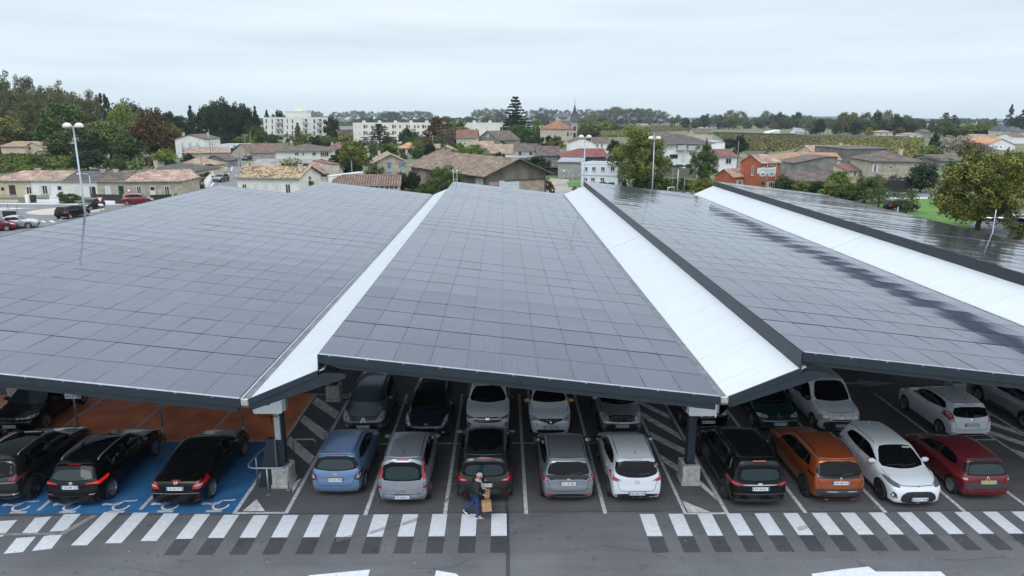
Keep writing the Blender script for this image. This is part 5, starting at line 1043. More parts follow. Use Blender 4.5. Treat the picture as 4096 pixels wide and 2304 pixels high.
class RB(MB):
    def __init__(s): super().__init__(); s.uv = []
    def slope(s, pts, eave, th=.10):
        """a roof slope as a slab; pts counter-clockwise from above, eave = unit vector along the eave"""
        P = [Vector(p) for p in pts]; n = (P[1] - P[0]).cross(P[2] - P[0]).normalized()
        if n.z < 0: P = P[::-1]; n = -n
        e = Vector(eave).normalized(); u2 = n.cross(e)
        k = len(s.v); s.v += [tuple(p) for p in P] + [tuple(p - Vector((0, 0, th))) for p in P]; m = len(P)
        s.f.append([k + i for i in range(m)]); s.m.append(0); s.uv.append([(p.dot(e), p.dot(u2)) for p in P])
        s.f.append([k + m + i for i in range(m)][::-1]); s.m.append(0); s.uv.append([(0, 0)] * m)
        for i in range(m):
            j = (i + 1) % m; s.f.append([k + i, k + m + i, k + m + j, k + j]); s.m.append(0); s.uv.append([(P[i].dot(e), 0), (P[i].dot(e), .1), (P[j].dot(e), .1), (P[j].dot(e), 0)])
    def build(s, name, m, parent):
        me = bpy.data.meshes.new(name); me.from_pydata(s.v, [], s.f); me.materials.append(m); ul = me.uv_layers.new(name='UVMap'); ul.data.foreach_set('uv', [c for f in s.uv for p in f for c in p])
        o = bpy.data.objects.new(name, me); C.objects.link(o); o.parent = parent; return o
def fr(P0, ux, nrm, u, z): pass
def window(par, M, w_, h_, kind, sm=None):
    """opening built at the facade: M places (0,0,0) at the lower left, x along the wall, -y outwards"""
    b = MB(); fw_ = min(.09, w_ * .12)
    if kind in ('w', 'so', 'ar'):
        b.box(0, fw_, -.05, 0, 0, h_, 0); b.box(w_ - fw_, w_, -.05, 0, 0, h_, 0); b.box(fw_, w_ - fw_, -.05, 0, h_ - fw_, h_, 0); b.box(fw_, w_ - fw_, -.05, 0, 0, fw_, 0); b.box(w_ / 2 - fw_ * .4, w_ / 2 + fw_ * .4, -.045, 0, fw_, h_ - fw_, 0)
        b.box(fw_, w_ - fw_, -.018, -.002, fw_, h_ - fw_, 1); b.box(-.06, w_ + .06, -.10, -.001, -.10, -.01, 2)
    elif kind in ('s', 'd', 'g', 'k'):
        b.box(0, w_, -.045, 0, 0, h_, 3 if kind != 'k' else 4)
        if kind == 's': b.box(w_ / 2 - .012, w_ / 2 + .012, -.05, -.045, .02, h_ - .02, 4); b.box(-.06, w_ + .06, -.10, -.001, -.10, -.01, 2)
        if kind == 'd': b.box(.12 * w_, .88 * w_, -.05, -.046, h_ * .62, h_ * .93, 1)
        if kind == 'g':
            for i in range(1, 5): b.box(0, w_, -.05, -.046, h_ * i / 5 - .01, h_ * i / 5 + .01, 4)
    elif kind == 'b':          # loggia with balcony
        b.box(0, w_, -.02, 0, 0, h_, 4); b.box(.05, w_ * .5, -.03, -.021, .02, h_ * .9, 3); b.box(w_ * .55, w_ * .95, -.03, -.021, .02, h_ * .86, 1)
        b.box(-.05, w_ + .05, -.9, 0, -.14, 0, 2); b.box(0, w_, -.88, -.84, .0, .95, 5)
    nm = {'w': 'window', 'so': 'window', 'ar': 'window', 's': 'window', 'd': 'door', 'g': 'garage_door', 'k': 'opening', 'b': 'balcony'}[kind]
    o = b.build(nm, [F_white, F_pane, W_wstone, sm or S_white, F_dark, mat('balcony_panel', (.42, .45, .46), .5)], par); o.matrix_local = M
    if kind == 'so':
        for sx in (-w_ * .52 - .02, w_ + .02):
            q = MB(); q.box(sx, sx + w_ * .5, -.05, -.004, 0, h_); q.build('shutter', sm or S_white, o)
    return o
def house(P0, P1, depth, he, hr, label, wall=W_cream, roofm=T_pink, roof='gable', ridge='par', over=.35, wins=(), chim=(), cat='house', group=None, name='house', hipL=True, hipR=True, base_z=0, flatwall=.5):
    P0 = Vector((P0[0], P0[1], 0)); P1 = Vector((P1[0], P1[1], 0)); d = P1 - P0; w_ = d.length; ang = math.atan2(d.y, d.x)
    r = empty(name, P0, ang, label, cat, group); D = depth
    wm = MB(); ov = over
    if roof == 'flat': wm.box(0, w_, 0, D, 0, he)
    elif roof == 'shed': wm.prism([(0, 0), (D, 0), (D, hr - .06), (0, he - .06)], 0, w_, 'x')
    elif ridge == 'par' and roof == 'gable': wm.prism([(0, 0), (D, 0), (D, he - .05), (D / 2, hr - .08), (0, he - .05)], 0, w_, 'x')
    elif ridge == 'perp' and roof == 'gable': wm.prism([(0, 0), (w_, 0), (w_, he - .05), (w_ / 2, hr - .08), (0, he - .05)], 0, D, 'y')
    else: wm.box(0, w_, 0, D, 0, he - .02)
    wm.build('wall', wall, r)
    rb = RB(); k = ov
    if roof == 'flat': 
        b = MB(); b.box(-.06, w_ + .06, -.06, .22, he, he + .18); b.box(-.06, w_ + .06, D - .22, D + .06, he, he + .18); b.box(-.06, .22, .22, D - .22, he, he + .18); b.box(w_ - .22, w_ + .06, .22, D - .22, he, he + .18); b.box(.22, w_ - .22, .22, D - .22, he + .01, he + .06, 1)
        ro = b.build('roof', [wall, roofm], r)
    else:
        if roof == 'shed':
            s = (hr - he) / D; rb.slope([(-k, -k, he - k * s), (w_ + k, -k, he - k * s), (w_ + k, D + k * .5, hr + k * .5 * s), (-k, D + k * .5, hr + k * .5 * s)], (1, 0, 0))
        elif ridge == 'par':
            s = (hr - he) / (D / 2); e0 = he - k * s; hl = min(D / 2 * 1.1, w_ * .45) if roof == 'hip' else 0; a0, a1 = (hl if hipL else -k), (w_ - hl if hipR else w_ + k)
            if roof == 'gable': a0, a1 = -k, w_ + k
            rb.slope([(-k, -k, e0), (w_ + k, -k, e0), (a1, D / 2, hr), (a0, D / 2, hr)], (1, 0, 0)); rb.slope([(w_ + k, D + k, e0), (-k, D + k, e0), (a0, D / 2, hr), (a1, D / 2, hr)], (-1, 0, 0))
            if roof == 'hip':
                if hipL: rb.slope([(-k, D + k, e0), (-k, -k, e0), (a0, D / 2, hr)], (0, -1, 0))
                if hipR: rb.slope([(w_ + k, -k, e0), (w_ + k, D + k, e0), (a1, D / 2, hr)], (0, 1, 0))
        else:
            s = (hr - he) / (w_ / 2); e0 = he - k * s; hl = min(w_ / 2 * 1.1, D * .45) if roof == 'hip' else -k
            rb.slope([(-k, D + k, e0), (-k, -k, e0), (w_ / 2, hl, hr), (w_ / 2, D - hl, hr)], (0, 1, 0)); rb.slope([(w_ + k, -k, e0), (w_ + k, D + k, e0), (w_ / 2, D - hl, hr), (w_ / 2, hl, hr)], (0, 1, 0))
            if roof == 'hip': rb.slope([(-k, -k, e0), (w_ + k, -k, e0), (w_ / 2, hl, hr)], (1, 0, 0)); rb.slope([(w_ + k, D + k, e0), (-k, D + k, e0), (w_ / 2, D - hl, hr)], (1, 0, 0))
        ro = rb.build('roof', roofm, r)
        if roof != 'flat' and he < 30 and w_ > 4:
            if ridge == 'par' or roof == 'hip': g_ = MB(); g_.box(-k, w_ + k, -k - .10, -k - .002, e0 - .13 if roof != 'shed' else he - k * s - .13, (e0 if roof != 'shed' else he - k * s) - .02); g_.build('eave_gutter', M_steel, ro)
    for (u, v, hh) in chim:
        z0 = he + .1; c_ = MB(); c_.box(u * w_ - .3, u * w_ + .3, v * D - .25, v * D + .25, he, hr + hh); c_.box(u * w_ - .36, u * w_ + .36, v * D - .31, v * D + .31, hr + hh, hr + hh + .1); c_.box(u * w_ - .12, u * w_ + .12, v * D - .12, v * D + .12, hr + hh + .1, hr + hh + .4, 1); c_.build('chimney', [W_wstone, T_redbr], ro)
    Mi = Matrix.Translation(P0) @ Matrix.Rotation(ang, 4, 'Z'); Mi_ = Mi.inverted()
    for wn_ in wins:
        side = wn_[0] if isinstance(wn_[0], str) else None
        if side: wn_ = wn_[1:]
        k_, x0, x1, y0, y1, kd = wn_[:6]; sm = wn_[6] if len(wn_) > 6 else None
        def hit(px, py):
            dd = ray(*PX(k_, px, py)); o = Vector((0, 0, CAM_H)); ol = Mi_ @ o; dl = Mi_.to_3x3() @ dd
            if side == 'L': t = (0 - ol.x) / dl.x
            elif side == 'R': t = (w_ - ol.x) / dl.x
            else: t = (0 - ol.y) / dl.y
            return ol + dl * t
        a = hit((x0 + x1) / 2, y1); c_ = hit((x0 + x1) / 2, y0)
        if side: l_, r_ = sorted((hit(x0, y1).y, hit(x1, y1).y))
        else: l_, r_ = hit(x0, y1).x, hit(x1, y1).x
        zb = a.z; hh = c_.z - a.z
        if side == 'L': M = Matrix.Translation((-.003, r_, zb)) @ Matrix.Rotation(R(-90), 4, 'Z')
        elif side == 'R': M = Matrix.Translation((w_ + .003, l_, zb)) @ Matrix.Rotation(R(90), 4, 'Z')
        else: M = Matrix.Translation((l_, -.003, zb))
        if kd == 'k0': continue
        window(r, M, r_ - l_, hh, kd, sm)
    return r
def hb(k, a, b_, ye, yr, depth, label, **kw):
    """a, b_: where the two front corners meet the ground in a view of the photo; ye, yr: eave and ridge there"""
    P0 = G(*PX(k, *a)); P1 = G(*PX(k, *b_)); he = ZAT(*PX(k, a[0], ye), P0.y)
    Ym = (P0.y + P1.y) / 2 + (depth / 2 if kw.get('ridge', 'par') == 'par' and kw.get('roof') != 'shed' else (depth if kw.get('roof') == 'shed' else 0)); hr = ZAT(*PX(k, (a[0] + b_[0]) / 2, yr), Ym) if yr is not None else he
    hr = max(hr, he + .3); return house(P0, P1, depth, he, hr, label, **kw)
ROW = 'terraced houses facing the roundabout'
hb(1, (-70, 1200), (300, 1200), 1040, 953, 8, 'cream terraced house with dark shutters and a pink tiled roof', group=ROW, roof='hip', hipR=False, roofm=T_pink, over=.25, wins=[(1, 92, 148, 1088, 1175, 's', S_brown), (1, 245, 295, 1100, 1170, 'w'), (1, 20, 55, 1100, 1200, 'd', S_cream)], chim=[(.8, .5, .2)])
hb(1, (301, 1200), (577, 1200), 1042, 955, 8, 'bright white terraced house with open white shutters', group=ROW, wall=W_white, roofm=T_tan, over=.25, wins=[(1, 390, 440, 1090, 1172, 'so', S_white), (1, 530, 574, 1090, 1198, 'd', S_white)])
hb(1, (578, 1200), (893, 1200), 1044, 960, 8, 'pale stone terraced house with the darkest brown roof', group=ROW, wall=W_oldw, roofm=T_dark, over=.25, wins=[(1, 676, 726, 1095, 1180, 's', S_white), (1, 822, 874, 1102, 1196, 'd', mat('door_dark', (.03, .03, .035), .5))], chim=[(.85, .45, .2)])
hb(1, (894, 1200), (1132, 1200), 1046, 960, 8, 'stone terraced house with closed white shutters beside a dark door', group=ROW, wall=W_stone, roofm=T_brown, over=.25, wins=[(1, 960, 1010, 1093, 1180, 's', S_white), (1, 1085, 1128, 1095, 1198, 'd', S_green)], chim=[(.3, .45, .2)])
hb(1, (1133, 1200), (1660, 1195), 1047, 965, 8, 'long stone end house of the terrace with hipped pink roof', group=ROW, wall=W_stone, roofm=T_pink, roof='hip', hipL=False, over=.3, wins=[(1, 1243, 1286, 1095, 1175, 'w'), (1, 1366, 1415, 1096, 1198, 'd', S_white), (1, 1496, 1540, 1095, 1178, 'w')], chim=[(.35, .5, .25)])
hb(1, (1400, 1130), (1775, 1110), 1015, 945, 8, 'low house with pale pink roof and white gable behind the terrace end', wall=W_white, roofm=T_pink, chim=[(.15, .5, .25)])
hb(1, (1290, 1060), (1770, 1060), 960, 885, 12, 'house with a broad dark brown hipped roof', wall=W_cream, roofm=T_dark, roof='hip', chim=[(.0, .5, .3)])
hb(1, (1590, 1000), (1880, 1000), 908, 836, 10, 'house with tan hipped roof beside the street', wall=W_cream, roofm=T_tan, roof='hip', over=.5, wins=[(1, 1720, 1745, 930, 960, 'w')])
hb(1, (1850, 925), (2050, 925), 860, 815, 8, 'grey rendered outbuilding with low gable by the street', wall=W_grey, roofm=T_brown, ridge='perp')
hb(1, (1690, 880), (2090, 870), 795, 742, 10, 'long stone house with tan roof ending at the street', wall=W_wstone, roofm=T_tan, wins=[(1, 2050, 2062, 810, 850, 'w')])
hb(1, (1600, 838), (1868, 838), 668, 628, 12, 'tall pale gabled house with pale blue shutters', wall=W_oldw, roofm=T_brown, ridge='perp', wins=[(1, 1645, 1665, 705, 760, 's', S_lblue), (1, 1712, 1738, 705, 760, 's', S_lblue), (1, 1782, 1798, 705, 758, 's', S_lblue), (1, 1650, 1672, 795, 832, 'd', S_blue)], chim=[(.08, .4, .4), (.92, .4, .4)])
hb(1, (1525, 800), (1598, 800), 690, 655, 8, 'narrow stone house at the left of the gabled house', wall=W_stone, roofm=T_tan, wins=[(1, 1575, 1590, 725, 765, 'so', S_lblue)])
hb(1, (1865, 720), (2100, 720), 684, 634, 12, 'white building with brown roof behind the gabled house', wall=W_white, roofm=T_redbr)
hb(1, (1868, 745), (2000, 748), 700, None, 8, 'flat-roofed white shop with a red sign band', wall=W_white, roof='flat', roofm=T_metal, wins=[(1, 1875, 1960, 708, 722, 's', D_red), (1, 1878, 1950, 724, 742, 'w')], cat='shop')
hb(1, (2000, 800), (2205, 800), 722, None, 9, 'long flat-roofed garage with white sheet walls at the junction', wall=W_panel, roof='flat', roofm=T_metal, wins=[(1, 2092, 2125, 752, 800, 'k'), (1, 2112, 2142, 728, 748, 's', mat('sign_teal', (.05, .3, .28), .5))], cat='garage')
hb(1, (1690, 640), (1830, 640), 600, 576, 10, 'white house roof just visible among the conifers', wall=W_white, roofm=T_metal)
hb(1, (20, 835), (235, 835), 735, 690, 14, 'house with broad tan roof behind the left vineyard', wall=W_cream, roofm=T_orrow)
hb(1, (225, 832), (400, 832), 740, 700, 10, 'cream gabled house with terrace behind the left vineyard', wall=W_cream, roofm=T_tan, ridge='perp', wins=[(1, 240, 285, 742, 768, 'w'), (1, 255, 290, 800, 832, 'k'), (1, 315, 350, 788, 830, 'd')])
hb(1, (352, 832), (540, 832), 775, 742, 7, 'low wing with rust brown roof and white shutters', wall=W_cream, roofm=T_redbr, roof='shed', wins=[(1, 472, 500, 782, 808, 'so', S_white)])
hb(1, (415, 832), (700, 832), 712, 660, 10, 'two-storey cream house partly behind the spreading oak', wall=W_cream, roofm=T_tan, wins=[(1, 650, 668, 775, 805, 'so', S_white)])
hb(1, (258, 720), (525, 720), 600, None, 14, 'large white flat building behind the left houses', wall=W_white, roof='flat', roofm=T_metal, cat='building')
hb(1, (-150, 800), (0, 800), 735, 700, 12, 'grey-roofed house at the far left edge', wall=W_cream, roofm=T_dark)
# around the street
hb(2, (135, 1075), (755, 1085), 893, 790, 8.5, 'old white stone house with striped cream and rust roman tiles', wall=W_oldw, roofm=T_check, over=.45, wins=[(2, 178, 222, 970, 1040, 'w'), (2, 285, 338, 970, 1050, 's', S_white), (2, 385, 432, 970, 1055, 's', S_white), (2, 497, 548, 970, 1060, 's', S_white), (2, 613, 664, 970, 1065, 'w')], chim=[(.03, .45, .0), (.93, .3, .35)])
hb(2, (182, 930), (560, 930), 800, 757, 10, 'long low pink tiled roof behind the old white house', wall=W_cream, roofm=T_pink)
hb(2, (810, 975), (1068, 975), 855, 758, 10, 'pink tiled workshop with a glazed door band', wall=W_wstone, roofm=T_pink, wins=[(2, 912, 1035, 872, 905, 'w')])
hb(2, (1070, 980), (1162, 975), 770, 762, 9, 'tall plain cream wall with a red tile cap', wall=W_wstone, roofm=T_red, roof='shed', over=.1)
hb(2, (290, 830), (905, 830), 757, 716, 10, 'long barn roof of grey corrugated sheet', wall=W_grey, roofm=tile_mat('corrugated_grey', (.14, .14, .14), (.20, .20, .20), (.26, .26, .27), .6, .6, 4), cat='barn')
hb(2, (516, 775), (1076, 770), 632, 570, 13, 'cream villa with dark hipped roof and arched brown shuttered windows', wall=W_ivory, roofm=T_brown, roof='hip', over=.6, wins=[(2, 702, 742, 652, 684, 'w', S_brown), (2, 780, 798, 652, 684, 'w'), (2, 878, 918, 652, 684, 'w'), (2, 985, 1022, 652, 694, 'so', S_brown), (2, 985, 1010, 752, 768, 'k'), (2, 1030, 1060, 750, 768, 'k')])
hb(2, (268, 715), (645, 700), 655, 560, 14, 'stone barn with a wide red-brown roof by the junction', wall=W_stone, roofm=T_redbr, cat='barn')
hb(2, (-60, 575), (80, 575), 527, 480, 12, 'white building with brown roof left of the bamboo', wall=W_white, roofm=T_redbr)
hb(2, (1015, 692), (1190, 692), 610, 560, 9, 'small house with a rusty red hipped roof', wall=W_wstone, roofm=T_red, roof='hip', wins=[(2, 1085, 1118, 625, 668, 'w')], chim=[(.25, .4, .2)])
hb(2, (1740, 662), (1925, 662), 606, 550, 10, 'house with bright orange hipped roof', wall=W_cream, roofm=T_orange, roof='hip', wins=[(2, 1752, 1775, 622, 655, 'k'), (2, 1785, 1815, 622, 655, 'k'), (2, 1840, 1870, 622, 658, 'k')])
hb(2, (1925, 665), (2150, 665), 605, 565, 10, 'pale roofed house half hidden behind the bare tree', wall=W_wstone, roofm=T_tan)
hb(2, (1535, 905), (1812, 900), 738, 668, 13, 'grey stone gabled house with bright blue shutters', wall=W_stone, roofm=T_tan, ridge='perp', over=.5, wins=[(2, 1634, 1672, 755, 812, 's', S_blue), (2, 1772, 1803, 758, 808, 'so', S_blue), (2, 1625, 1685, 850, 862, 's', S_blue), (2, 1770, 1805, 850, 885, 'w')], chim=[(.15, .5, .3)])
hb(2, (1090, 1075), (1755, 1068), 978, 872, 9, 'low white building with ribbed brown roof and a row of windows', wall=W_ivory, roofm=T_redbr, wins=[(2, x, x + 38, 988, 1025, 'w') for x in (1465, 1510, 1562, 1612, 1657, 1703)])
hb(2, (1048, 1060), (1092, 1062), 895, None, 9, 'white end wall block beside the ribbed brown roof', wall=W_white, roof='flat', roofm=T_metal, cat='building')
hb(2, (1440, 845), (1560, 850), 762, 750, 6, 'small lean-to between the round tree and blue shuttered house', wall=W_oldw, roofm=T_tan, roof='shed')
# apartment blocks
P0 = G(*PX(2, 402, 548)); 
ap = []
for r_, y in enumerate((318, 378, 438, 496)):
    for (a, b_, kd) in ((409, 426, 'w'), (470, 486, 'w'), (513, 548, 'b'), (552, 585, 'b'), (622, 636, 'w'), (672, 690, 'w'), (785, 830, 'b'), (848, 868, 's'), (890, 910, 'w'), (927, 972, 'b')): ap.append((2, a, b_, y, y + 40 if kd == 'b' else y + 42, kd))
hb(2, (402, 556), (1062, 556), 302, None, 14, 'white four-storey apartment block with balconies and a roof penthouse', wall=W_ivory, roof='flat', roofm=T_metal, cat='apartment block', name='apartment_block', wins=ap)
q = G(*PX(2, 612, 556)); q2 = G(*PX(2, 818, 556)); z1 = ZAT(*PX(2, 612, 297), q.y); z2 = ZAT(*PX(2, 612, 243), q.y)
par = [o for o in C.objects if o.get('label', '').startswith('white four-storey')][0]
b = MB(); u0 = q.x - par.location.x; u1 = q2.x - par.location.x; b.box(u0, u1, 3, 12, z1 - .2, z2); b.box(u0 - .2, u1 + .2, 2.8, 12.2, z2, z2 + .3)
for u in (.45, .58, .70): b.box(u0 + (u1 - u0) * u - .5, u0 + (u1 - u0) * u + .5, 6, 7, z2 + .3, z2 + 1.9)
b.tube([(u0 + (u1 - u0) * .75, 6, z2), (u0 + (u1 - u0) * .75, 6, z2 + 4.5)], .08, 5); b.build('penthouse', W_ivory, par)
ap = []
for y in (375, 438, 495):
    for x in (1302, 1345): ap.append((2, x, x + 18, y, y + 34, 's'))
    for x in (1395, 1530, 1682, 1822, 1985): ap.append((2, x, x + 20, y, y + 36, 's', S_red)); ap.append((2, x + 24, x + 42, y + 2, y + 30, 'w'))
    for x in (1470, 1600, 1752, 1900, 1935): ap.append((2, x, x + 20, y + 4, y + 34, 'w'))
for y in (396, 465): ap.append((3, 865, 890, y, y + 42, 's')); ap.append((3, 1008, 1028, y, y + 40, 'k'))
hb(2, (1296, 560), (2793, 562), 358, None, 12, 'long white three-storey apartment block with brick red shutters', wall=W_ivory, roof='flat', roofm=T_metal, cat='apartment block', name='apartment_block', wins=ap)
par = [o for o in C.objects if o.get('label', '').startswith('long white three-storey')][0]; b = MB(); zt_ = ZAT(*PX(2, 1296, 358), par.location.y)
for i in range(9): b.box(4 + i * 7.8, 5.4 + i * 7.8, 3, 4.2, zt_, zt_ + 1.2)
b.build('roof_vents', W_ivory, par)
# barn with rusty roof, turned towards the right
A = Vector((-2.46, 104.5)); wd = Vector((.86, .51)); ld_ = Vector((-.51, .86)); B_ = A + wd * 10.5
bn = house((A.x, A.y), (B_.x, B_.y), 27, 4.15, 6.25, 'big old barn with mossy rust roof, ivy and white sliding door', wall=W_barn, roofm=T_moss, ridge='perp', over=.9, cat='barn', name='barn',
     wins=[(3, 998, 1198, 935, 1045, 'g', W_clap), ('L', 3, 765, 840, 912, 1000, 's', mat('pale_metal_sheet', (.42, .45, .46), .6)), ('L', 3, 205, 270, 845, 980, 's', mat('pink_render', (.36, .28, .23), .9, var=.1)), ('L', 3, 75, 200, 845, 985, 's', mat('pink_render', (.36, .28, .23), .9, var=.1))])
b = MB(); b.box(.5, 10.1, -.03, -.005, .05, 2.9); b.build('lower_render', mat('pink_render_b', (.34, .27, .22), .9, var=.22, scale=.8, detail=9), bn)
b = MB(); b.box(3.1, 10.2, -.13, -.065, 2.9, 3.08); b.build('door_lintel', W_dark, bn)
hb(3, (1345, 1030), (1445, 1010), 882, None, 2.4, 'green metal container beside the barn', wall=mat('green_container', (.03, .14, .10), .55, var=.15, scale=1.5), roof='flat', roofm=mat('green_container_roof', (.05, .18, .13), .5), cat='container', name='container')
hb(3, (825, 760), (1215, 775), 700, None, 16, 'flat grey metal roofed shed behind the barn', wall=W_grey, roof='flat', roofm=T_metal, cat='shed')
hb(3, (570, 640), (775, 640), 503, 424, 13, 'house with smooth red-brown roof left of the white block', wall=W_wstone, roofm=T_maroon if False else T_red, wins=[(3, 592, 618, 550, 590, 'w'), (3, 640, 660, 552, 575, 'w')], chim=[(.95, .5, .1)])
hb(3, (776, 600), (992, 610), 520, 436, 12, 'grey rendered gable wall house with a small vent', wall=W_grey, roofm=T_brown, ridge='perp', wins=[(3, 880, 892, 475, 498, 's')])
hb(3, (350, 690), (560, 690), 635, 588, 9, 'small stone house with pale gabled roof', wall=W_stone, roofm=T_pink, ridge='perp', wins=[(3, 455, 470, 612, 628, 'k')])
hb(3, (745, 690), (935, 690), 603, 537, 10, 'house with faded pink roof above the lime green tree', wall=W_grey, roofm=T_pink)
hb(3, (888, 725), (1150, 725), 663, 568, 12, 'house with a large patchy salmon roof', wall=W_wstone, roofm=T_tan, chim=[(.5, .5, .1)])
hb(3, (1153, 740), (1378, 740), 628, 563, 9, 'pale house with two brown shuttered windows', wall=W_wstone, roofm=T_brown, wins=[(3, 1196, 1220, 645, 688, 's', S_brown), (3, 1303, 1328, 650, 690, 's', S_brown)])
hb(3, (1380, 760), (1605, 760), 675, 587, 10, 'blue-grey house with brown roof and white gable end', wall=mat('blue_grey_render', (.17, .19, .22), .9, var=.25, scale=.8), roofm=T_brown, wins=[(3, 1410, 1440, 675, 712, 's', S_brown)])
hb(3, (1470, 880), (1588, 880), 800, 730, 7, 'open tiled shed beside the block wall', wall=W_dark, roofm=T_brown, cat='shed')
hb(3, (1590, 912), (1825, 915), 745, 738, 10, 'windowless grey block building with a metal roof', wall=W_block, roofm=T_metal, roof='shed', over=.25, cat='building')
hb(3, (1625, 790), (2070, 790), 690, 612, 15, 'shed with maroon sheet roof and dark boarded gable', wall=W_dark, roofm=T_maroon, cat='shed', roof='hip', hipR=False)
hb(3, (1705, 690), (1945, 690), 545, 505, 12, 'white modern house with a low gable', wall=W_white, roofm=T_brown, ridge='perp')
hb(3, (1946, 660), (2100, 660), 552, 500, 12, 'white house with grey-brown roof behind the big tree', wall=W_white, roofm=T_brown, wins=[(3, 1975, 1995, 570, 600, 'w'), (3, 2020, 2040, 570, 600, 'w')])
# cabins
cab = []
for x in (1848, 1930, 2020, 2118): cab.append((3, x, x + 42, 797, 842, 'w'))
for x in (1845, 1920, 2015): cab.append((3, x, x + 42, 905, 945, 'w'))
P0 = G(*PX(3, 1818, 992)); P1 = G(*PX(3, 2190, 1007)); he = ZAT(*PX(3, 1818, 768), P0.y)
ca = house((P0.x, P0.y), (P1.x, P1.y), 6.5, he, he, 'two-storey white site cabins left of the big round tree', wall=W_panel, roof='flat', roofm=T_metal, cat='site cabin', name='site_cabin', wins=cab + [('R', 3, 2218, 2250, 800, 845, 'w'), ('R', 3, 2190 + 5, 2225, 920, 965, 'w')])
b = MB(); b.box(-.04, (P1 - P0).length + .04, -.05, 0, he / 2 - .12, he / 2 + .12); b.box(-.02, .1, -.04, 0, 0, he); b.build('panel_joint', mat('cabin_trim', (.40, .44, .48), .5), ca)
# chateau with tower
ch_ = G(*PX(3, 1442, 570)); 
hb(3, (1442, 560), (1560, 568), 400, 335, 12, 'brick and stone villa wing with tall gable and balcony', wall=W_brick, roofm=T_slate, ridge='perp', cat='villa', wins=[(3, 1487, 1515, 372, 425, 's', S_white), (3, 1478, 1522, 440, 490, 's', S_white), (3, 1485, 1520, 500, 545, 'w')])
hb(3, (1562, 595), (1742, 590), 412, 335, 11, 'villa main house with orange hipped roof and pale walls', wall=W_wstone, roofm=tile_mat('tiles_rust_orange', (.16, .06, .035), (.24, .10, .06), (.33, .16, .10)), roof='hip', cat='villa', wins=[(3, 1675, 1700, 445, 495, 'w'), (3, 1715, 1730, 445, 490, 'w'), (3, 1675, 1698, 530, 575, 's')])
tq = G(*PX(3, 1760, 590)); zt_ = ZAT(*PX(3, 1760, 335), tq.y); zs = ZAT(*PX(3, 1760, 165), tq.y); zf = ZAT(*PX(3, 1760, 85), tq.y); rw = 52 / 2.516 * (tq.y) / FX
tw = empty('tower', (tq.x, tq.y + 4, 0), 0, 'slim tower with a pointed slate spire beside the orange roofed villa', 'tower')
b = MB(); b.lathe([(rw * .72, 0), (rw * .72, zt_ - .6), (rw * .85, zt_ - .3), (rw * .85, zt_)], 4, 0, 'z', smooth=False); o = b.build('shaft', W_wstone, tw); o.rotation_euler.z = R(40)
b = MB(); b.lathe([(rw * 1.15, zt_), (rw * .98, zt_ + .5), (rw * .62, zt_ + (zs - zt_) * .3), (rw * .3, zt_ + (zs - zt_) * .65), (.05, zs)], 8, 0, 'z', smooth=False); b.build('spire', mat('slate_plain', (.045, .055, .07), .6, var=.2, scale=2), tw)
b = MB(); b.tube([(0, 0, zs), (0, 0, zf)], .09, 6, r2=.03); b.lathe([(0, .3), (.2, .1), (.2, -.1), (0, -.3)], 8, 0, 'z', (0, 0, zs + 1)); b.build('finial', M_darkgrey, tw)
b = MB()
for z_ in (.35, .62): b.box(-.5, .5, -rw * .66, -rw * .60, zt_ * z_, zt_ * z_ + 1.8)
b.build('window', F_pane, tw)
tq = G(*PX(3, 1640, 480)); zt_ = ZAT(*PX(3, 1640, 300), tq.y); zs = ZAT(*PX(3, 1640, 250), tq.y); tw = empty('turret', (tq.x, tq.y, 0), 0, 'far small turret with slate cap left of the spire', 'turret')
b = MB(); b.box(-5, 5, 0, 10, 0, zt_); b.build('shaft', W_wstone, tw); b = MB(); b.lathe([(8.6, zt_), (5, zt_ + (zs - zt_) * .5), (.2, zs)], 4, 0, 'z', (0, 5, 0), smooth=False); o = b.build('cap', MATS['slate_plain'], tw)
# right half
big = [(4, 690, 728, 500, 540, 's'), (4, 770, 850, 500, 548, 'b'), (4, 875, 970, 503, 550, 'b'), (4, 700, 780, 598, 640, 'k'), (4, 818, 850, 598, 665, 's'), (4, 757, 832, 695, 745, 'w'), (4, 865, 930, 695, 745, 'k'), (4, 700, 715, 690, 745, 'w')]
hb(4, (645, 775), (1105, 770), 480, 388, 15, 'large white three-storey residence with balconies and dark hipped roof', wall=W_white, roofm=T_dark, roof='hip', over=.7, wins=big)
hb(4, (1106, 720), (1242, 720), 475, 460, 10, 'white annex wall at the right of the residence', wall=W_white, roofm=T_metal, roof='shed', over=.1)
hb(4, (565, 520), (735, 520), 415, 370, 14, 'white gabled house with brown roof above the residence', wall=W_white, roofm=T_brown)
hb(4, (945, 470), (1128, 470), 380, 335, 14, 'pale stone chapel-like house with three tall arches', wall=W_wstone, roofm=T_brown, wins=[(4, 1076, 1088, 368, 400, 'w'), (4, 1092, 1104, 368, 400, 'w'), (4, 1108, 1120, 368, 400, 'w')])
hb(4, (1122, 775), (1370, 770), 617, 543, 9, 'white house with red roof and a roller shutter', wall=W_white, roofm=T_red, wins=[(4, 1262, 1320, 638, 692, 'w'), (4, 1170, 1192, 635, 685, 'w')])
def along(c, d, k, x):
    n = ray(*PX(k, x, 500)).cross(ray(*PX(k, x, 700))); return -n.dot(c - Vector((0, 0, CAM_H))) / n.dot(Vector((d[0], d[1], 0)))
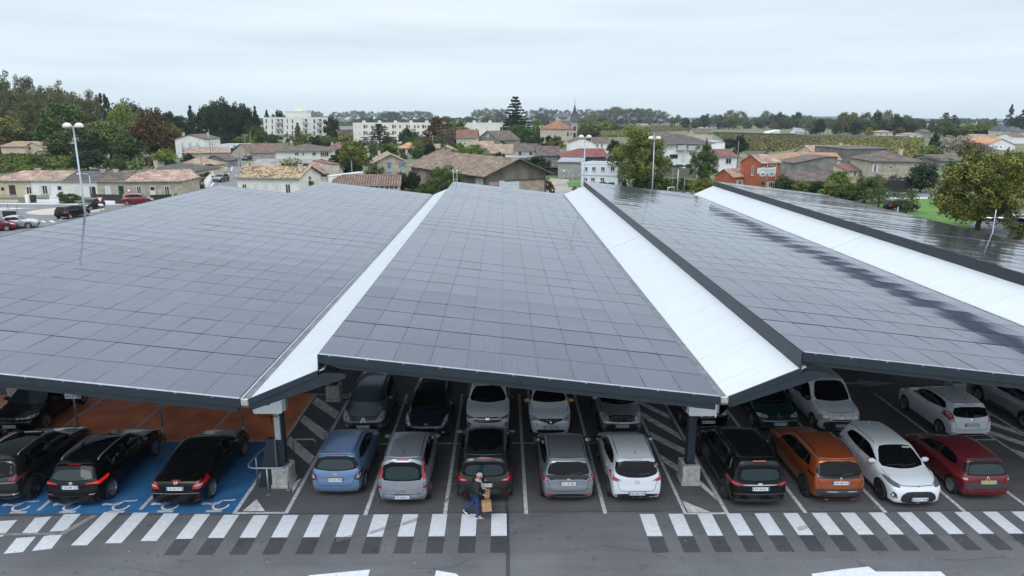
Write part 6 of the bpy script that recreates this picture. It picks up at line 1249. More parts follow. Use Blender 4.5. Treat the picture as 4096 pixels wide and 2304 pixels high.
def cb(k, c, xr, xl, ang, ye, yr, label, **kw):
    """a house seen at its corner c; walls run to picture columns xr and xl"""
    C0 = G(*PX(k, *c)); a = R(ang); d1 = (math.cos(a), math.sin(a)); d2 = (-math.sin(a), math.cos(a)); w_ = along(C0, d1, k, xr); D = along(C0, d2, k, xl)
    he = ZAT(*PX(k, c[0], ye), C0.y); hr = ZAT(*PX(k, *yr), C0.y + d2[1] * D / 2) if yr else he
    return house((C0.x, C0.y), (C0.x + d1[0] * w_, C0.y + d1[1] * w_), D, he, hr, label, **kw)
bh = cb(4, (1600, 975), 1795, 1396, 33, 680, (1500, 597), 'tall red brick gabled house carrying a white banner', wall=W_brick, roofm=T_pink, over=.18,
   wins=[('L', 4, 1522, 1545, 712, 808, 'w'), (4, 1622, 1655, 780, 815, 'so', S_lblue), (4, 1707, 1740, 780, 815, 'so', S_lblue), (4, 1618, 1645, 870, 945, 'd', mat('door_grey_green', (.06, .09, .08), .5)), (4, 1692, 1732, 872, 930, 'so', S_cream), (4, 1627, 1664, 722, 727, 's', W_wstone), (4, 1712, 1747, 700, 706, 's', W_wstone)])
cb(4, (1328, 968), 1480, 1150, 33, 820, (1240, 742), 'small red brick annex at the left of the bannered house', wall=W_brick, roofm=T_pink, over=.18, wins=[(4, 1385, 1420, 858, 905, 'so', S_cream)], cat='annex')
# banner on two poles in front of the brick house
q = G(*PX(4, 1690, 1000)); bz0, bz1 = ZAT(*PX(4, 1690, 785), q.y), ZAT(*PX(4, 1690, 735), q.y); xa, xb = XAT(*PX(4, 1583, 760), q.y), XAT(*PX(4, 1772, 760), q.y)
bn_ = empty('banner', (q.x, q.y, 0), 0, 'white banner with green lettering strung on grey poles', 'banner')
b = MB(); n = 12
for i in range(n):
    u0, u1 = i / n, (i + 1) / n; f = lambda u: (xa + (xb - xa) * u - q.x, .1 * math.sin(u * 9), 0)
    a_, c_ = f(u0), f(u1); sg = lambda u: .12 * math.sin(math.pi * u) - .35 * u + .2
    b.face([(a_[0], a_[1], bz0 - sg(u0) * .4 + .0), (c_[0], c_[1], bz0 - sg(u1) * .4), (c_[0], c_[1], bz1 - sg(u1) * .5 + .1), (a_[0], a_[1], bz1 - sg(u0) * .5 + .1)])
o = b.build('cloth', mat('banner_white', (.58, .62, .63), .7), bn_, fix=False); sd = o.modifiers.new('thick', 'SOLIDIFY'); sd.thickness = .01
b = MB()
for x in (xa + (xb - xa) * .55 - q.x, xb - q.x): b.tube([(x, .12, 0), (x, .12, bz1 + .6)], .04, 6)
b.build('pole', M_steel, bn_)
h_ = bz1 - bz0; me = text_mesh('ICF HABITAT DURABLE', h_ * .30, mat('banner_green', (.05, .3, .14), .6), 'lettering'); t = bpy.data.objects.new('lettering', me); C.objects.link(t); t.parent = bn_; t.location = ((xa + xb) / 2 - q.x + .3, -.14, (bz0 + bz1) / 2 + h_ * .15); t.rotation_euler = (R(90), 0, 0)
me = text_mesh('RENOVATION', h_ * .24, MATS['banner_green'], 'lettering'); t = bpy.data.objects.new('lettering', me); C.objects.link(t); t.parent = bn_; t.location = ((xa + xb) / 2 - q.x + .3, -.14, (bz0 + bz1) / 2 - h_ * .18); t.rotation_euler = (R(90), 0, 0)
hb(4, (1672, 790), (2405, 800), 640, 575, 11, 'long house with salmon tiled roof and a dark red door', wall=W_ivory, roofm=T_orrow, roof='hip', hipR=False, wins=[(4, 1842, 1876, 692, 762, 'd', D_red)], over=.3)
hb(4, (1480, 640), (1690, 640), 590, 563, 8, 'low dark roof behind the brick house', wall=W_wstone, roofm=T_dark)
cb(4, (1945, 850), 2370, 1938, 8, 690, None, 'grey rendered sloping wall building', wall=W_grey, roof='flat', roofm=T_brown, cat='building') if False else None
P0 = G(*PX(4, 1945, 850)); P1 = G(*PX(4, 2370, 850)); h0 = ZAT(*PX(4, 1945, 685), P0.y); h1 = ZAT(*PX(4, 2250, 622), P0.y); h2 = ZAT(*PX(4, 2370, 625), P0.y); L_ = P1.x - P0.x
r = empty('grey_building', (P0.x, P0.y, 0), 0, 'grey rendered building with a sloping roofline above the lean-to', 'building')
MB().prism([(0, 0), (L_, 0), (L_, h2), (L_ * .72, h1), (0, h0)], 0, 9, 'y').build('wall', W_grey, r); rb = RB(); rb.slope([(-.3, -.3, h0 + .02), (-.3, 9, h0 + .02), (L_ * .72, 9, h1 + .06), (L_ * .72, -.3, h1 + .06)][::-1], (0, 1, 0)); rb.slope([(L_ * .72, -.3, h1 + .06), (L_ * .72, 9, h1 + .06), (L_ + .2, 9, h2 + .04), (L_ + .2, -.3, h2 + .04)][::-1], (0, 1, 0)); rb.build('roof', T_brown, r)
hb(4, (1942, 885), (2490, 890), 850, 762, 5, 'long lean-to with dark mixed tiles under the grey wall', wall=W_wstone, roofm=T_brown, roof='shed', over=.4, cat='lean-to', wins=[(4, 2080, 2140, 858, 880, 'k')])
hb(5, (690, 700), (1092, 690), 500, 492, 10, 'tall blank dark grey wall building with a tiny window', wall=mat('dark_grey_render', (.13, .13, .125), .9, var=.3, scale=.5, detail=9), roofm=T_brown, roof='shed', over=.15, wins=[(5, 765, 800, 622, 637, 'k')], cat='building')
hb(5, (430, 640), (810, 640), 548, 468, 14, 'long pale pink roof with two chimneys beside the vineyard', wall=W_wstone, roofm=T_pink, chim=[(.9, .5, .5), (.98, .3, .3)])
hb(5, (730, 830), (932, 830), 700, 640, 6, 'cream extension with lean-to roof and white shutters', wall=W_cream, roofm=T_red, roof='shed', over=.3, wins=[(5, 797, 825, 712, 758, 'so', S_white), (5, 880, 908, 725, 760, 'w')])
hb(5, (935, 850), (1385, 855), 607, 520, 11, 'tall limestone house with hipped brown roof and white shutters', wall=W_stone, roofm=T_brown, roof='hip', over=.4, wins=[(5, 985, 1010, 648, 722, 'so', S_white), (5, 965, 1025, 758, 782, 'w'), (5, 1030, 1072, 760, 822, 's', S_white), (5, 1138, 1152, 668, 682, 'k')], chim=[(.8, .4, .3)])
hb(5, (1565, 665), (1825, 660), 608, 552, 9, 'low building with a plain brown tiled roof behind the autumn tree', wall=W_grey, roofm=T_brown)
hb(5, (2030, 515), (2305, 515), 465, 407, 16, 'white gabled house on the slope at the right', wall=W_white, roofm=T_orange, ridge='perp', wins=[(5, 2128, 2140, 478, 490, 'k'), (5, 2170, 2182, 480, 492, 'k'), (5, 2245, 2260, 488, 503, 'k')])
hb(5, (1890, 545), (2140, 545), 508, 445, 14, 'broad brown hipped roof left of the white gable', wall=W_wstone, roofm=T_brown, roof='hip')
hb(5, (1930, 440), (2090, 440), 405, 365, 12, 'small grey-roofed house on the right slope', wall=W_wstone, roofm=T_tan)
hb(5, (2280, 455), (2400, 455), 385, 355, 12, 'white house with brick-red roof below the manor', wall=W_white, roofm=T_red)
hb(5, (2160, 430), (2262, 430), 328, 268, 10, 'manor turret wing with a pointed slate roof', wall=W_wstone, roofm=T_slate, roof='hip', cat='manor', wins=[(5, 2205, 2218, 335, 372, 'w')])
hb(5, (2264, 430), (2420, 430), 340, 292, 14, 'manor main wing with slate roof and dormer', wall=W_wstone, roofm=T_slate, roof='hip', cat='manor', wins=[(5, 2290, 2300, 350, 385, 'w'), (5, 2330, 2345, 305, 325, 'w')])
FAR = [(4, 380, 500, 330, 302, 287, W_cream, T_tan, 'small cream pavilion with three dark openings in the vineyards'), (4, 640, 740, 303, 290, 275, W_wstone, T_brown, 'low far house under the plane trees'), (4, 765, 840, 300, 275, 256, W_wstone, T_tan, 'far tan-roofed house right of the plane row'),
 (4, 840, 932, 300, 272, 256, W_wstone, T_pink, 'far pink-roofed house beside the dark pine'), (4, 990, 1222, 335, 315, 278, W_ivory, T_dark, 'long far house with a grey-brown roof'), (4, 1960, 2050, 385, 360, 332, W_white, T_metal, 'far white house with grey roof in the trees'),
 (5, 820, 905, 372, 345, 325, W_stone, T_brown, 'grey stone cottage by the far hedge'), (5, 975, 1070, 325, 290, 272, W_white, T_brown, 'far white house above the pines'), (5, 1015, 1162, 392, 345, 328, W_cream, T_tan, 'cream bungalow with gateposts by the vineyard'), (5, 1270, 1438, 405, 368, 350, W_white, T_tan, 'long white outbuilding at the vineyard corner'),
 (5, 1440, 1512, 402, 345, 322, W_grey, T_brown, 'grey house joined to the white outbuilding'), (5, 1455, 1600, 318, 290, 265, W_ivory, T_orrow, 'large pink-roofed villa on the far right rise'), (5, 1445, 1560, 345, 325, 308, W_ivory, T_pink, 'pink-roofed house below the villa'), (5, 1755, 1835, 372, 325, 305, W_white, T_red, 'small red-roofed house behind the right hedges'),
 (5, 255, 335, 360, 345, 305, W_white, T_metal, 'far silver-roofed barn beyond the vineyard'), (2, 1468, 1555, 343, 332, 317, W_white, T_tan, 'far small white house left of the tall dark tree'), (2, 1580, 1650, 343, 335, 322, W_white, T_tan, 'far white bungalow at the foot of the plane trees'), (2, 1820, 1900, 340, 330, 313, W_white, T_tan, 'far white villa among the plane trees'),
 (2, 1235, 1300, 335, 322, 303, W_cream, T_pink, 'far pink-roofed cottage in the fields'), (3, 60, 140, 338, 326, 312, W_white, T_tan, 'far white cottage at the end of the plane row'), (3, 1355, 1460, 345, 335, 318, W_cream, T_orange, 'far orange-roofed farmhouse behind the noise barrier'), (2, 1105, 1200, 335, 325, 307, W_wstone, T_brown, 'far brown-roofed farm in the fields'), (4, 1330, 1400, 330, 318, 300, W_cream, T_tan, 'far cream cottage behind the conifers') ]
for k, x0, x1, yb_, ye, yr, wl, rf, lb in FAR: hb(k, (x0, yb_), (x1, yb_), ye, yr, 10, lb, wall=wl, roofm=rf, roof='hip' if len(lb) % 2 else 'gable', wins=[(k, x0 + (x1 - x0) * f, x0 + (x1 - x0) * (f + .1), ye + (yb_ - ye) * .25, ye + (yb_ - ye) * .7, 'w') for f in (.2, .6)])
P0 = G(*PX(4, 1712, 398)); P1 = G(*PX(4, 1812, 398)); h0 = ZAT(*PX(4, 1712, 375), P0.y); h1 = ZAT(*PX(4, 1812, 357), P0.y); r = empty('field_shelter', (P0.x, P0.y, 0), 0, 'white wedge-shaped shelter at the edge of the vineyard', 'shelter')
L_ = P1.x - P0.x; MB().prism([(-2, 0), (L_, 0), (L_, h1), (0, h0)], 0, 12, 'y').build('wall', W_ivory, r); MB().prism([(-.2, h0 + .02), (L_ + .2, h1 + .02), (L_ + .2, h1 + .25), (-.2, h0 + .25)], -.3, 12.3, 'y').build('roof', W_white, r)
# noise barrier of glass on a magenta beam
def barrier(k, x0, x1, y0, y1, ytop0, ytop1, label):
    a = G(*PX(k, x0, y0)); c_ = G(*PX(k, x1, y1)); d = c_ - a; L_ = d.length; r = empty('noise_barrier', (a.x, a.y, 0), math.atan2(d.y, d.x), label, 'noise barrier', 'glass noise barriers along the bypass')
    h = ZAT(*PX(k, x0, ytop0), a.y); h2 = ZAT(*PX(k, x1, ytop1), c_.y); h = (h + h2) / 2
    MB().box(0, L_, -.3, .3, 0, h * .30).build('plinth', mat('pale_rubble', (.3, .3, .29), .9), r); MB().box(0, L_, -.5, .5, h * .30, h * .52).build('beam', mat('magenta_beam', (.20, .02, .06), .5), r)
    MB().box(0, L_, -.05, .05, h * .52, h).build('glass_wall', mat('barrier_glass', (.30, .42, .42), .1), r); b = MB(); n = int(L_ / 4)
    for i in range(n + 1): b.box(L_ * i / n - .12, L_ * i / n + .12, -.12, .12, h * .52, h + .05)
    b.box(0, L_, -.1, .1, h - .15, h); b.build('post_frame', M_whitepl, r)
barrier(2, 1140, 1300, 462, 458, 395, 388, 'glass noise barrier on a magenta beam between the two apartment blocks')
barrier(3, 750, 1475, 368, 372, 320, 338, 'long glass noise barrier on a magenta beam behind the cedar')
barrier(2, 1700, 2150, 372, 352, 345, 330, 'white framed glass noise barrier above the long apartment roof')
# garden walls and fences along the roundabout
def wall_seg(k, x0, x1, y0, y1, h, m, label, cat, name, th=.18, cap=None):
    a = G(*PX(k, x0, y0)); c_ = G(*PX(k, x1, y1)); d = c_ - a; r = empty(name, (a.x, a.y, 0), math.atan2(d.y, d.x), label, cat)
    MB().box(0, d.length, 0, th, 0, h).build('panel', m, r)
    if cap: MB().box(-.02, d.length + .02, -.03, th + .03, h, h + .07).build('coping', cap, r)
    return r, d.length
def picket(r, L_, h, m, z0=.1, step=.13):
    b = MB(); n = int(L_ / step)
    for i in range(n): b.box(i * step, i * step + .03, .06, .09, z0, h)
    b.box(0, L_, .055, .095, h - .12, h - .08); b.box(0, L_, .055, .095, z0, z0 + .05); b.build('bars', m, r)
iron = mat('iron_fence', (.25, .25, .24), .6)
r, L_ = wall_seg(1, -10, 165, 1243, 1245, .35, W_cream, 'low cream wall with pale iron railings before the cream house', 'fence', 'fence'); picket(r, L_, 1.15, iron, .35)
r, L_ = wall_seg(1, 232, 258, 1250, 1250, 1.15, W_white, 'white gate pillar beside the wheelie bins', 'pillar', 'pillar', .4)
r, L_ = wall_seg(1, 335, 455, 1248, 1250, .5, W_white, 'low white wall with dark fence panel before the white house', 'fence', 'fence', cap=W_wstone); picket(r, L_, 1.1, M_darkgrey, .5)
r, L_ = wall_seg(1, 455, 535, 1252, 1253, .75, W_white, 'white garden wall with grey panel by the shrubs', 'wall', 'garden_wall', cap=W_wstone)
r, L_ = wall_seg(1, 838, 1042, 1255, 1258, .45, W_white, 'white wall topped with black slatted panels', 'fence', 'fence'); MB().box(0, L_, .03, .09, .46, 1.35).build('slats', mat('black_slats', (.02, .022, .026), .5), r)
r, L_ = wall_seg(1, 1045, 1102, 1258, 1260, 1.35, MATS['black_slats'], 'solid black garden gate in the terrace walls', 'gate', 'gate', .06)
r, L_ = wall_seg(1, 1105, 1300, 1260, 1262, .75, W_cream, 'cream wall topped with a dark green mesh screen', 'fence', 'fence'); MB().box(0, L_, .03, .09, .76, 1.5).build('mesh_screen', mat('green_mesh', (.015, .04, .025), .8), r)
r, L_ = wall_seg(1, 1370, 1560, 1255, 1245, 1.2, mat('hedge_dark', (.02, .035, .018), .9, var=.5, scale=6, bump=.08, bscale=5), 'dark clipped hedge before the stone end house', 'hedge', 'hedge', .5)
for i, x in enumerate((262, 292)):
    q = G(*PX(1, x + 14, 1240)); r = empty('wheelie_bin', (q.x, q.y, 0), 0, ['brown wheelie bin with yellow lid by the white pillar', 'black wheelie bin right of the brown one'][i], 'bin'); b = MB(); b.prism([(-.24, .05), (.24, .05), (.29, .95), (-.29, .95)], -.3, .3, 'y'); b.build('bin_body', mat('bin_brown', (.14, .07, .04), .7) if not i else M_darkgrey, r); MB().prism([(-.31, .955), (.31, .955), (.31, 1.0), (-.31, 1.04)], -.33, .33, 'y').build('lid', mat('bin_yellow', (.45, .38, .02), .5) if not i else M_black, r)
# wall with hedges along the left of the street
a = G(*PX(1, 1872, 1115)); c_ = G(*PX(1, 2010, 935)); d = c_ - a; r = empty('garden_wall', (a.x, a.y, 0), math.atan2(d.y, d.x), 'stepped white garden wall with tall posts along the side street', 'wall'); MB().box(0, d.length, 0, .2, 0, .8).build('panel', W_white, r)
b = MB(); n = int(d.length / 4)
for i in range(n + 1): b.box(d.length * i / n - .2, d.length * i / n + .2, -.1, .3, 0, 1.5)
b.build('pillars', W_white, r)
r, L_ = wall_seg(4, 560, 965, 815, 835, 1.9, mat('weathered_fence_boards', (.15, .14, .12), .9, var=.3, scale=2, stretch=(.3, 1, 6)), 'weathered wooden board fence under the white residence', 'fence', 'fence', .06)
r, L_ = wall_seg(4, 700, 880, 778, 778, 1.6, S_green, 'dark green arched fence behind the wooden boards', 'fence', 'fence', .06)
r, L_ = wall_seg(5, 1090, 1330, 905, 905, 1.9, mat('black_wall_sheet', (.02, .02, .025), .7), 'black sheet fence at the foot of the limestone house', 'fence', 'fence', .08)
r, L_ = wall_seg(2, 1945, 2060, 1075, 1080, 1.7, MATS['black_slats'], 'dark screen fence behind the canopy edge near the barn', 'fence', 'fence', .08)
r, L_ = wall_seg(4, 1050, 1950, 392, 415, 1.6, mat('far_hedge', (.03, .045, .025), .9, var=.4, scale=1.0), 'long dark hedge dividing the far vineyards', 'hedge', 'hedge', 2.0)
r, L_ = wall_seg(5, 330, 1300, 392, 408, 1.5, mat('grey_wall_far', (.13, .15, .16), .9, var=.3, scale=.3), 'long low grey wall at the top of the right vineyard', 'wall', 'garden_wall', .4)
# billboard, goal-like frame and lamp posts
def lamp(x, y, h, kind, label, r0=.09):
    r = empty('street_lamp', (x, y, 0), 0, label, 'street lamp'); MB().tube([(0, 0, 0), (0, 0, h)], r0, 10, r2=r0 * .6).build('pole', mat('lamp_pole_grey', (.34, .40, .46), .4, metal=.3), r)
    MB().box(-.18, .18, -.18, .18, 0, .06).build('base_plate', M_steel, r)
    if kind == 'globe':
        MB().tube([(-.42, 0, h + .02), (.42, 0, h + .02)], .05, 8).build('cross_arm', M_steel, r)
        for s in (-1, 1):
            b = MB(); R0 = .30; b.lathe([(0, R0 * .85)] + [(R0 * math.sin(t), R0 * .85 * math.cos(t)) for t in [R(a) for a in range(12, 91, 13)]] + [(R0, -.06), (R0 * .9, -.09), (0, -.10)], 20, 0, 'z'); o = b.build('lamp_globe', mat('milky_globe', (.60, .54, .48), .35, var=.2, scale=3), r); o.location = (s * .42, 0, h + .06)
    elif kind == 'twin':
        for s in (-1, 1):
            b = MB(); b.lathe([(0, .05), (.16, .02), (.19, -.02), (0, -.04)], 14, 0, 'z'); o = b.build('lamp_head', M_whitepl, r); o.location = (s * .42, 0, h - .6)
        MB().tube([(-.42, 0, h - .6), (.42, 0, h - .6)], .03, 6).build('cross_arm', M_steel, r)
    else:
        b = MB(); b.tube([(0, 0, h - .02), (.15, -.3, h + .25), (.5, -1.0, h + .3)] if kind == 'arm' else [(0, 0, h - .02), (-.3, 0, h + .3), (-1.3, 0, h + .35)], .05, 6); b.build('arm', M_steel, r); b = MB(); b.box(-.12, .12, -.35, .35, -.06, .06); o = b.build('lamp_head', M_whitepl, r); o.location = (.6, -1.2, h + .3) if kind == 'arm' else (-1.5, 0, h + .35)
    return r
y_ = 52; lamp(XAT(342, 861, y_), y_, ZAT(291, 503, y_) - .1, 'globe', 'tall lamp post with twin white globes at the left canopy edge', .085)
y_ = 79; lamp(XAT(2340, 560, y_) , y_, ZAT(2340, 551, y_), 'globe', 'lamp post with twin globes left of the big round tree', .08)
y_ = 80; lamp(XAT(2616, 600, y_), y_, ZAT(2619, 556, y_), 'globe', 'lamp post with twin globes in front of the white residence', .08)
y_ = 51; lamp(XAT(3975, 900, y_), y_, ZAT(3983, 838, y_), 'twin', 'short lamp post with two flat heads before the autumn tree', .05)
y_ = 64; lamp(XAT(3592, 835, y_), y_, ZAT(3592, 828, y_), 'twin', 'lamp heads just above the right canopy edge', .07)
q = G(*PX(1, 840, 1235)); lamp(q.x, q.y, ZAT(*PX(1, 795, 1005), q.y), 'side', 'old lamp post with a long arm before the terrace')
q = G(*PX(3, 1735, 1045)); lamp(q.x, q.y, ZAT(*PX(3, 1735, 860), q.y), 'side', 'thin lamp post in the gravel yard', .035)
q = G(*PX(4, 775, 1010)); lamp(q.x, q.y, ZAT(*PX(4, 800, 745), q.y), 'arm', 'grey lamp post beside the playing-field frame', .12)
# wooden poles of the power line
def upole(k, x, yb_, yt, label, cross=True, r0=.11):
    q = G(*PX(k, x, yb_)); h = ZAT(*PX(k, x, yt), q.y); r = empty('utility_pole', (q.x, q.y, 0), 0, label, 'utility pole'); MB().tube([(0, 0, 0), (0, 0, h)], r0, 8, r2=r0 * .7).build('pole', mat('weathered_pole', (.20, .19, .17), .9, var=.2, scale=3), r)
    if cross:
        b = MB(); b.box(-.9, .9, -.05, .05, h - .5, h - .4)
        for x_ in (-.8, 0, .8): b.lathe([(.05, h - .4), (.05, h - .25), (0, h - .22)], 6, 0, 'z', (x_, 0, 0))
        b.build('crossarm', M_steel, r)
    return Vector((q.x, q.y, h))
tops = [upole(1, 1250, 960, 835, 'short pole above the dark hipped roof', False, .08), upole(1, 1835, 1010, 725, 'utility pole beside the tan hipped roof', False), upole(1, 1942, 930, 700, 'utility pole at the bend of the side street', True), upole(1, 1915, 880, 580, 'tall street pole left of the white shop', False), upole(1, 2178, 920, 730, 'pole on the right of the side street', False), upole(1, 2232, 850, 620, 'dark pole beside the junction', True), upole(1, 2285, 850, 600, 'pole in front of the barn roof by the junction', False),
 upole(2, 1285, 1000, 738, 'wooden pole in front of the ribbed brown roof', False, .12), upole(2, 2092, 670, 478, 'pole with cross arms right of the bare tree', True), upole(3, 332, 670, 478, 'pole behind the barn roof ridge', True), upole(3, 1137, 560, 490, 'short pole with brackets under the cedar', True), upole(3, 762, 985, 870, 'grey pole at the barn side wall', False, .06), upole(3, 1542, 590, 452, 'pole in front of the villa', False), upole(3, 2022, 450, 392, 'pole in the far meadow', False), upole(4, 1375, 770, 462, 'wooden pole right of the red-roofed house', False), upole(4, 1230, 378, 282, 'pair pole in the vineyard', False), upole(4, 722, 1000, 750, 'slim pole left of the frame', False, .06), upole(4, 845, 975, 845, 'pale wooden post in the scrub', False, .1), upole(5, 1622, 385, 312, 'far pole left of the right hedges', False), upole(5, 1668, 385, 310, 'far pole right of its neighbour', False), upole(5, 932, 390, 320, 'pole at the vineyard corner', False)]
b = MB()
for a_, c_ in ((0, 1), (1, 2), (2, 5), (13, 15), (15, 20), (4, 6)):
    p0, p1 = tops[a_], tops[c_]
    b.tube([p0.lerp(p1, t) - Vector((0, 0, 3.5 * t * (1 - t))) for t in [i / 10 for i in range(11)]], .02, 4)
tag(b.build('power_line', M_black), 'thin sagging overhead wires between the poles', 'power line')
q = G(*PX(4, 878, 1025)); r = empty('billboard', (q.x, q.y, 0), R(8), 'dark framed poster panel at the edge of the gravel yard', 'billboard'); z1 = ZAT(*PX(4, 878, 968), q.y); MB().box(-.65, .65, -.1, .1, .3, z1).build('frame', M_black, r); MB().box(-.5, .5, -.115, -.102, .5, z1 - .15).build('poster', mat('poster_mixed', (.05, .12, .3), .5, var=.5, scale=3, col2=(.5, .4, .3)), r); MB().box(-.08, .08, -.05, .05, 0, .3).build('leg', M_black, r)
q = G(*PX(4, 710, 1005)); z1 = ZAT(*PX(4, 710, 928), q.y); r = empty('height_frame', (q.x, q.y, 0), R(40), 'white tube frame beside the grey lamp post', 'frame'); MB().tube([(-.8, 0, 0), (-.8, 0, z1), (.8, 0, z1), (.8, 0, 0)], .06, 8).build('tube_frame', M_whitepl, r)
q = G(*PX(3, 2255, 1010)); r = empty('wheelie_bin', (q.x, q.y, 0), 0, 'black wheelie bin with yellow label beside the site cabins', 'bin'); MB().prism([(-.35, .05), (.35, .05), (.4, 1.1), (-.4, 1.1)], -.35, .35, 'y').build('bin_body', M_darkgrey, r); MB().prism([(-.42, 1.105), (.42, 1.105), (.42, 1.16), (-.42, 1.2)], -.38, .38, 'y').build('lid', M_black, r)
# yield signs
for k, x, yb_, yt, lb in ((1, 922, 1330, 1195, 'yield sign on a pole before the dark hatchback'), (1, 1182, 1240, 1118, 'second yield sign by the green mesh wall')):
    q = G(*PX(k, x, yb_)); h = ZAT(*PX(k, x, yt), q.y); r = empty('yield_sign', (q.x, q.y, 0), 0, lb, 'road sign'); MB().tube([(0, 0, 0), (0, 0, h)], .035, 8).build('pole', M_steel, r)
    b = MB(); b.prism([(-.45, h), (.45, h), (0, h - .78)], -.06, -.045, 'y'); o = b.build('triangle_plate', mat('sign_red', (.45, .02, .02), .4), r); b = MB(); b.prism([(-.29, h - .09), (.29, h - .09), (0, h - .59)], -.066, -.061, 'y'); b.build('white_field', M_whitepl, o); MB().box(-.32, .32, -.06, -.045, h - 1.15, h - .88).build('sub_plate', M_whitepl, r)
# street surfaces, painted islands
def area(name, k, pts, z, m, kind='structure'): return sheet(name, [tuple(G(*PX(k, *p)))[:2] for p in pts], z, m)
area('roundabout_road', 1, [(-400, 1262), (400, 1258), (1700, 1262), (2300, 1300), (1600, 1460), (-400, 1700)], .006, M_road)
area('side_street', 1, [(1880, 1125), (2115, 862), (2150, 820), (2300, 815), (2215, 870), (2165, 1105), (2190, 1300), (1700, 1290)], -.02, M_road)
area('junction', 1, [(2080, 845), (2060, 812), (2300, 800), (2420, 830), (2420, 862), (2200, 862)], -.015, M_road)
area('pavement', 1, [(-300, 1246), (1400, 1262), (1400, 1275), (-300, 1258)], .03, M_conc)
area('verge_pavement', 1, [(1860, 1130), (2098, 860), (2112, 862), (1895, 1130)], .0, M_conc)
M_pale = mat('pale_resin_surface', (.36, .32, .27), .9, var=.1, scale=1)
a = G(*PX(1, 600, 1320)); sheet('roundabout_island', [(a.x + 4.6 * math.cos(t), a.y + 4.2 * math.sin(t)) for t in [2 * math.pi * i / 28 for i in range(28)]], .012, M_pale)
a = G(*PX(1, 30, 1300)); sheet('splitter_island', [(a.x - 5, a.y - 1.0), (a.x + 5, a.y + .2), (a.x - 5, a.y + 1.8)], .012, M_pale)
rects('street_markings', [[tuple(G(*PX(1, x, y)))[:2] for x, y in q] for q in (((60, 1395), (120, 1388), (180, 1392), (120, 1402)), ((230, 1400), (290, 1390), (320, 1394), (262, 1406)), ((365, 1412), (395, 1412), (425, 1424), (392, 1424)), ((440, 1410), (470, 1410), (505, 1424), (470, 1424)), ((535, 1385), (575, 1392), (540, 1408)), ((-100, 1420), (-20, 1405), (10, 1409), (-60, 1426)), ((-20, 1310), (205, 1297), (207, 1300), (-20, 1316)))], .015, M_white)
rects('street_arrow', [[tuple(G(*PX(1, x, y)))[:2] for x, y in q] for q in (((2100, 915), (2108, 915), (2100, 960), (2092, 960)), ((2085, 918), (2118, 908), (2118, 914), (2085, 922)), ((2060, 985), (2080, 980), (2080, 985), (2062, 990)), ((2098, 828), (2200, 826), (2200, 834), (2098, 834)))], .01, M_white)
area('gravel_yard', 3, [(1445, 905), (1590, 912), (1700, 925), (1690, 1000), (1880, 1010), (2400, 1040), (2400, 1100), (1300, 1100), (1400, 960)], -.012, mat('gravel', (.24, .22, .19), .95, var=.25, scale=.25, detail=10))
M_grass = mat('mown_grass', (.06, .14, .015), .95, var=.25, scale=.3, detail=10, bump=.03, bscale=6)
area('grass_patch', 3, [(1680, 945), (1815, 925), (1830, 1000), (1690, 990)], .0, M_grass); area('grass_strip', 3, [(1440, 885), (1560, 885), (1560, 900), (1450, 900)], .0, M_grass)
area('lawn', 5, [(1080, 975), (1700, 968), (2050, 1100), (2000, 1260), (1300, 1300), (900, 1150)], .012, M_grass)
area('right_road', 5, [(1080, 905), (2300, 905), (2300, 950), (1600, 955), (1150, 962)], .0, M_road); area('right_pavement', 5, [(1130, 962), (1600, 955), (1600, 968), (1150, 978)], .03, M_conc)
area('right_parking', 5, [(1880, 1215), (2100, 1140), (2600, 1150), (2600, 1420), (2200, 1420)], .014, M_road)
area('verge_grass', 4, [(320, 905), (1150, 925), (1150, 975), (320, 955)], .0, M_grass); area('bright_meadow', 3, [(1975, 430), (2160, 430), (2160, 452), (1975, 452)], -.02, M_grass)
area('meadow_by_villa', 3, [(1290, 395), (1450, 395), (1450, 470), (1290, 470)], -.02, M_grass)

# ------------------------------------------------------------ vegetation
def leafmat(name, dark, mid, light, rough=.85):
    m = bpy.data.materials.new(name); MATS[name] = m; m.use_nodes = True; t = m.node_tree; b = t.nodes['Principled BSDF']; b.inputs['Roughness'].default_value = rough; b.inputs['Specular IOR Level'].default_value = .15
    at = N('ShaderNodeAttribute', t); at.attribute_name = 'tone'; oi = N('ShaderNodeObjectInfo', t)
    ad = N('ShaderNodeMath', t, operation='MULTIPLY_ADD'); ad.inputs[1].default_value = .22; t.links.new(oi.outputs['Random'], ad.inputs[0]); t.links.new(at.outputs['Fac'], ad.inputs[2])
    r = N('ShaderNodeValToRGB', t); e = r.color_ramp.elements; e[0].position = .1; e[0].color = tuple(dark) + (1,); e[1].position = 1.0; e[1].color = tuple(light) + (1,); x = e.new(.55); x.color = tuple(mid) + (1,)
    t.links.new(ad.outputs[0], r.inputs[0]); t.links.new(r.outputs[0], b.inputs['Base Color']); return m
BARK = mat('bark', (.09, .075, .06), .95, var=.25, scale=4); BARKP = mat('pale_bark', (.20, .18, .15), .95, var=.25, scale=3)
L_olive = leafmat('leaves_olive', (.042, .058, .014), (.105, .13, .034), (.18, .20, .058)); L_hill = leafmat('leaves_hill', (.036, .044, .015), (.088, .092, .034), (.155, .14, .058)); L_green = leafmat('leaves_green', (.022, .042, .012), (.050, .085, .025), (.10, .14, .04)); L_dark = leafmat('leaves_dark_green', (.010, .022, .012), (.020, .040, .020), (.038, .062, .028))
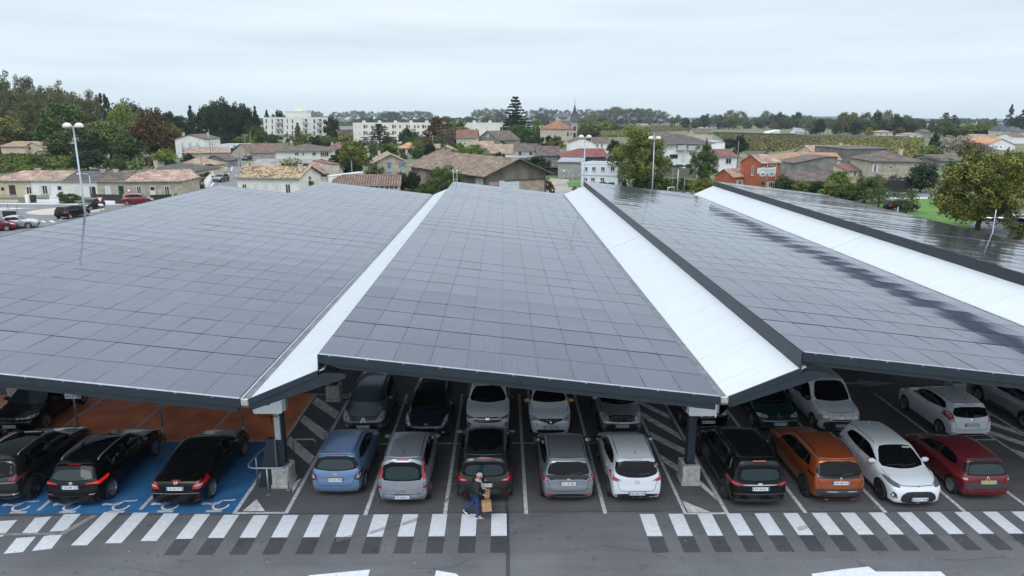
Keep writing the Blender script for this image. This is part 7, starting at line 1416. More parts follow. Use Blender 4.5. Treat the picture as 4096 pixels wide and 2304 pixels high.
L_lime = leafmat('leaves_lime', (.06, .10, .015), (.12, .18, .03), (.22, .27, .06)); L_autumn = leafmat('leaves_autumn', (.045, .062, .012), (.13, .145, .03), (.27, .235, .06)); L_rust = leafmat('leaves_rust', (.045, .018, .012), (.085, .042, .024), (.095, .08, .03)); L_blue = leafmat('needles_blue_green', (.015, .03, .025), (.03, .05, .042), (.05, .075, .062)); L_plane = leafmat('leaves_plane_tree', (.045, .055, .025), (.09, .10, .05), (.14, .145, .08)); L_yel = leafmat('leaves_yellow', (.10, .09, .02), (.2, .16, .03), (.32, .25, .05)); L_bare = leafmat('twigs_bare', (.06, .05, .04), (.10, .085, .065), (.15, .12, .09))
def leaves(cl, nper, ls, rng, flat=0.0):
    """cl: (n,5) clumps x,y,z,r,tone in a unit crown -> quads"""
    n = len(cl) * nper; c = np.repeat(cl, nper, 0); d = rng.normal(size=(n, 3)); d /= np.linalg.norm(d, axis=1)[:, None]; rr = c[:, 3:4] * (.55 + .5 * rng.random((n, 1)))
    off = d * rr; off[:, 2] *= (1 - flat); p = c[:, :3] + off; nn = d + .8 * rng.normal(size=(n, 3)); nn[:, 2] += .35; nn /= np.linalg.norm(nn, axis=1)[:, None]
    a = np.cross(nn, rng.normal(size=(n, 3))); a /= np.linalg.norm(a, axis=1)[:, None]; b = np.cross(nn, a); s = ls * (.6 + .8 * rng.random((n, 1)))
    v = np.stack([p - a * s, p + b * s * .8, p + a * s, p - b * s * .8], 1).reshape(-1, 3); tone = np.clip(c[:, 4] * .55 + .45 * rng.random(n), 0, 1); return v, tone
def crown_mesh(name, cl, nper, ls, m, seed, flat=0.0):
    rng = np.random.default_rng(seed); v, tone = leaves(np.array(cl, float), nper, ls, rng, flat); n = len(v) // 4
    me = bpy.data.meshes.new(name); me.vertices.add(len(v)); me.vertices.foreach_set('co', v.ravel()); me.loops.add(n * 4); me.loops.foreach_set('vertex_index', np.arange(n * 4)); me.polygons.add(n); me.polygons.foreach_set('loop_start', np.arange(n) * 4); me.polygons.foreach_set('loop_total', np.full(n, 4))
    me.update(calc_edges=True); at = me.attributes.new('tone', 'FLOAT', 'FACE'); at.data.foreach_set('value', tone.astype(np.float32)); me.materials.append(m); return me
def shape(kind, seed):
    """clumps in a crown of width 1 (x,y in -.5...5) and height 1; returns clumps, crown bottom, limbs"""
    rng = np.random.default_rng(seed); cl = []; limbs = []
    if kind in ('round', 'dense', 'plane', 'loose', 'bush'):
        n = {'round': 95, 'dense': 110, 'plane': 55, 'loose': 60, 'bush': 45}[kind]; b0 = {'round': .04, 'dense': .02, 'plane': .38, 'loose': .16, 'bush': .0}[kind]
        for i in range(n):
            d = rng.normal(size=3); d /= np.linalg.norm(d); q = (.35 + .65 * rng.random() ** .5) if kind != 'plane' else (.5 + .5 * rng.random() ** .4); lob = 1 + .13 * math.sin(3 * math.atan2(d[1], d[0]) + seed) + .10 * math.sin(5 * d[2] + seed * 2)
            z = b0 + (1 - b0) * (.5 + .5 * d[2] * q * lob * .92); w_ = .45 * q * lob * (1.0 - .25 * max(0, d[2]))
            r = .075 + .07 * rng.random(); cl.append((d[0] * w_, d[1] * w_, z, r, rng.random()))
            if i % 9 == 0: limbs.append((d[0] * w_ * .8, d[1] * w_ * .8, z * .9))
    elif kind == 'cone':
        for i in range(110):
            z = .06 + .92 * rng.random() ** 1.25; w_ = .46 * (1 - z) ** .85 * (.72 + .28 * math.sin(z * 34)); t = rng.random() * 6.283; q = .3 + .7 * rng.random() ** .5; cl.append((math.cos(t) * w_ * q, math.sin(t) * w_ * q, z - .03 * q, .03 + .055 * (1 - z), rng.random()))
    elif kind == 'column':
        for i in range(60):
            z = .04 + .93 * rng.random(); w_ = .42 * math.sin(math.pi * min(1, z * .8 + .16)) ** .6; t = rng.random() * 6.283; q = .3 + .7 * rng.random() ** .5; cl.append((math.cos(t) * w_ * q, math.sin(t) * w_ * q, z, .07, rng.random()))
    elif kind == 'cedar':
        for L_ in range(13):
            z = .18 + .80 * L_ / 12; w_ = .50 * (1 - (L_ / 12.6) ** 1.5) * (.75 + .35 * rng.random()) + .03; nb = 5 if L_ < 9 else 4
            for k in range(nb):
                t = 6.283 * k / nb + rng.random() * 1.2; Ln = w_ * (.75 + .35 * rng.random()); limbs.append((math.cos(t) * Ln, math.sin(t) * Ln, z + .02, z - .02))
                for q in (.3, .5, .7, .85, 1.0): cl.append((math.cos(t) * Ln * q + .02 * rng.normal(), math.sin(t) * Ln * q + .02 * rng.normal(), z + .018 * q + .008 * rng.normal(), .026 + .024 * (1 - q * .5), rng.random()))
    elif kind == 'umbrella':
        for i in range(60):
            t = rng.random() * 6.283; q = rng.random() ** .5; cl.append((math.cos(t) * .46 * q, math.sin(t) * .46 * q, .66 + .28 * (1 - q * q) * rng.random() + .04, .08, rng.random()))
    return cl, limbs
PROTO = {}
def proto(kind, m, seed, dens=1):
    key = (kind, m.name, seed, dens)
    if key in PROTO: return PROTO[key]
    cl, limbs = shape(kind, seed); base = {'round': (52, .021), 'dense': (58, .020), 'plane': (42, .020), 'loose': (34, .018), 'bush': (60, .028), 'cone': (36, .018), 'column': (46, .03), 'cedar': (26, .015), 'umbrella': (42, .026)}[kind]
    if dens > 1:
        rng = np.random.default_rng(seed + 5); ex = []
        for c in cl:
            for _ in range(int(dens)): ex.append((c[0] + .05 * rng.normal(), c[1] + .05 * rng.normal(), c[2] + .04 * rng.normal(), c[3] * .62, min(1, max(0, c[4] + .25 * rng.normal()))))
        cl = ex
    me = crown_mesh('crown', cl, int(base[0] * (1 if dens == 1 else 1.35)), base[1] * (1.12 if dens == 1 else .56), m, seed, .62 if kind == 'cedar' else 0)
    t = MB(); top = .62 if kind in ('round', 'dense', 'plane', 'loose') else (.3 if kind == 'bush' else .95)
    if kind == 'umbrella': top = .68
    r0 = .028 if kind != 'bush' else .02
    t.tube([(0, 0, -.005), (.006, 0, top * .3), (-.004, .006, top * .6), (0, 0, top)], r0, 8, r2=r0 * .3)
    for l in limbs:
        if kind == 'cedar': t.tube([(0, 0, l[3]), (l[0] * .5, l[1] * .5, l[2] + .0), (l[0], l[1], l[2])], .007, 5, r2=.002)
        elif kind in ('round', 'dense', 'plane', 'loose'): zb = {'plane': .3, 'round': .2, 'dense': .15, 'loose': .2}[kind]; t.tube([(0, 0, zb), (l[0] * .45, l[1] * .45, zb + (l[2] - zb) * .55), (l[0], l[1], max(l[2], zb + .1))], .013, 5, r2=.003)
    if kind == 'loose' or kind == 'plane':
        rng = np.random.default_rng(seed + 9)
        for i in range(26):
            c = cl[rng.integers(len(cl))]; t.tube([(c[0] * .5, c[1] * .5, .25 + c[2] * .5), (c[0], c[1], c[2])], .004, 4, r2=.0015)
    to = t.build('trunk', BARKP if kind == 'plane' else BARK); PROTO[key] = (me, to.data); bpy.data.objects.remove(to); return PROTO[key]
def plant(x, y, h, w_, kind, m, label, group=None, seed=1, cat='tree', name='tree', dens=1, z=0):
    me, tm = proto(kind, m, seed, dens); rn = random.Random(int(x * 13 + y * 7)); r = empty(name, (x, y, z), 0, label, cat, group); rz = rn.uniform(0, 6.28)
    for nm, q in (('crown', me), ('trunk', tm)):
        o = bpy.data.objects.new(nm, q); C.objects.link(o); o.parent = r; o.scale = (w_, w_, h); o.rotation_euler = (0, 0, rz)
    return r
def T(k, x, yt, yb_, wpx, kind, m, label, group=None, seed=1, cat='tree', name='tree', dens=1):
    q = G(*PX(k, x, yb_)); s = CR[k][2]; dist = q.y * math.cos(PITCH) + CAM_H * math.sin(PITCH); w_ = wpx / s * dist / FX; h = ZAT(*PX(k, x, yt), q.y + 0); return plant(q.x, q.y, max(h, .6), w_ * 1.25, kind, m, label, group, seed, cat, name, dens)
# the wooded rise at the left
WG = 'tall brownish plane trees on the wooded rise at the left'
hillpts = []
for (x, yt, yb_, wd_, kd, m, sd) in [(60, 85, 700, 330, 'dense', L_hill, 1), (250, 105, 690, 280, 'dense', L_hill, 2), (-120, 95, 720, 300, 'dense', L_hill, 3), (560, 165, 680, 300, 'dense', L_hill, 1), (430, 215, 720, 320, 'dense', L_hill, 4), (160, 260, 745, 330, 'dense', L_hill, 2), (640, 210, 720, 300, 'dense', L_hill, 3), (850, 225, 720, 230, 'dense', L_hill, 4), (330, 300, 770, 300, 'dense', L_hill, 1), (20, 330, 770, 300, 'dense', L_hill, 3), (780, 320, 745, 260, 'dense', L_hill, 2)]:
    T(1, x, yt, yb_, wd_ * 1.12, kd, m, 'tall brownish plane tree in the mass of the wooded rise at the far left', WG, sd, dens=2)
T(1, 590, 345, 790, 400, 'dense', L_green, 'large grey-green oak rising behind the double lamp post', seed=5)
T(1, 985, 265, 700, 130, 'column', L_dark, 'narrow dark pine breaking the skyline right of the wooded rise', seed=2)
T(1, 1190, 290, 720, 230, 'loose', L_rust, 'reddish thin-leaved tree on the skyline', seed=3); T(1, 1150, 330, 740, 230, 'dense', L_lime, 'yellow-green tree on the skyline gap', seed=3)
for x, yt, wd_ in ((1010, 380, 180), (1290, 370, 160), (1420, 395, 200), (1560, 410, 190), (1480, 420, 160)): T(1, x, yt, 730, wd_, 'dense', L_dark, 'dark green woodland tree between the rise and the pines', 'dark woodland trees between the rise and the pines', int(wd_) % 4 + 1)
T(1, 80, 475, 790, 330, 'dense', L_autumn, 'yellow-green tree at the far left behind the tan roof', seed=2)
T(1, 1400, 400, 830, 330, 'dense', L_rust, 'broad reddish brown tree left of the gabled house', seed=4, dens=1)
T(1, 1010, 510, 850, 330, 'dense', L_olive, 'brownish tree in the garden right of the lamp post', seed=2); T(1, 1180, 640, 870, 260, 'dense', L_green, 'dark low tree before the reddish tree', seed=3); T(1, 850, 610, 860, 230, 'dense', L_dark, 'dark green tree beside the vineyard', seed=1)
T(1, 600, 590, 850, 300, 'round', L_green, 'spreading oak with forked trunk behind the vineyard', seed=7)
T(1, 800, 775, 950, 260, 'dense', L_dark, 'large dark round bush behind the terrace', cat='bush', name='bush', seed=2)
T(1, 1105, 820, 950, 150, 'cone', L_blue, 'small blue-green conifer behind the terrace', seed=2); T(1, 1000, 850, 950, 110, 'bush', L_green, 'leafy green bush left of the small conifer', cat='bush', name='bush')
T(1, 1240, 850, 945, 120, 'bush', L_lime, 'lime green bush behind the terrace', cat='bush', name='bush', seed=3); T(1, 1350, 840, 930, 130, 'bush', L_rust, 'purplish bush behind the terrace', cat='bush', name='bush', seed=2); T(1, 1500, 760, 890, 170, 'dense', L_lime, 'bright green shrubbery left of the gabled house', cat='bush', name='bush', seed=4)
T(1, 1570, 520, 800, 180, 'dense', L_autumn, 'olive tree with orange tips behind the gabled house', seed=3)
T(1, 120, 725, 800, 130, 'bush', L_lime, 'yellow-green bush before the tan roofed house', cat='bush', name='bush', seed=4); T(1, 20, 735, 830, 90, 'bush', L_dark, 'dark bush at the left edge by the vineyard', cat='bush', name='bush'); T(1, 250, 590, 790, 90, 'column', L_dark, 'dark conifer behind the tan roofed house', seed=3)
T(1, 1915, 895, 1000, 110, 'bush', L_green, 'garden bush behind the street wall', cat='bush', name='bush', seed=2); T(1, 1880, 965, 1050, 90, 'bush', L_dark, 'dark bush nearer along the street wall', cat='bush', name='bush', seed=3); T(1, 1735, 990, 1150, 120, 'loose', L_bare, 'nearly leafless tree at the terrace end', seed=2); T(1, 1800, 1060, 1130, 110, 'bush', L_green, 'green garden bush at the terrace end', cat='bush', name='bush', seed=1)
T(1, 635, 1160, 1250, 170, 'bush', L_green, 'untidy green shrub in front of the grey-white terrace house', cat='bush', name='bush', seed=4); T(1, 560, 1150, 1245, 60, 'bush', L_rust, 'small reddish shrub by the white wall', cat='bush', name='bush', seed=2)
T(1, 1600, 1160, 1250, 50, 'bush', L_green, 'little palm-like shrub by the end house', cat='bush', name='bush', seed=3)
# dark pines on the skyline, left of the apartment block
PG = 'dark pines on the skyline left of the four-storey block'
for x, yt, yb_, wd_, sd in ((1750, 355, 700, 170, 2), (1900, 350, 720, 230, 3), (2030, 318, 700, 220, 5), (2180, 362, 740, 250, 1), (1830, 420, 740, 200, 4), (2000, 450, 760, 240, 2), (1650, 450, 740, 220, 3)): T(1, x, yt, yb_, wd_, 'dense' if sd % 2 else 'cone', L_dark, 'tall dark pine in the skyline clump left of the four-storey block', PG, sd)
for x, yt, yb_, wd_, sd in ((30, 130, 600, 160, 3), (130, 180, 600, 200, 5), (250, 175, 590, 200, 1), (330, 172, 588, 150, 2), (440, 218, 542, 150, 4), (560, 215, 542, 130, 3)): T(2, x, yt, yb_, wd_, 'dense' if sd % 2 else 'cone', L_dark, 'tall dark pine in the skyline clump left of the four-storey block', PG, sd)
T(2, 120, 400, 590, 230, 'dense', L_olive, 'reddish olive tree behind the junction', seed=2); T(2, 330, 385, 600, 200, 'dense', L_green, 'round dark tree by the left corner of the four-storey block', seed=4); T(2, 60, 395, 580, 120, 'dense', L_green, 'pale green tree at the left of the junction', seed=1)
T(2, 215, 470, 610, 170, 'loose', L_lime, 'bright green bamboo clump by the junction', seed=3, cat='bamboo', name='bamboo'); T(2, 340, 460, 600, 170, 'dense', L_lime, 'second bright bamboo clump by the junction', seed=2, cat='bamboo', name='bamboo'); T(2, 480, 465, 580, 160, 'dense', L_green, 'green shrub before the four-storey block', cat='bush', name='bush', seed=3)
T(2, 640, 460, 580, 130, 'loose', L_green, 'green willow-like tree before the four-storey block', seed=4); T(2, 800, 450, 585, 220, 'loose', L_autumn, 'yellowing tree before the four-storey block', seed=5); T(2, 745, 345, 590, 170, 'cone', L_olive, 'thin brownish conifer in front of the four-storey block', seed=2)
T(2, 985, 490, 590, 120, 'bush', L_green, 'green tree at the right corner of the four-storey block', seed=2); T(2, 1080, 275, 560, 140, 'dense', L_dark, 'dark tall tree right of the four-storey block', seed=3)
T(2, 1560, 370, 620, 300, 'cedar', L_blue, 'blue-green weeping cedar before the long apartment block', seed=4); T(2, 1845, 415, 575, 180, 'dense', L_dark, 'dark green round tree before the long apartment block', seed=2)
T(2, 1380, 540, 600, 110, 'bush', L_dark, 'dark shrub at the foot of the long block', cat='bush', name='bush')
T(2, 1310, 545, 850, 260, 'dense', L_autumn, 'big tree turning yellow right of the cream villa', seed=2, dens=1); T(2, 1215, 580, 790, 170, 'dense', L_dark, 'dark tree at the left of the yellowing tree', seed=3)
T(2, 1255, 710, 880, 190, 'dense', L_dark, 'dark holly tree below the yellowing tree', seed=4); T(2, 1320, 745, 860, 110, 'bush', L_blue, 'grey-green olive bush beside the holly', cat='bush', name='bush')
T(2, 1545, 745, 900, 180, 'loose', L_bare, 'brown twiggy tree left of the blue shuttered house', seed=3); T(2, 1545, 780, 900, 190, 'bush', L_olive, 'brown-green bush under the twiggy tree', cat='bush', name='bush', seed=1)
T(2, 1620, 575, 700, 240, 'bush', L_green, 'green hedge trees behind the white car', cat='bush', name='bush', seed=2); T(2, 1790, 620, 720, 120, 'cone', L_green, 'green conifer above the stone gable', seed=3); T(2, 1960, 520, 700, 190, 'loose', L_olive, 'thin-leaved tree right of the orange roof', seed=2)
T(2, 1110, 680, 780, 130, 'bush', L_dark, 'dark bush right of the cream villa', cat='bush', name='bush', seed=2); T(2, 670, 690, 1010, 260, 'loose', L_autumn, 'thin yellow-green tree behind the striped roof', seed=4); T(2, 790, 860, 1060, 160, 'bush', L_olive, 'bushy hedge right of the old white house', cat='bush', name='bush', seed=2)
T(2, 860, 930, 1060, 110, 'bush', L_autumn, 'orange-tinted shrub right of the old white house', cat='bush', name='bush', seed=3); T(2, 915, 920, 1040, 80, 'cone', L_green, 'small green conifer by the workshop', seed=1); T(2, 1045, 735, 775, 80, 'bush', L_green, 'spiky palm beside the villa', cat='palm', name='palm', seed=2)
# around the barn
T(3, 430, 765, 1165, 320, 'dense', L_green, 'large dark green tree covering the middle of the barn wall', seed=3, dens=2); T(3, 135, 850, 1040, 160, 'dense', L_dark, 'dark tree at the left end of the barn', seed=2); T(3, 20, 850, 1040, 150, 'dense', L_dark, 'dark round tree left of the barn by the fence', seed=4); T(3, 230, 960, 1120, 120, 'bush', L_green, 'low bushes between the barn trees', cat='bush', name='bush')
T(3, 870, 950, 1045, 110, 'bush', L_lime, 'light green bush left of the sliding door', cat='bush', name='bush', seed=2); T(3, 1450, 890, 1065, 140, 'bush', L_rust, 'purple-brown upright shrub right of the barn', cat='bush', name='bush', seed=4); T(3, 1525, 980, 1065, 70, 'column', L_green, 'small green conifer beside the purple shrub', seed=2)
T(3, 720, 575, 735, 330, 'dense', L_lime, 'bright lime green tree behind the barn roof', seed=2, dens=2); T(3, 1360, 690, 880, 270, 'dense', L_dark, 'dark evergreen tree right of the barn roof', seed=3)
T(3, 560, 330, 600, 380, 'dense', L_olive, 'wide olive tree covering the middle of the long block', seed=1); T(3, 400, 300, 600, 260, 'dense', L_rust, 'tree with dark red crown before the long block', seed=2); T(3, 500, 400, 620, 260, 'loose', L_bare, 'leafless grey willow at the long block', seed=4); T(3, 230, 470, 660, 170, 'loose', L_bare, 'bare grey tree beside the orange roof', seed=3); T(3, 90, 420, 620, 150, 'cone', L_dark, 'dark conifer before the long block windows', seed=2)
T(3, 1165, 100, 560, 260, 'cedar', L_dark, 'tall dark cedar with tiered branches on the skyline', seed=6, dens=1); T(3, 1160, 260, 560, 330, 'cedar', L_dark, 'lower broad cedar skirts under the tall cedar', seed=2)
T(3, 1180, 385, 570, 280, 'dense', L_green, 'dark green tree below the cedar', seed=2); T(3, 1385, 320, 520, 110, 'column', L_lime, 'slim light green tree left of the brick villa', seed=3); T(3, 1440, 480, 585, 190, 'dense', L_dark, 'round dark shrub before the brick villa', cat='bush', name='bush', seed=2); T(3, 1580, 540, 610, 170, 'bush', L_yel, 'low yellow shrub under the villa', cat='bush', name='bush', seed=2)
T(3, 1385, 400, 520, 130, 'dense', L_green, 'green tree beside the slim light tree', seed=4)
T(3, 1860, 330, 520, 210, 'loose', L_olive, 'tall thin tree right of the spire', seed=5); T(3, 1900, 370, 510, 200, 'dense', L_dark, 'dark ivy-covered tree right of the spire', seed=2); T(3, 2050, 330, 450, 160, 'dense', L_lime, 'yellow-green tree in the far meadow', seed=4); T(3, 2090, 370, 440, 260, 'bush', L_dark, 'dark hedge mass in the far meadow', cat='bush', name='bush'); T(3, 1940, 570, 640, 70, 'column', L_dark, 'small conifer before the modern white house', seed=1)
T(3, 965, 440, 560, 80, 'loose', L_bare, 'pollarded stump with short upright branches', seed=2)
T(3, 2030, 940, 1030, 150, 'bush', L_lime, 'yellow-green shrub before the site cabins', cat='bush', name='bush', seed=3); T(3, 2120, 950, 1040, 100, 'bush', L_green, 'green shrub right of the yellow-green one', cat='bush', name='bush', seed=1); T(3, 1758, 995, 1050, 45, 'bush', L_green, 'small round plant in the gravel yard', cat='bush', name='bush', seed=1)
T(4, 372, 322, 950, 500, 'round', L_olive, 'big round olive-green tree between two lamp posts', seed=11, dens=4)
T(4, 1050, 430, 860, 130, 'cone', L_green, 'upright green conifer top behind the maple', seed=3); T(4, 1035, 505, 860, 250, 'dense', L_green, 'dense green maple before the white residence', seed=2, dens=3)
T(4, 1400, 400, 620, 120, 'dense', L_dark, 'dark cypress clump behind the red-roofed house', seed=3); T(4, 1430, 395, 480, 26, 'column', L_dark, 'single narrow cypress at the vineyard edge', seed=1); T(4, 1465, 480, 600, 60, 'column', L_dark, 'short cypress right of the clump', seed=2); T(4, 1280, 430, 560, 150, 'bush', L_blue, 'grey-green trees behind the annex', cat='bush', name='bush')
SC = 'scrub and saplings between the yard and the brick house'
for i, (x, yt, wd_, m) in enumerate([(480, 800, 150, L_green), (400, 820, 140, L_green), (560, 800, 160, L_lime), (640, 830, 150, L_olive), (730, 830, 140, L_olive), (820, 835, 150, L_green), (900, 850, 150, L_olive), (520, 860, 110, L_green)]): T(4, x, yt, 955, wd_, 'bush', m, 'brownish scrub bush in the strip under the wooden fence', SC, i % 4 + 1, 'bush', 'bush')
T(4, 520, 870, 980, 100, 'bush', L_green, 'upright green bush by the middle lamp post', cat='bush', name='bush', seed=2); T(4, 1030, 830, 1005, 210, 'dense', L_autumn, 'yellow-green sapling tree left of the brick annex', seed=4, dens=1); T(4, 1520, 850, 960, 80, 'cone', L_dark, 'dark young fir before the brick house', seed=2); T(4, 1400, 890, 960, 150, 'bush', L_green, 'green bushes before the brick annex', cat='bush', name='bush', seed=3)
HB_ = 'dark hedge trees between the brick house and the limestone house'
for i, (x, yt, yb_, wd_, m) in enumerate([(140, 745, 900, 170, L_green), (200, 800, 950, 240, L_dark), (330, 800, 960, 260, L_olive), (470, 805, 970, 260, L_dark), (600, 815, 985, 240, L_olive), (720, 830, 1000, 260, L_green), (660, 800, 940, 150, L_dark)]): T(5, x, yt, yb_, wd_, 'dense', m, 'dark hedge tree in the row before the lean-to roof', HB_, i % 4 + 1)
T(5, 900, 755, 1005, 310, 'dense', L_green, 'broad round green pine before the cream extension', seed=1, dens=2); T(5, 1030, 860, 1050, 250, 'loose', L_green, 'loose green tree right of the round pine', seed=3); T(5, 1290, 870, 1115, 200, 'loose', L_green, 'slender tree on the lawn by the canopy edge', seed=2); T(5, 1160, 730, 850, 150, 'loose', L_dark, 'small tree against the limestone wall', seed=4); T(5, 1095, 790, 890, 80, 'bush', L_dark, 'dark shrub at the limestone wall', cat='bush', name='bush')
T(5, 1420, 650, 905, 270, 'dense', L_dark, 'dark leafless-looking tree right of the limestone house', seed=5); T(5, 1345, 650, 850, 130, 'loose', L_dark, 'dark ivy tree at the limestone house corner', seed=2); T(5, 1540, 350, 570, 250, 'cone', L_dark, 'dark green cone-shaped fir at the vineyard end', seed=5, dens=1); T(5, 1500, 475, 640, 170, 'dense', L_lime, 'yellow-green tree below the dark fir', seed=2); T(5, 1500, 570, 700, 170, 'loose', L_bare, 'grey bare bush below the yellow-green tree', cat='bush', name='bush', seed=3); T(5, 1680, 590, 660, 130, 'bush', L_lime, 'lime shrub by the brown roof', cat='bush', name='bush', seed=2)
T(5, 1780, 385, 600, 290, 'loose', L_bare, 'wide brown leafless tree behind the autumn tree', seed=6); T(5, 1960, 440, 590, 250, 'loose', L_bare, 'second brown leafless tree behind the autumn tree', seed=2); T(5, 2330, 520, 760, 330, 'dense', L_olive, 'olive tree at the right edge behind the autumn tree', seed=3); T(5, 2390, 640, 1050, 300, 'loose', L_rust, 'dark brown thin tree at the right edge', seed=3); T(5, 2230, 530, 720, 190, 'dense', L_green, 'green tree between the right-edge trees', seed=1)
T(5, 1955, 525, 1262, 690, 'round', L_autumn, 'huge tree turning gold on the lawn at the right', seed=21, dens=5)
T(5, 2330, 1270, 1345, 150, 'bush', L_green, 'clipped hedge at the right edge by the parking', cat='bush', name='bush', seed=2)
# far belt, right to left
T(5, 2245, 80, 330, 130, 'cone', L_dark, 'tall dark fir by the manor', seed=4); T(5, 2375, 90, 340, 170, 'cone', L_dark, 'taller dark fir at the right edge by the manor', seed=3); T(5, 2330, 200, 350, 130, 'dense', L_dark, 'dark trees between the manor firs', seed=2)
T(5, 1640, 170, 380, 170, 'cedar', L_dark, 'flat-topped dark cedar on the right skyline', seed=3); T(5, 1720, 190, 370, 130, 'cedar', L_dark, 'second flat-topped cedar on the right skyline', seed=5); T(5, 1437, 222, 320, 70, 'dense', L_dark, 'small round dark tree on the right skyline', seed=1)
for i, (x, yt, wd_, m) in enumerate([(1650, 230, 200, L_green), (1760, 300, 150, L_green), (1870, 252, 110, L_lime), (2020, 245, 220, L_olive), (2080, 270, 160, L_olive), (1940, 290, 120, L_olive), (2000, 310, 180, L_dark)]): T(5, x, yt, 390, wd_, 'dense', m, 'rounded tree in the belt left of the manor', 'rounded trees in the belt left of the manor', i % 4 + 1)
PR = 'row of plane trees on the skyline'
for x, yt, wd_ in ((25, 160, 90), (150, 118, 150), (290, 135, 130), (370, 132, 110), (440, 140, 100), (500, 135, 100), (580, 150, 110), (640, 165, 100)): T(4, x, yt, 300, wd_, 'plane', L_plane, 'plane tree with bare trunk in the skyline row right of the spire', PR, int(x) % 4 + 1)
for x, yt, wd_ in ((780, 220, 110), (860, 208, 130), (950, 215, 110), (1030, 215, 110), (1330, 225, 120), (1435, 205, 120), (1510, 220, 100), (1570, 220, 90), (1670, 225, 110), (1800, 220, 110), (1900, 215, 110), (1990, 225, 110), (2070, 220, 110), (2180, 195, 150), (2290, 215, 130), (2400, 208, 130), (2500, 215, 120)): T(3, x, yt, 360, wd_, 'plane', L_plane, 'plane tree in the long skyline row behind the cedar and spire', 'long row of plane trees behind the cedar and spire', int(x) % 4 + 1)
for x, yt, wd_ in ((860, 230, 110), (940, 240, 100), (1120, 245, 110), (1200, 245, 90), (1310, 230, 130), (1475, 240, 80), (1560, 248, 90), (1620, 235, 90), (1780, 235, 110), (1850, 240, 110), (1930, 232, 130), (2010, 240, 120), (2060, 245, 70)): T(2, x, yt, 350, wd_, 'plane', L_plane, 'plane tree in the skyline row above the apartment blocks', 'row of plane trees above the apartment blocks', int(x) % 4 + 1)
T(2, 1390, 238, 345, 80, 'dense', L_dark, 'tall dark conical tree above the glass barrier', seed=2); T(2, 1690, 235, 360, 170, 'dense', L_dark, 'wide dark tree above the long block', seed=3); T(2, 1560, 275, 350, 70, 'dense', L_green, 'small green tree above the long block', seed=1)
FB = 'dark bushy trees of the far belt'
for k, lst in ((2, [(830, 300, 120), (1010, 290, 130), (1130, 310, 60), (1330, 315, 60), (1430, 300, 60), (1985, 295, 70)]), (3, [(220, 300, 70), (460, 290, 120), (330, 295, 90), (700, 290, 140), (900, 270, 160), (1000, 255, 140), (1420, 255, 120), (1500, 290, 100), (1560, 310, 90), (1930, 250, 160), (2020, 290, 150), (2110, 320, 140), (2210, 380, 60), (2500, 300, 90)]),
               (4, [(30, 230, 120), (100, 290, 160), (200, 310, 90), (500, 225, 60), (720, 205, 24), (780, 200, 60), (860, 220, 70), (960, 240, 100), (1050, 192, 150), (1150, 200, 100), (1200, 190, 80), (1300, 150, 110), (1340, 200, 140), (1400, 165, 130), (1480, 250, 110), (1290, 220, 120), (1260, 250, 110), (1660, 160, 90), (1800, 165, 90), (1640, 210, 120), (1730, 190, 130), (1830, 200, 150), (1900, 230, 100), (1620, 265, 110), (1750, 270, 120), (1860, 290, 110), (1985, 165, 120), (2080, 205, 130), (2130, 250, 120), (2240, 235, 90), (2180, 300, 130), (2200, 240, 120), (2300, 240, 120), (2380, 262, 130), (2440, 170, 100), (2540, 175, 80), (2480, 280, 90), (2550, 250, 90)]),
               (5, [(480, 220, 90), (560, 215, 90), (640, 245, 110), (700, 160, 100), (780, 165, 80), (740, 262, 85), (810, 235, 100), (900, 160, 110), (1000, 142, 110), (1100, 145, 100), (1180, 165, 90), (1280, 185, 110), (960, 230, 110), (1150, 245, 150), (880, 235, 60), (1060, 250, 90), (1250, 240, 100), (1400, 250, 100), (1330, 260, 80), (1200, 325, 70), (1000, 295, 70), (350, 230, 120), (420, 290, 90), (1520, 250, 70), (1230, 300, 80)])):
    for j, (x, yt, wd_) in enumerate(lst):
        tall = yt < 235 and k > 3; m = (L_plane if tall and j % 2 else (L_dark, L_dark, L_green, L_dark, L_olive)[j % 5]); yb_ = {2: 350, 3: 372, 4: 345 if yt < 300 else 360, 5: 372}[k] - (j % 3) * 3
        T(k, x, yt, yb_, wd_, 'plane' if m is L_plane else 'dense', m, 'bushy tree in the dark green belt at the far edge of the fields', FB, j % 4 + 1)
T(5, 940, 305, 390, 60, 'dense', L_yel, 'small yellow-leaved tree by the far hedge', seed=2); T(5, 1385, 297, 350, 70, 'dense', L_yel, 'golden tree before the far villa', seed=3); T(5, 1200, 320, 390, 80, 'bush', L_rust, 'red-leaved bush by the far bungalow', cat='bush', name='bush', seed=1)
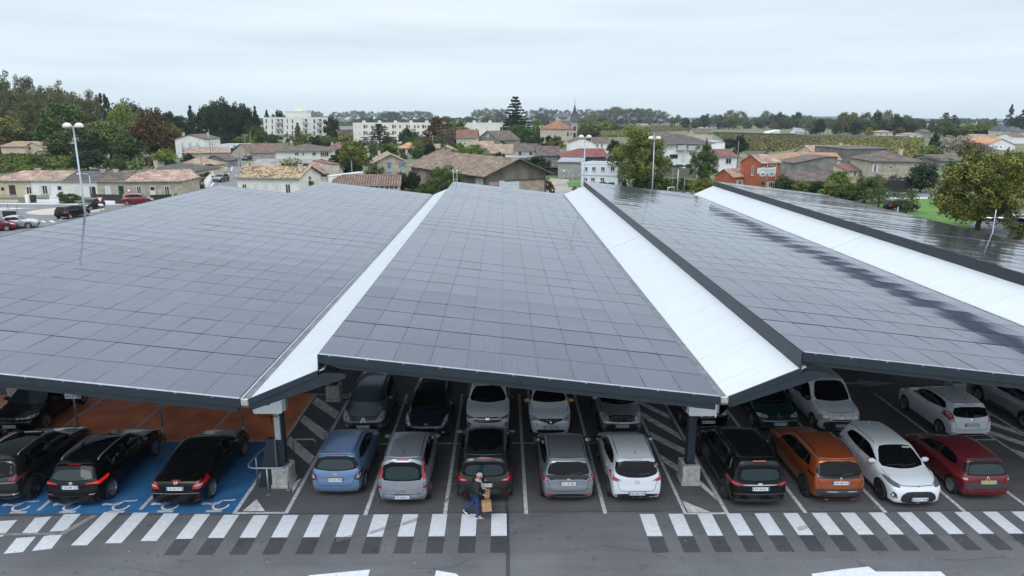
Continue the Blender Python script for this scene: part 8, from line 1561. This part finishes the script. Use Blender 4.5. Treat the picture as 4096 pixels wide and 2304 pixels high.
# gardens between the houses
hs = [(o.location.copy(), o) for o in C.objects if o.parent is None and o.type == 'EMPTY' and any(c.name.startswith('wall') for c in o.children)]
def free(x, y):
    for l, o in hs:
        w_ = [c for c in o.children if c.name.startswith('wall')][0]; v = Matrix.Rotation(-o.rotation_euler.z, 3, 'Z') @ (Vector((x, y, 0)) - l); bb = w_.bound_box
        if bb[0][0] - 3 < v.x < bb[6][0] + 3 and -3.5 < v.y < bb[6][1] + 3: return False
    return True
rn = random.Random(11); k_ = 0
streets = [(G(*PX(1, a_, b_)), 7) for a_, b_ in ((1900, 1080), (1990, 1000), (2060, 940), (2110, 890), (2150, 850), (2200, 830), (2300, 830))]
while k_ < 75:
    x = rn.uniform(-115, 85); y = rn.uniform(118, 320)
    if abs(x) > y * .72 or not free(x, y) or any((s_[0] - Vector((x, y, 0))).length < s_[1] + 3 for s_ in streets): continue
    if 0 < x < 32 and y < 150: continue
    k_ += 1; h_ = rn.uniform(1.6, 3.8) * (1 + (y > 230) * .4); plant(x, y, h_, h_ * rn.uniform(1.0, 1.6), rn.choice(('dense', 'bush', 'dense')), rn.choice((L_green, L_dark, L_olive, L_green, L_dark, L_lime)), 'garden tree or bush filling the gaps between the houses', 'garden trees and bushes between the houses', rn.choice((1, 2, 3, 4)), 'tree', 'garden_tree')
# vineyards
def vineyard(name, corners, ang, spacing, h, m, seed, step=2.0, nq=7):
    P = [G(*PX(*c)) for c in corners]; poly = [(p.x, p.y) for p in P]; a = R(ang); d = Vector((math.cos(a), math.sin(a))); n = Vector((-d.y, d.x)); vs = [Vector(p).dot(n) for p in poly]; rn = random.Random(seed); v = min(vs) + spacing / 2; cl = []
    while v < max(vs):
        xs_ = []
        for i in range(len(poly)):
            p, q = Vector(poly[i]), Vector(poly[(i + 1) % len(poly)]); a0, a1 = p.dot(n) - v, q.dot(n) - v
            if a0 * a1 < 0: t = a0 / (a0 - a1); xs_.append((p + (q - p) * t).dot(d))
        xs_.sort()
        for i in range(0, len(xs_) - 1, 2):
            u = xs_[i]
            while u < xs_[i + 1]: o = d * u + n * (v + rn.uniform(-.1, .1)); cl.append((o.x, o.y, h * rn.uniform(.45, .75), h * rn.uniform(.38, .55), rn.random())); u += step * rn.uniform(.6, 1.1)
        v += spacing
    me = crown_mesh(name, cl, nq, step * .30, m, seed); o = bpy.data.objects.new(name, me); C.objects.link(o); o['kind'] = 'stuff'; sheet(name + '_soil', poly, .0, mat('vineyard_soil', (.075, .10, .03), .95, var=.3, scale=.15, detail=8)); return o
V_b = leafmat('vine_leaves_brown', (.10, .095, .042), (.14, .13, .058), (.18, .155, .075)); V_g = leafmat('vine_leaves_green', (.035, .06, .012), (.065, .095, .02), (.11, .12, .03)); V_o = leafmat('vine_leaves_ochre', (.11, .12, .035), (.16, .16, .05), (.21, .185, .065))
vineyard('vineyard', [(4, 1130, 385), (4, 2600, 425), (4, 2330, 450), (4, 2130, 510), (4, 1800, 570), (4, 1460, 590), (4, 1300, 480)], 4, 3.2, .7, V_b, 1, 1.5, 6)
vineyard('vineyard_rows', [(5, 590, 408), (5, 1450, 405), (5, 1440, 560), (5, 1380, 640), (5, 1180, 560), (5, 900, 520), (5, 640, 500), (5, 250, 540), (5, 430, 480)], 76, 4.0, .9, V_o, 2, 1.5, 7)
vineyard('vineyard_left', [(1, -250, 838), (1, 690, 838), (1, 690, 945), (1, -250, 1000)], 2, 2.0, 1.3, V_g, 3, 1.0, 12)
vineyard('vineyard_middle', [(2, 1080, 335), (2, 1310, 335), (2, 1310, 388), (2, 1100, 392)], 3, 3.0, 1.4, V_g, 4)
vineyard('vineyard_low', [(2, 1080, 462), (2, 1295, 462), (2, 1295, 545), (2, 1080, 545)], 3, 2.6, 1.4, V_b, 5)
vineyard('vineyard_far', [(3, 1620, 452), (3, 2330, 455), (3, 2330, 500), (3, 1640, 500)], 3, 2.6, 1.4, V_o, 6)
vineyard('vineyard_skyline', [(4, 0, 300), (4, 990, 318), (4, 940, 360), (4, 0, 380)], 2, 3.2, 1.4, V_b, 7)
area('vineyard_grass_path', 5, [(405, 475), (620, 405), (640, 410), (425, 480)], .02, M_grass); area('vineyard_grass_end', 5, [(1380, 690), (1440, 560), (1400, 545), (1360, 690)], .02, M_grass)
area('garden_grass', 4, [(2230, 392), (2400, 392), (2400, 372), (2230, 372)], .0, M_grass)
# distant ground swell closing the horizon
b = MB(); n = 60
for i in range(n):
    x0, x1 = -3600 + 7200 * i / n, -3600 + 7200 * (i + 1) / n; hh = lambda x: 13 + 4 * math.sin(x * .0021) + 3 * math.sin(x * .0057 + 1)
    b.face([(x0, 2300, -1), (x1, 2300, -1), (x1, 2700, hh(x1)), (x0, 2700, hh(x0))], 0, True); b.face([(x0, 2700, hh(x0)), (x1, 2700, hh(x1)), (x1, 3600, 5), (x0, 3600, 5)], 0, True)
o = b.build('hills', mat('far_wooded_hills', (.035, .05, .03), .95, var=.4, scale=.02, detail=10)); o['kind'] = 'structure'
rn = random.Random(5); cl = []
for i in range(420):
    x = rn.uniform(-1100, 1500); y = rn.uniform(1150, 2100); hh = rn.uniform(6, 13); w_ = rn.uniform(8, 24)
    for k in range(7): cl.append((x + rn.uniform(-w_, w_), y + rn.uniform(-4, 4), hh * rn.uniform(.25, .8), hh * .33, rn.random()))
o = bpy.data.objects.new('far_woods', crown_mesh('far_woods', cl, 12, 2.2, L_dark, 8)); C.objects.link(o); o['kind'] = 'stuff'
# ------------------------------------------------------------ cars on the streets
FS = {'fs_black': dict(type='suv', L=4.3, W=1.8, H=1.58, paint=p_black, plate=None, emb=None), 'fs_hatch': dict(type='hatch', L=3.9, W=1.7, H=1.45, paint=p_black, plate=None, emb=None), 'fs_red': dict(type='mpv', L=4.3, W=1.8, H=1.6, paint=p_red, plate=None, emb=None), 'fs_silver': dict(type='sedan', L=4.5, W=1.78, H=1.42, paint=p_silverlt, plate=None, emb=None), 'fs_grey': dict(type='hatch', L=4.0, W=1.75, H=1.5, paint=p_grey, plate=None, emb=None), 'fs_white': dict(type='suv', L=4.3, W=1.8, H=1.6, paint=p_white, plate=None, emb=None), 'fs_green': dict(type='estate', L=4.4, W=1.75, H=1.45, paint=p_green, plate=None, emb=None)}
def far_car(key, k, x, yb_, rz, label): q = G(*PX(k, x, yb_)); return car(FS[key], label, q.x, q.y, R(rz), 'cars on the streets around', False, 'car')
far_car('fs_black', 1, 665, 1378, -12, 'black car with brake lights crossing the roundabout'); far_car('fs_hatch', 1, 830, 1305, 172, 'black hatchback behind the tall lamp post'); far_car('fs_red', 1, 1262, 1262, -75, 'red car parked along the terrace'); far_car('fs_silver', 1, 150, 1475, -70, 'silver saloon at the left beyond the canopy edge'); far_car('fs_red', 1, -50, 1500, -65, 'red car at the left edge beyond the canopy')
far_car('fs_grey', 1, 2005, 1055, 172, 'grey car parked on the side street'); far_car('fs_white', 1, 2175, 803, -80, 'white car parked at the junction'); far_car('fs_white', 1, 2255, 820, -60, 'second white car right of the first at the junction'); far_car('fs_hatch', 1, 2238, 864, 170, 'black car on the street by the dark pole'); far_car('fs_hatch', 1, 2110, 800, 170, 'black car inside the flat-roofed garage'); far_car('fs_white', 2, 1468, 722, -80, 'white car beside the yellowing tree')
far_car('fs_green', 4, 1870, 805, -85, 'dark green car before the long salmon-roofed house'); far_car('fs_silver', 5, 2310, 1225, -10, 'silver car on the right parking area'); far_car('fs_grey', 5, 2370, 1265, -5, 'grey car at the right edge of the right parking'); far_car('fs_black', 5, 1240, 1085, -85, 'dark car hidden behind the right canopy edge')
q = G(*PX(1, 100, 1440)); r = empty('display_board', (q.x, q.y, 0), 0, 'black display board by the trolley shelter at the left', 'board'); MB().box(-.75, .75, -.08, .08, .15, 1.5).build('panel', M_black, r); MB().box(-.8, .8, -.1, .1, 0, .15).build('foot', M_darkgrey, r)
q = G(*PX(1, 15, 1440)); r = empty('trolley_shelter', (q.x, q.y, 0), 0, 'grey tube trolley shelter cut by the left edge', 'trolley shelter'); b = MB()
for x_ in (-1.2, 0, 1.0): b.tube([(x_, 0, 0), (x_, 0, 1.8), (x_, 1.5, 2.1), (x_, 1.6, 0)], .035, 6)
for z_ in (.5, 1.0, 1.75): b.tube([(-1.2, 0, z_), (1.0, 0, z_)], .03, 6)
b.build('tube_frame', M_steel, r)
# thin damp air
hz = MB(); hz.box(-4400, 4400, -850, 4200, -2.5, 60); hz = hz.build('haze', None or mat('haze_dummy', (1, 1, 1))); hz['kind'] = 'stuff'
hm = bpy.data.materials.new('haze'); hm.use_nodes = True; ht = hm.node_tree; ht.nodes.clear(); ho = N('ShaderNodeOutputMaterial', ht); pv = N('ShaderNodeVolumePrincipled', ht)
pv.inputs['Color'].default_value = (.80, .90, 1.0, 1); pv.inputs['Density'].default_value = .00009; pv.inputs['Anisotropy'].default_value = .2; ht.links.new(pv.outputs[0], ho.inputs['Volume']); hz.data.materials[0] = hm
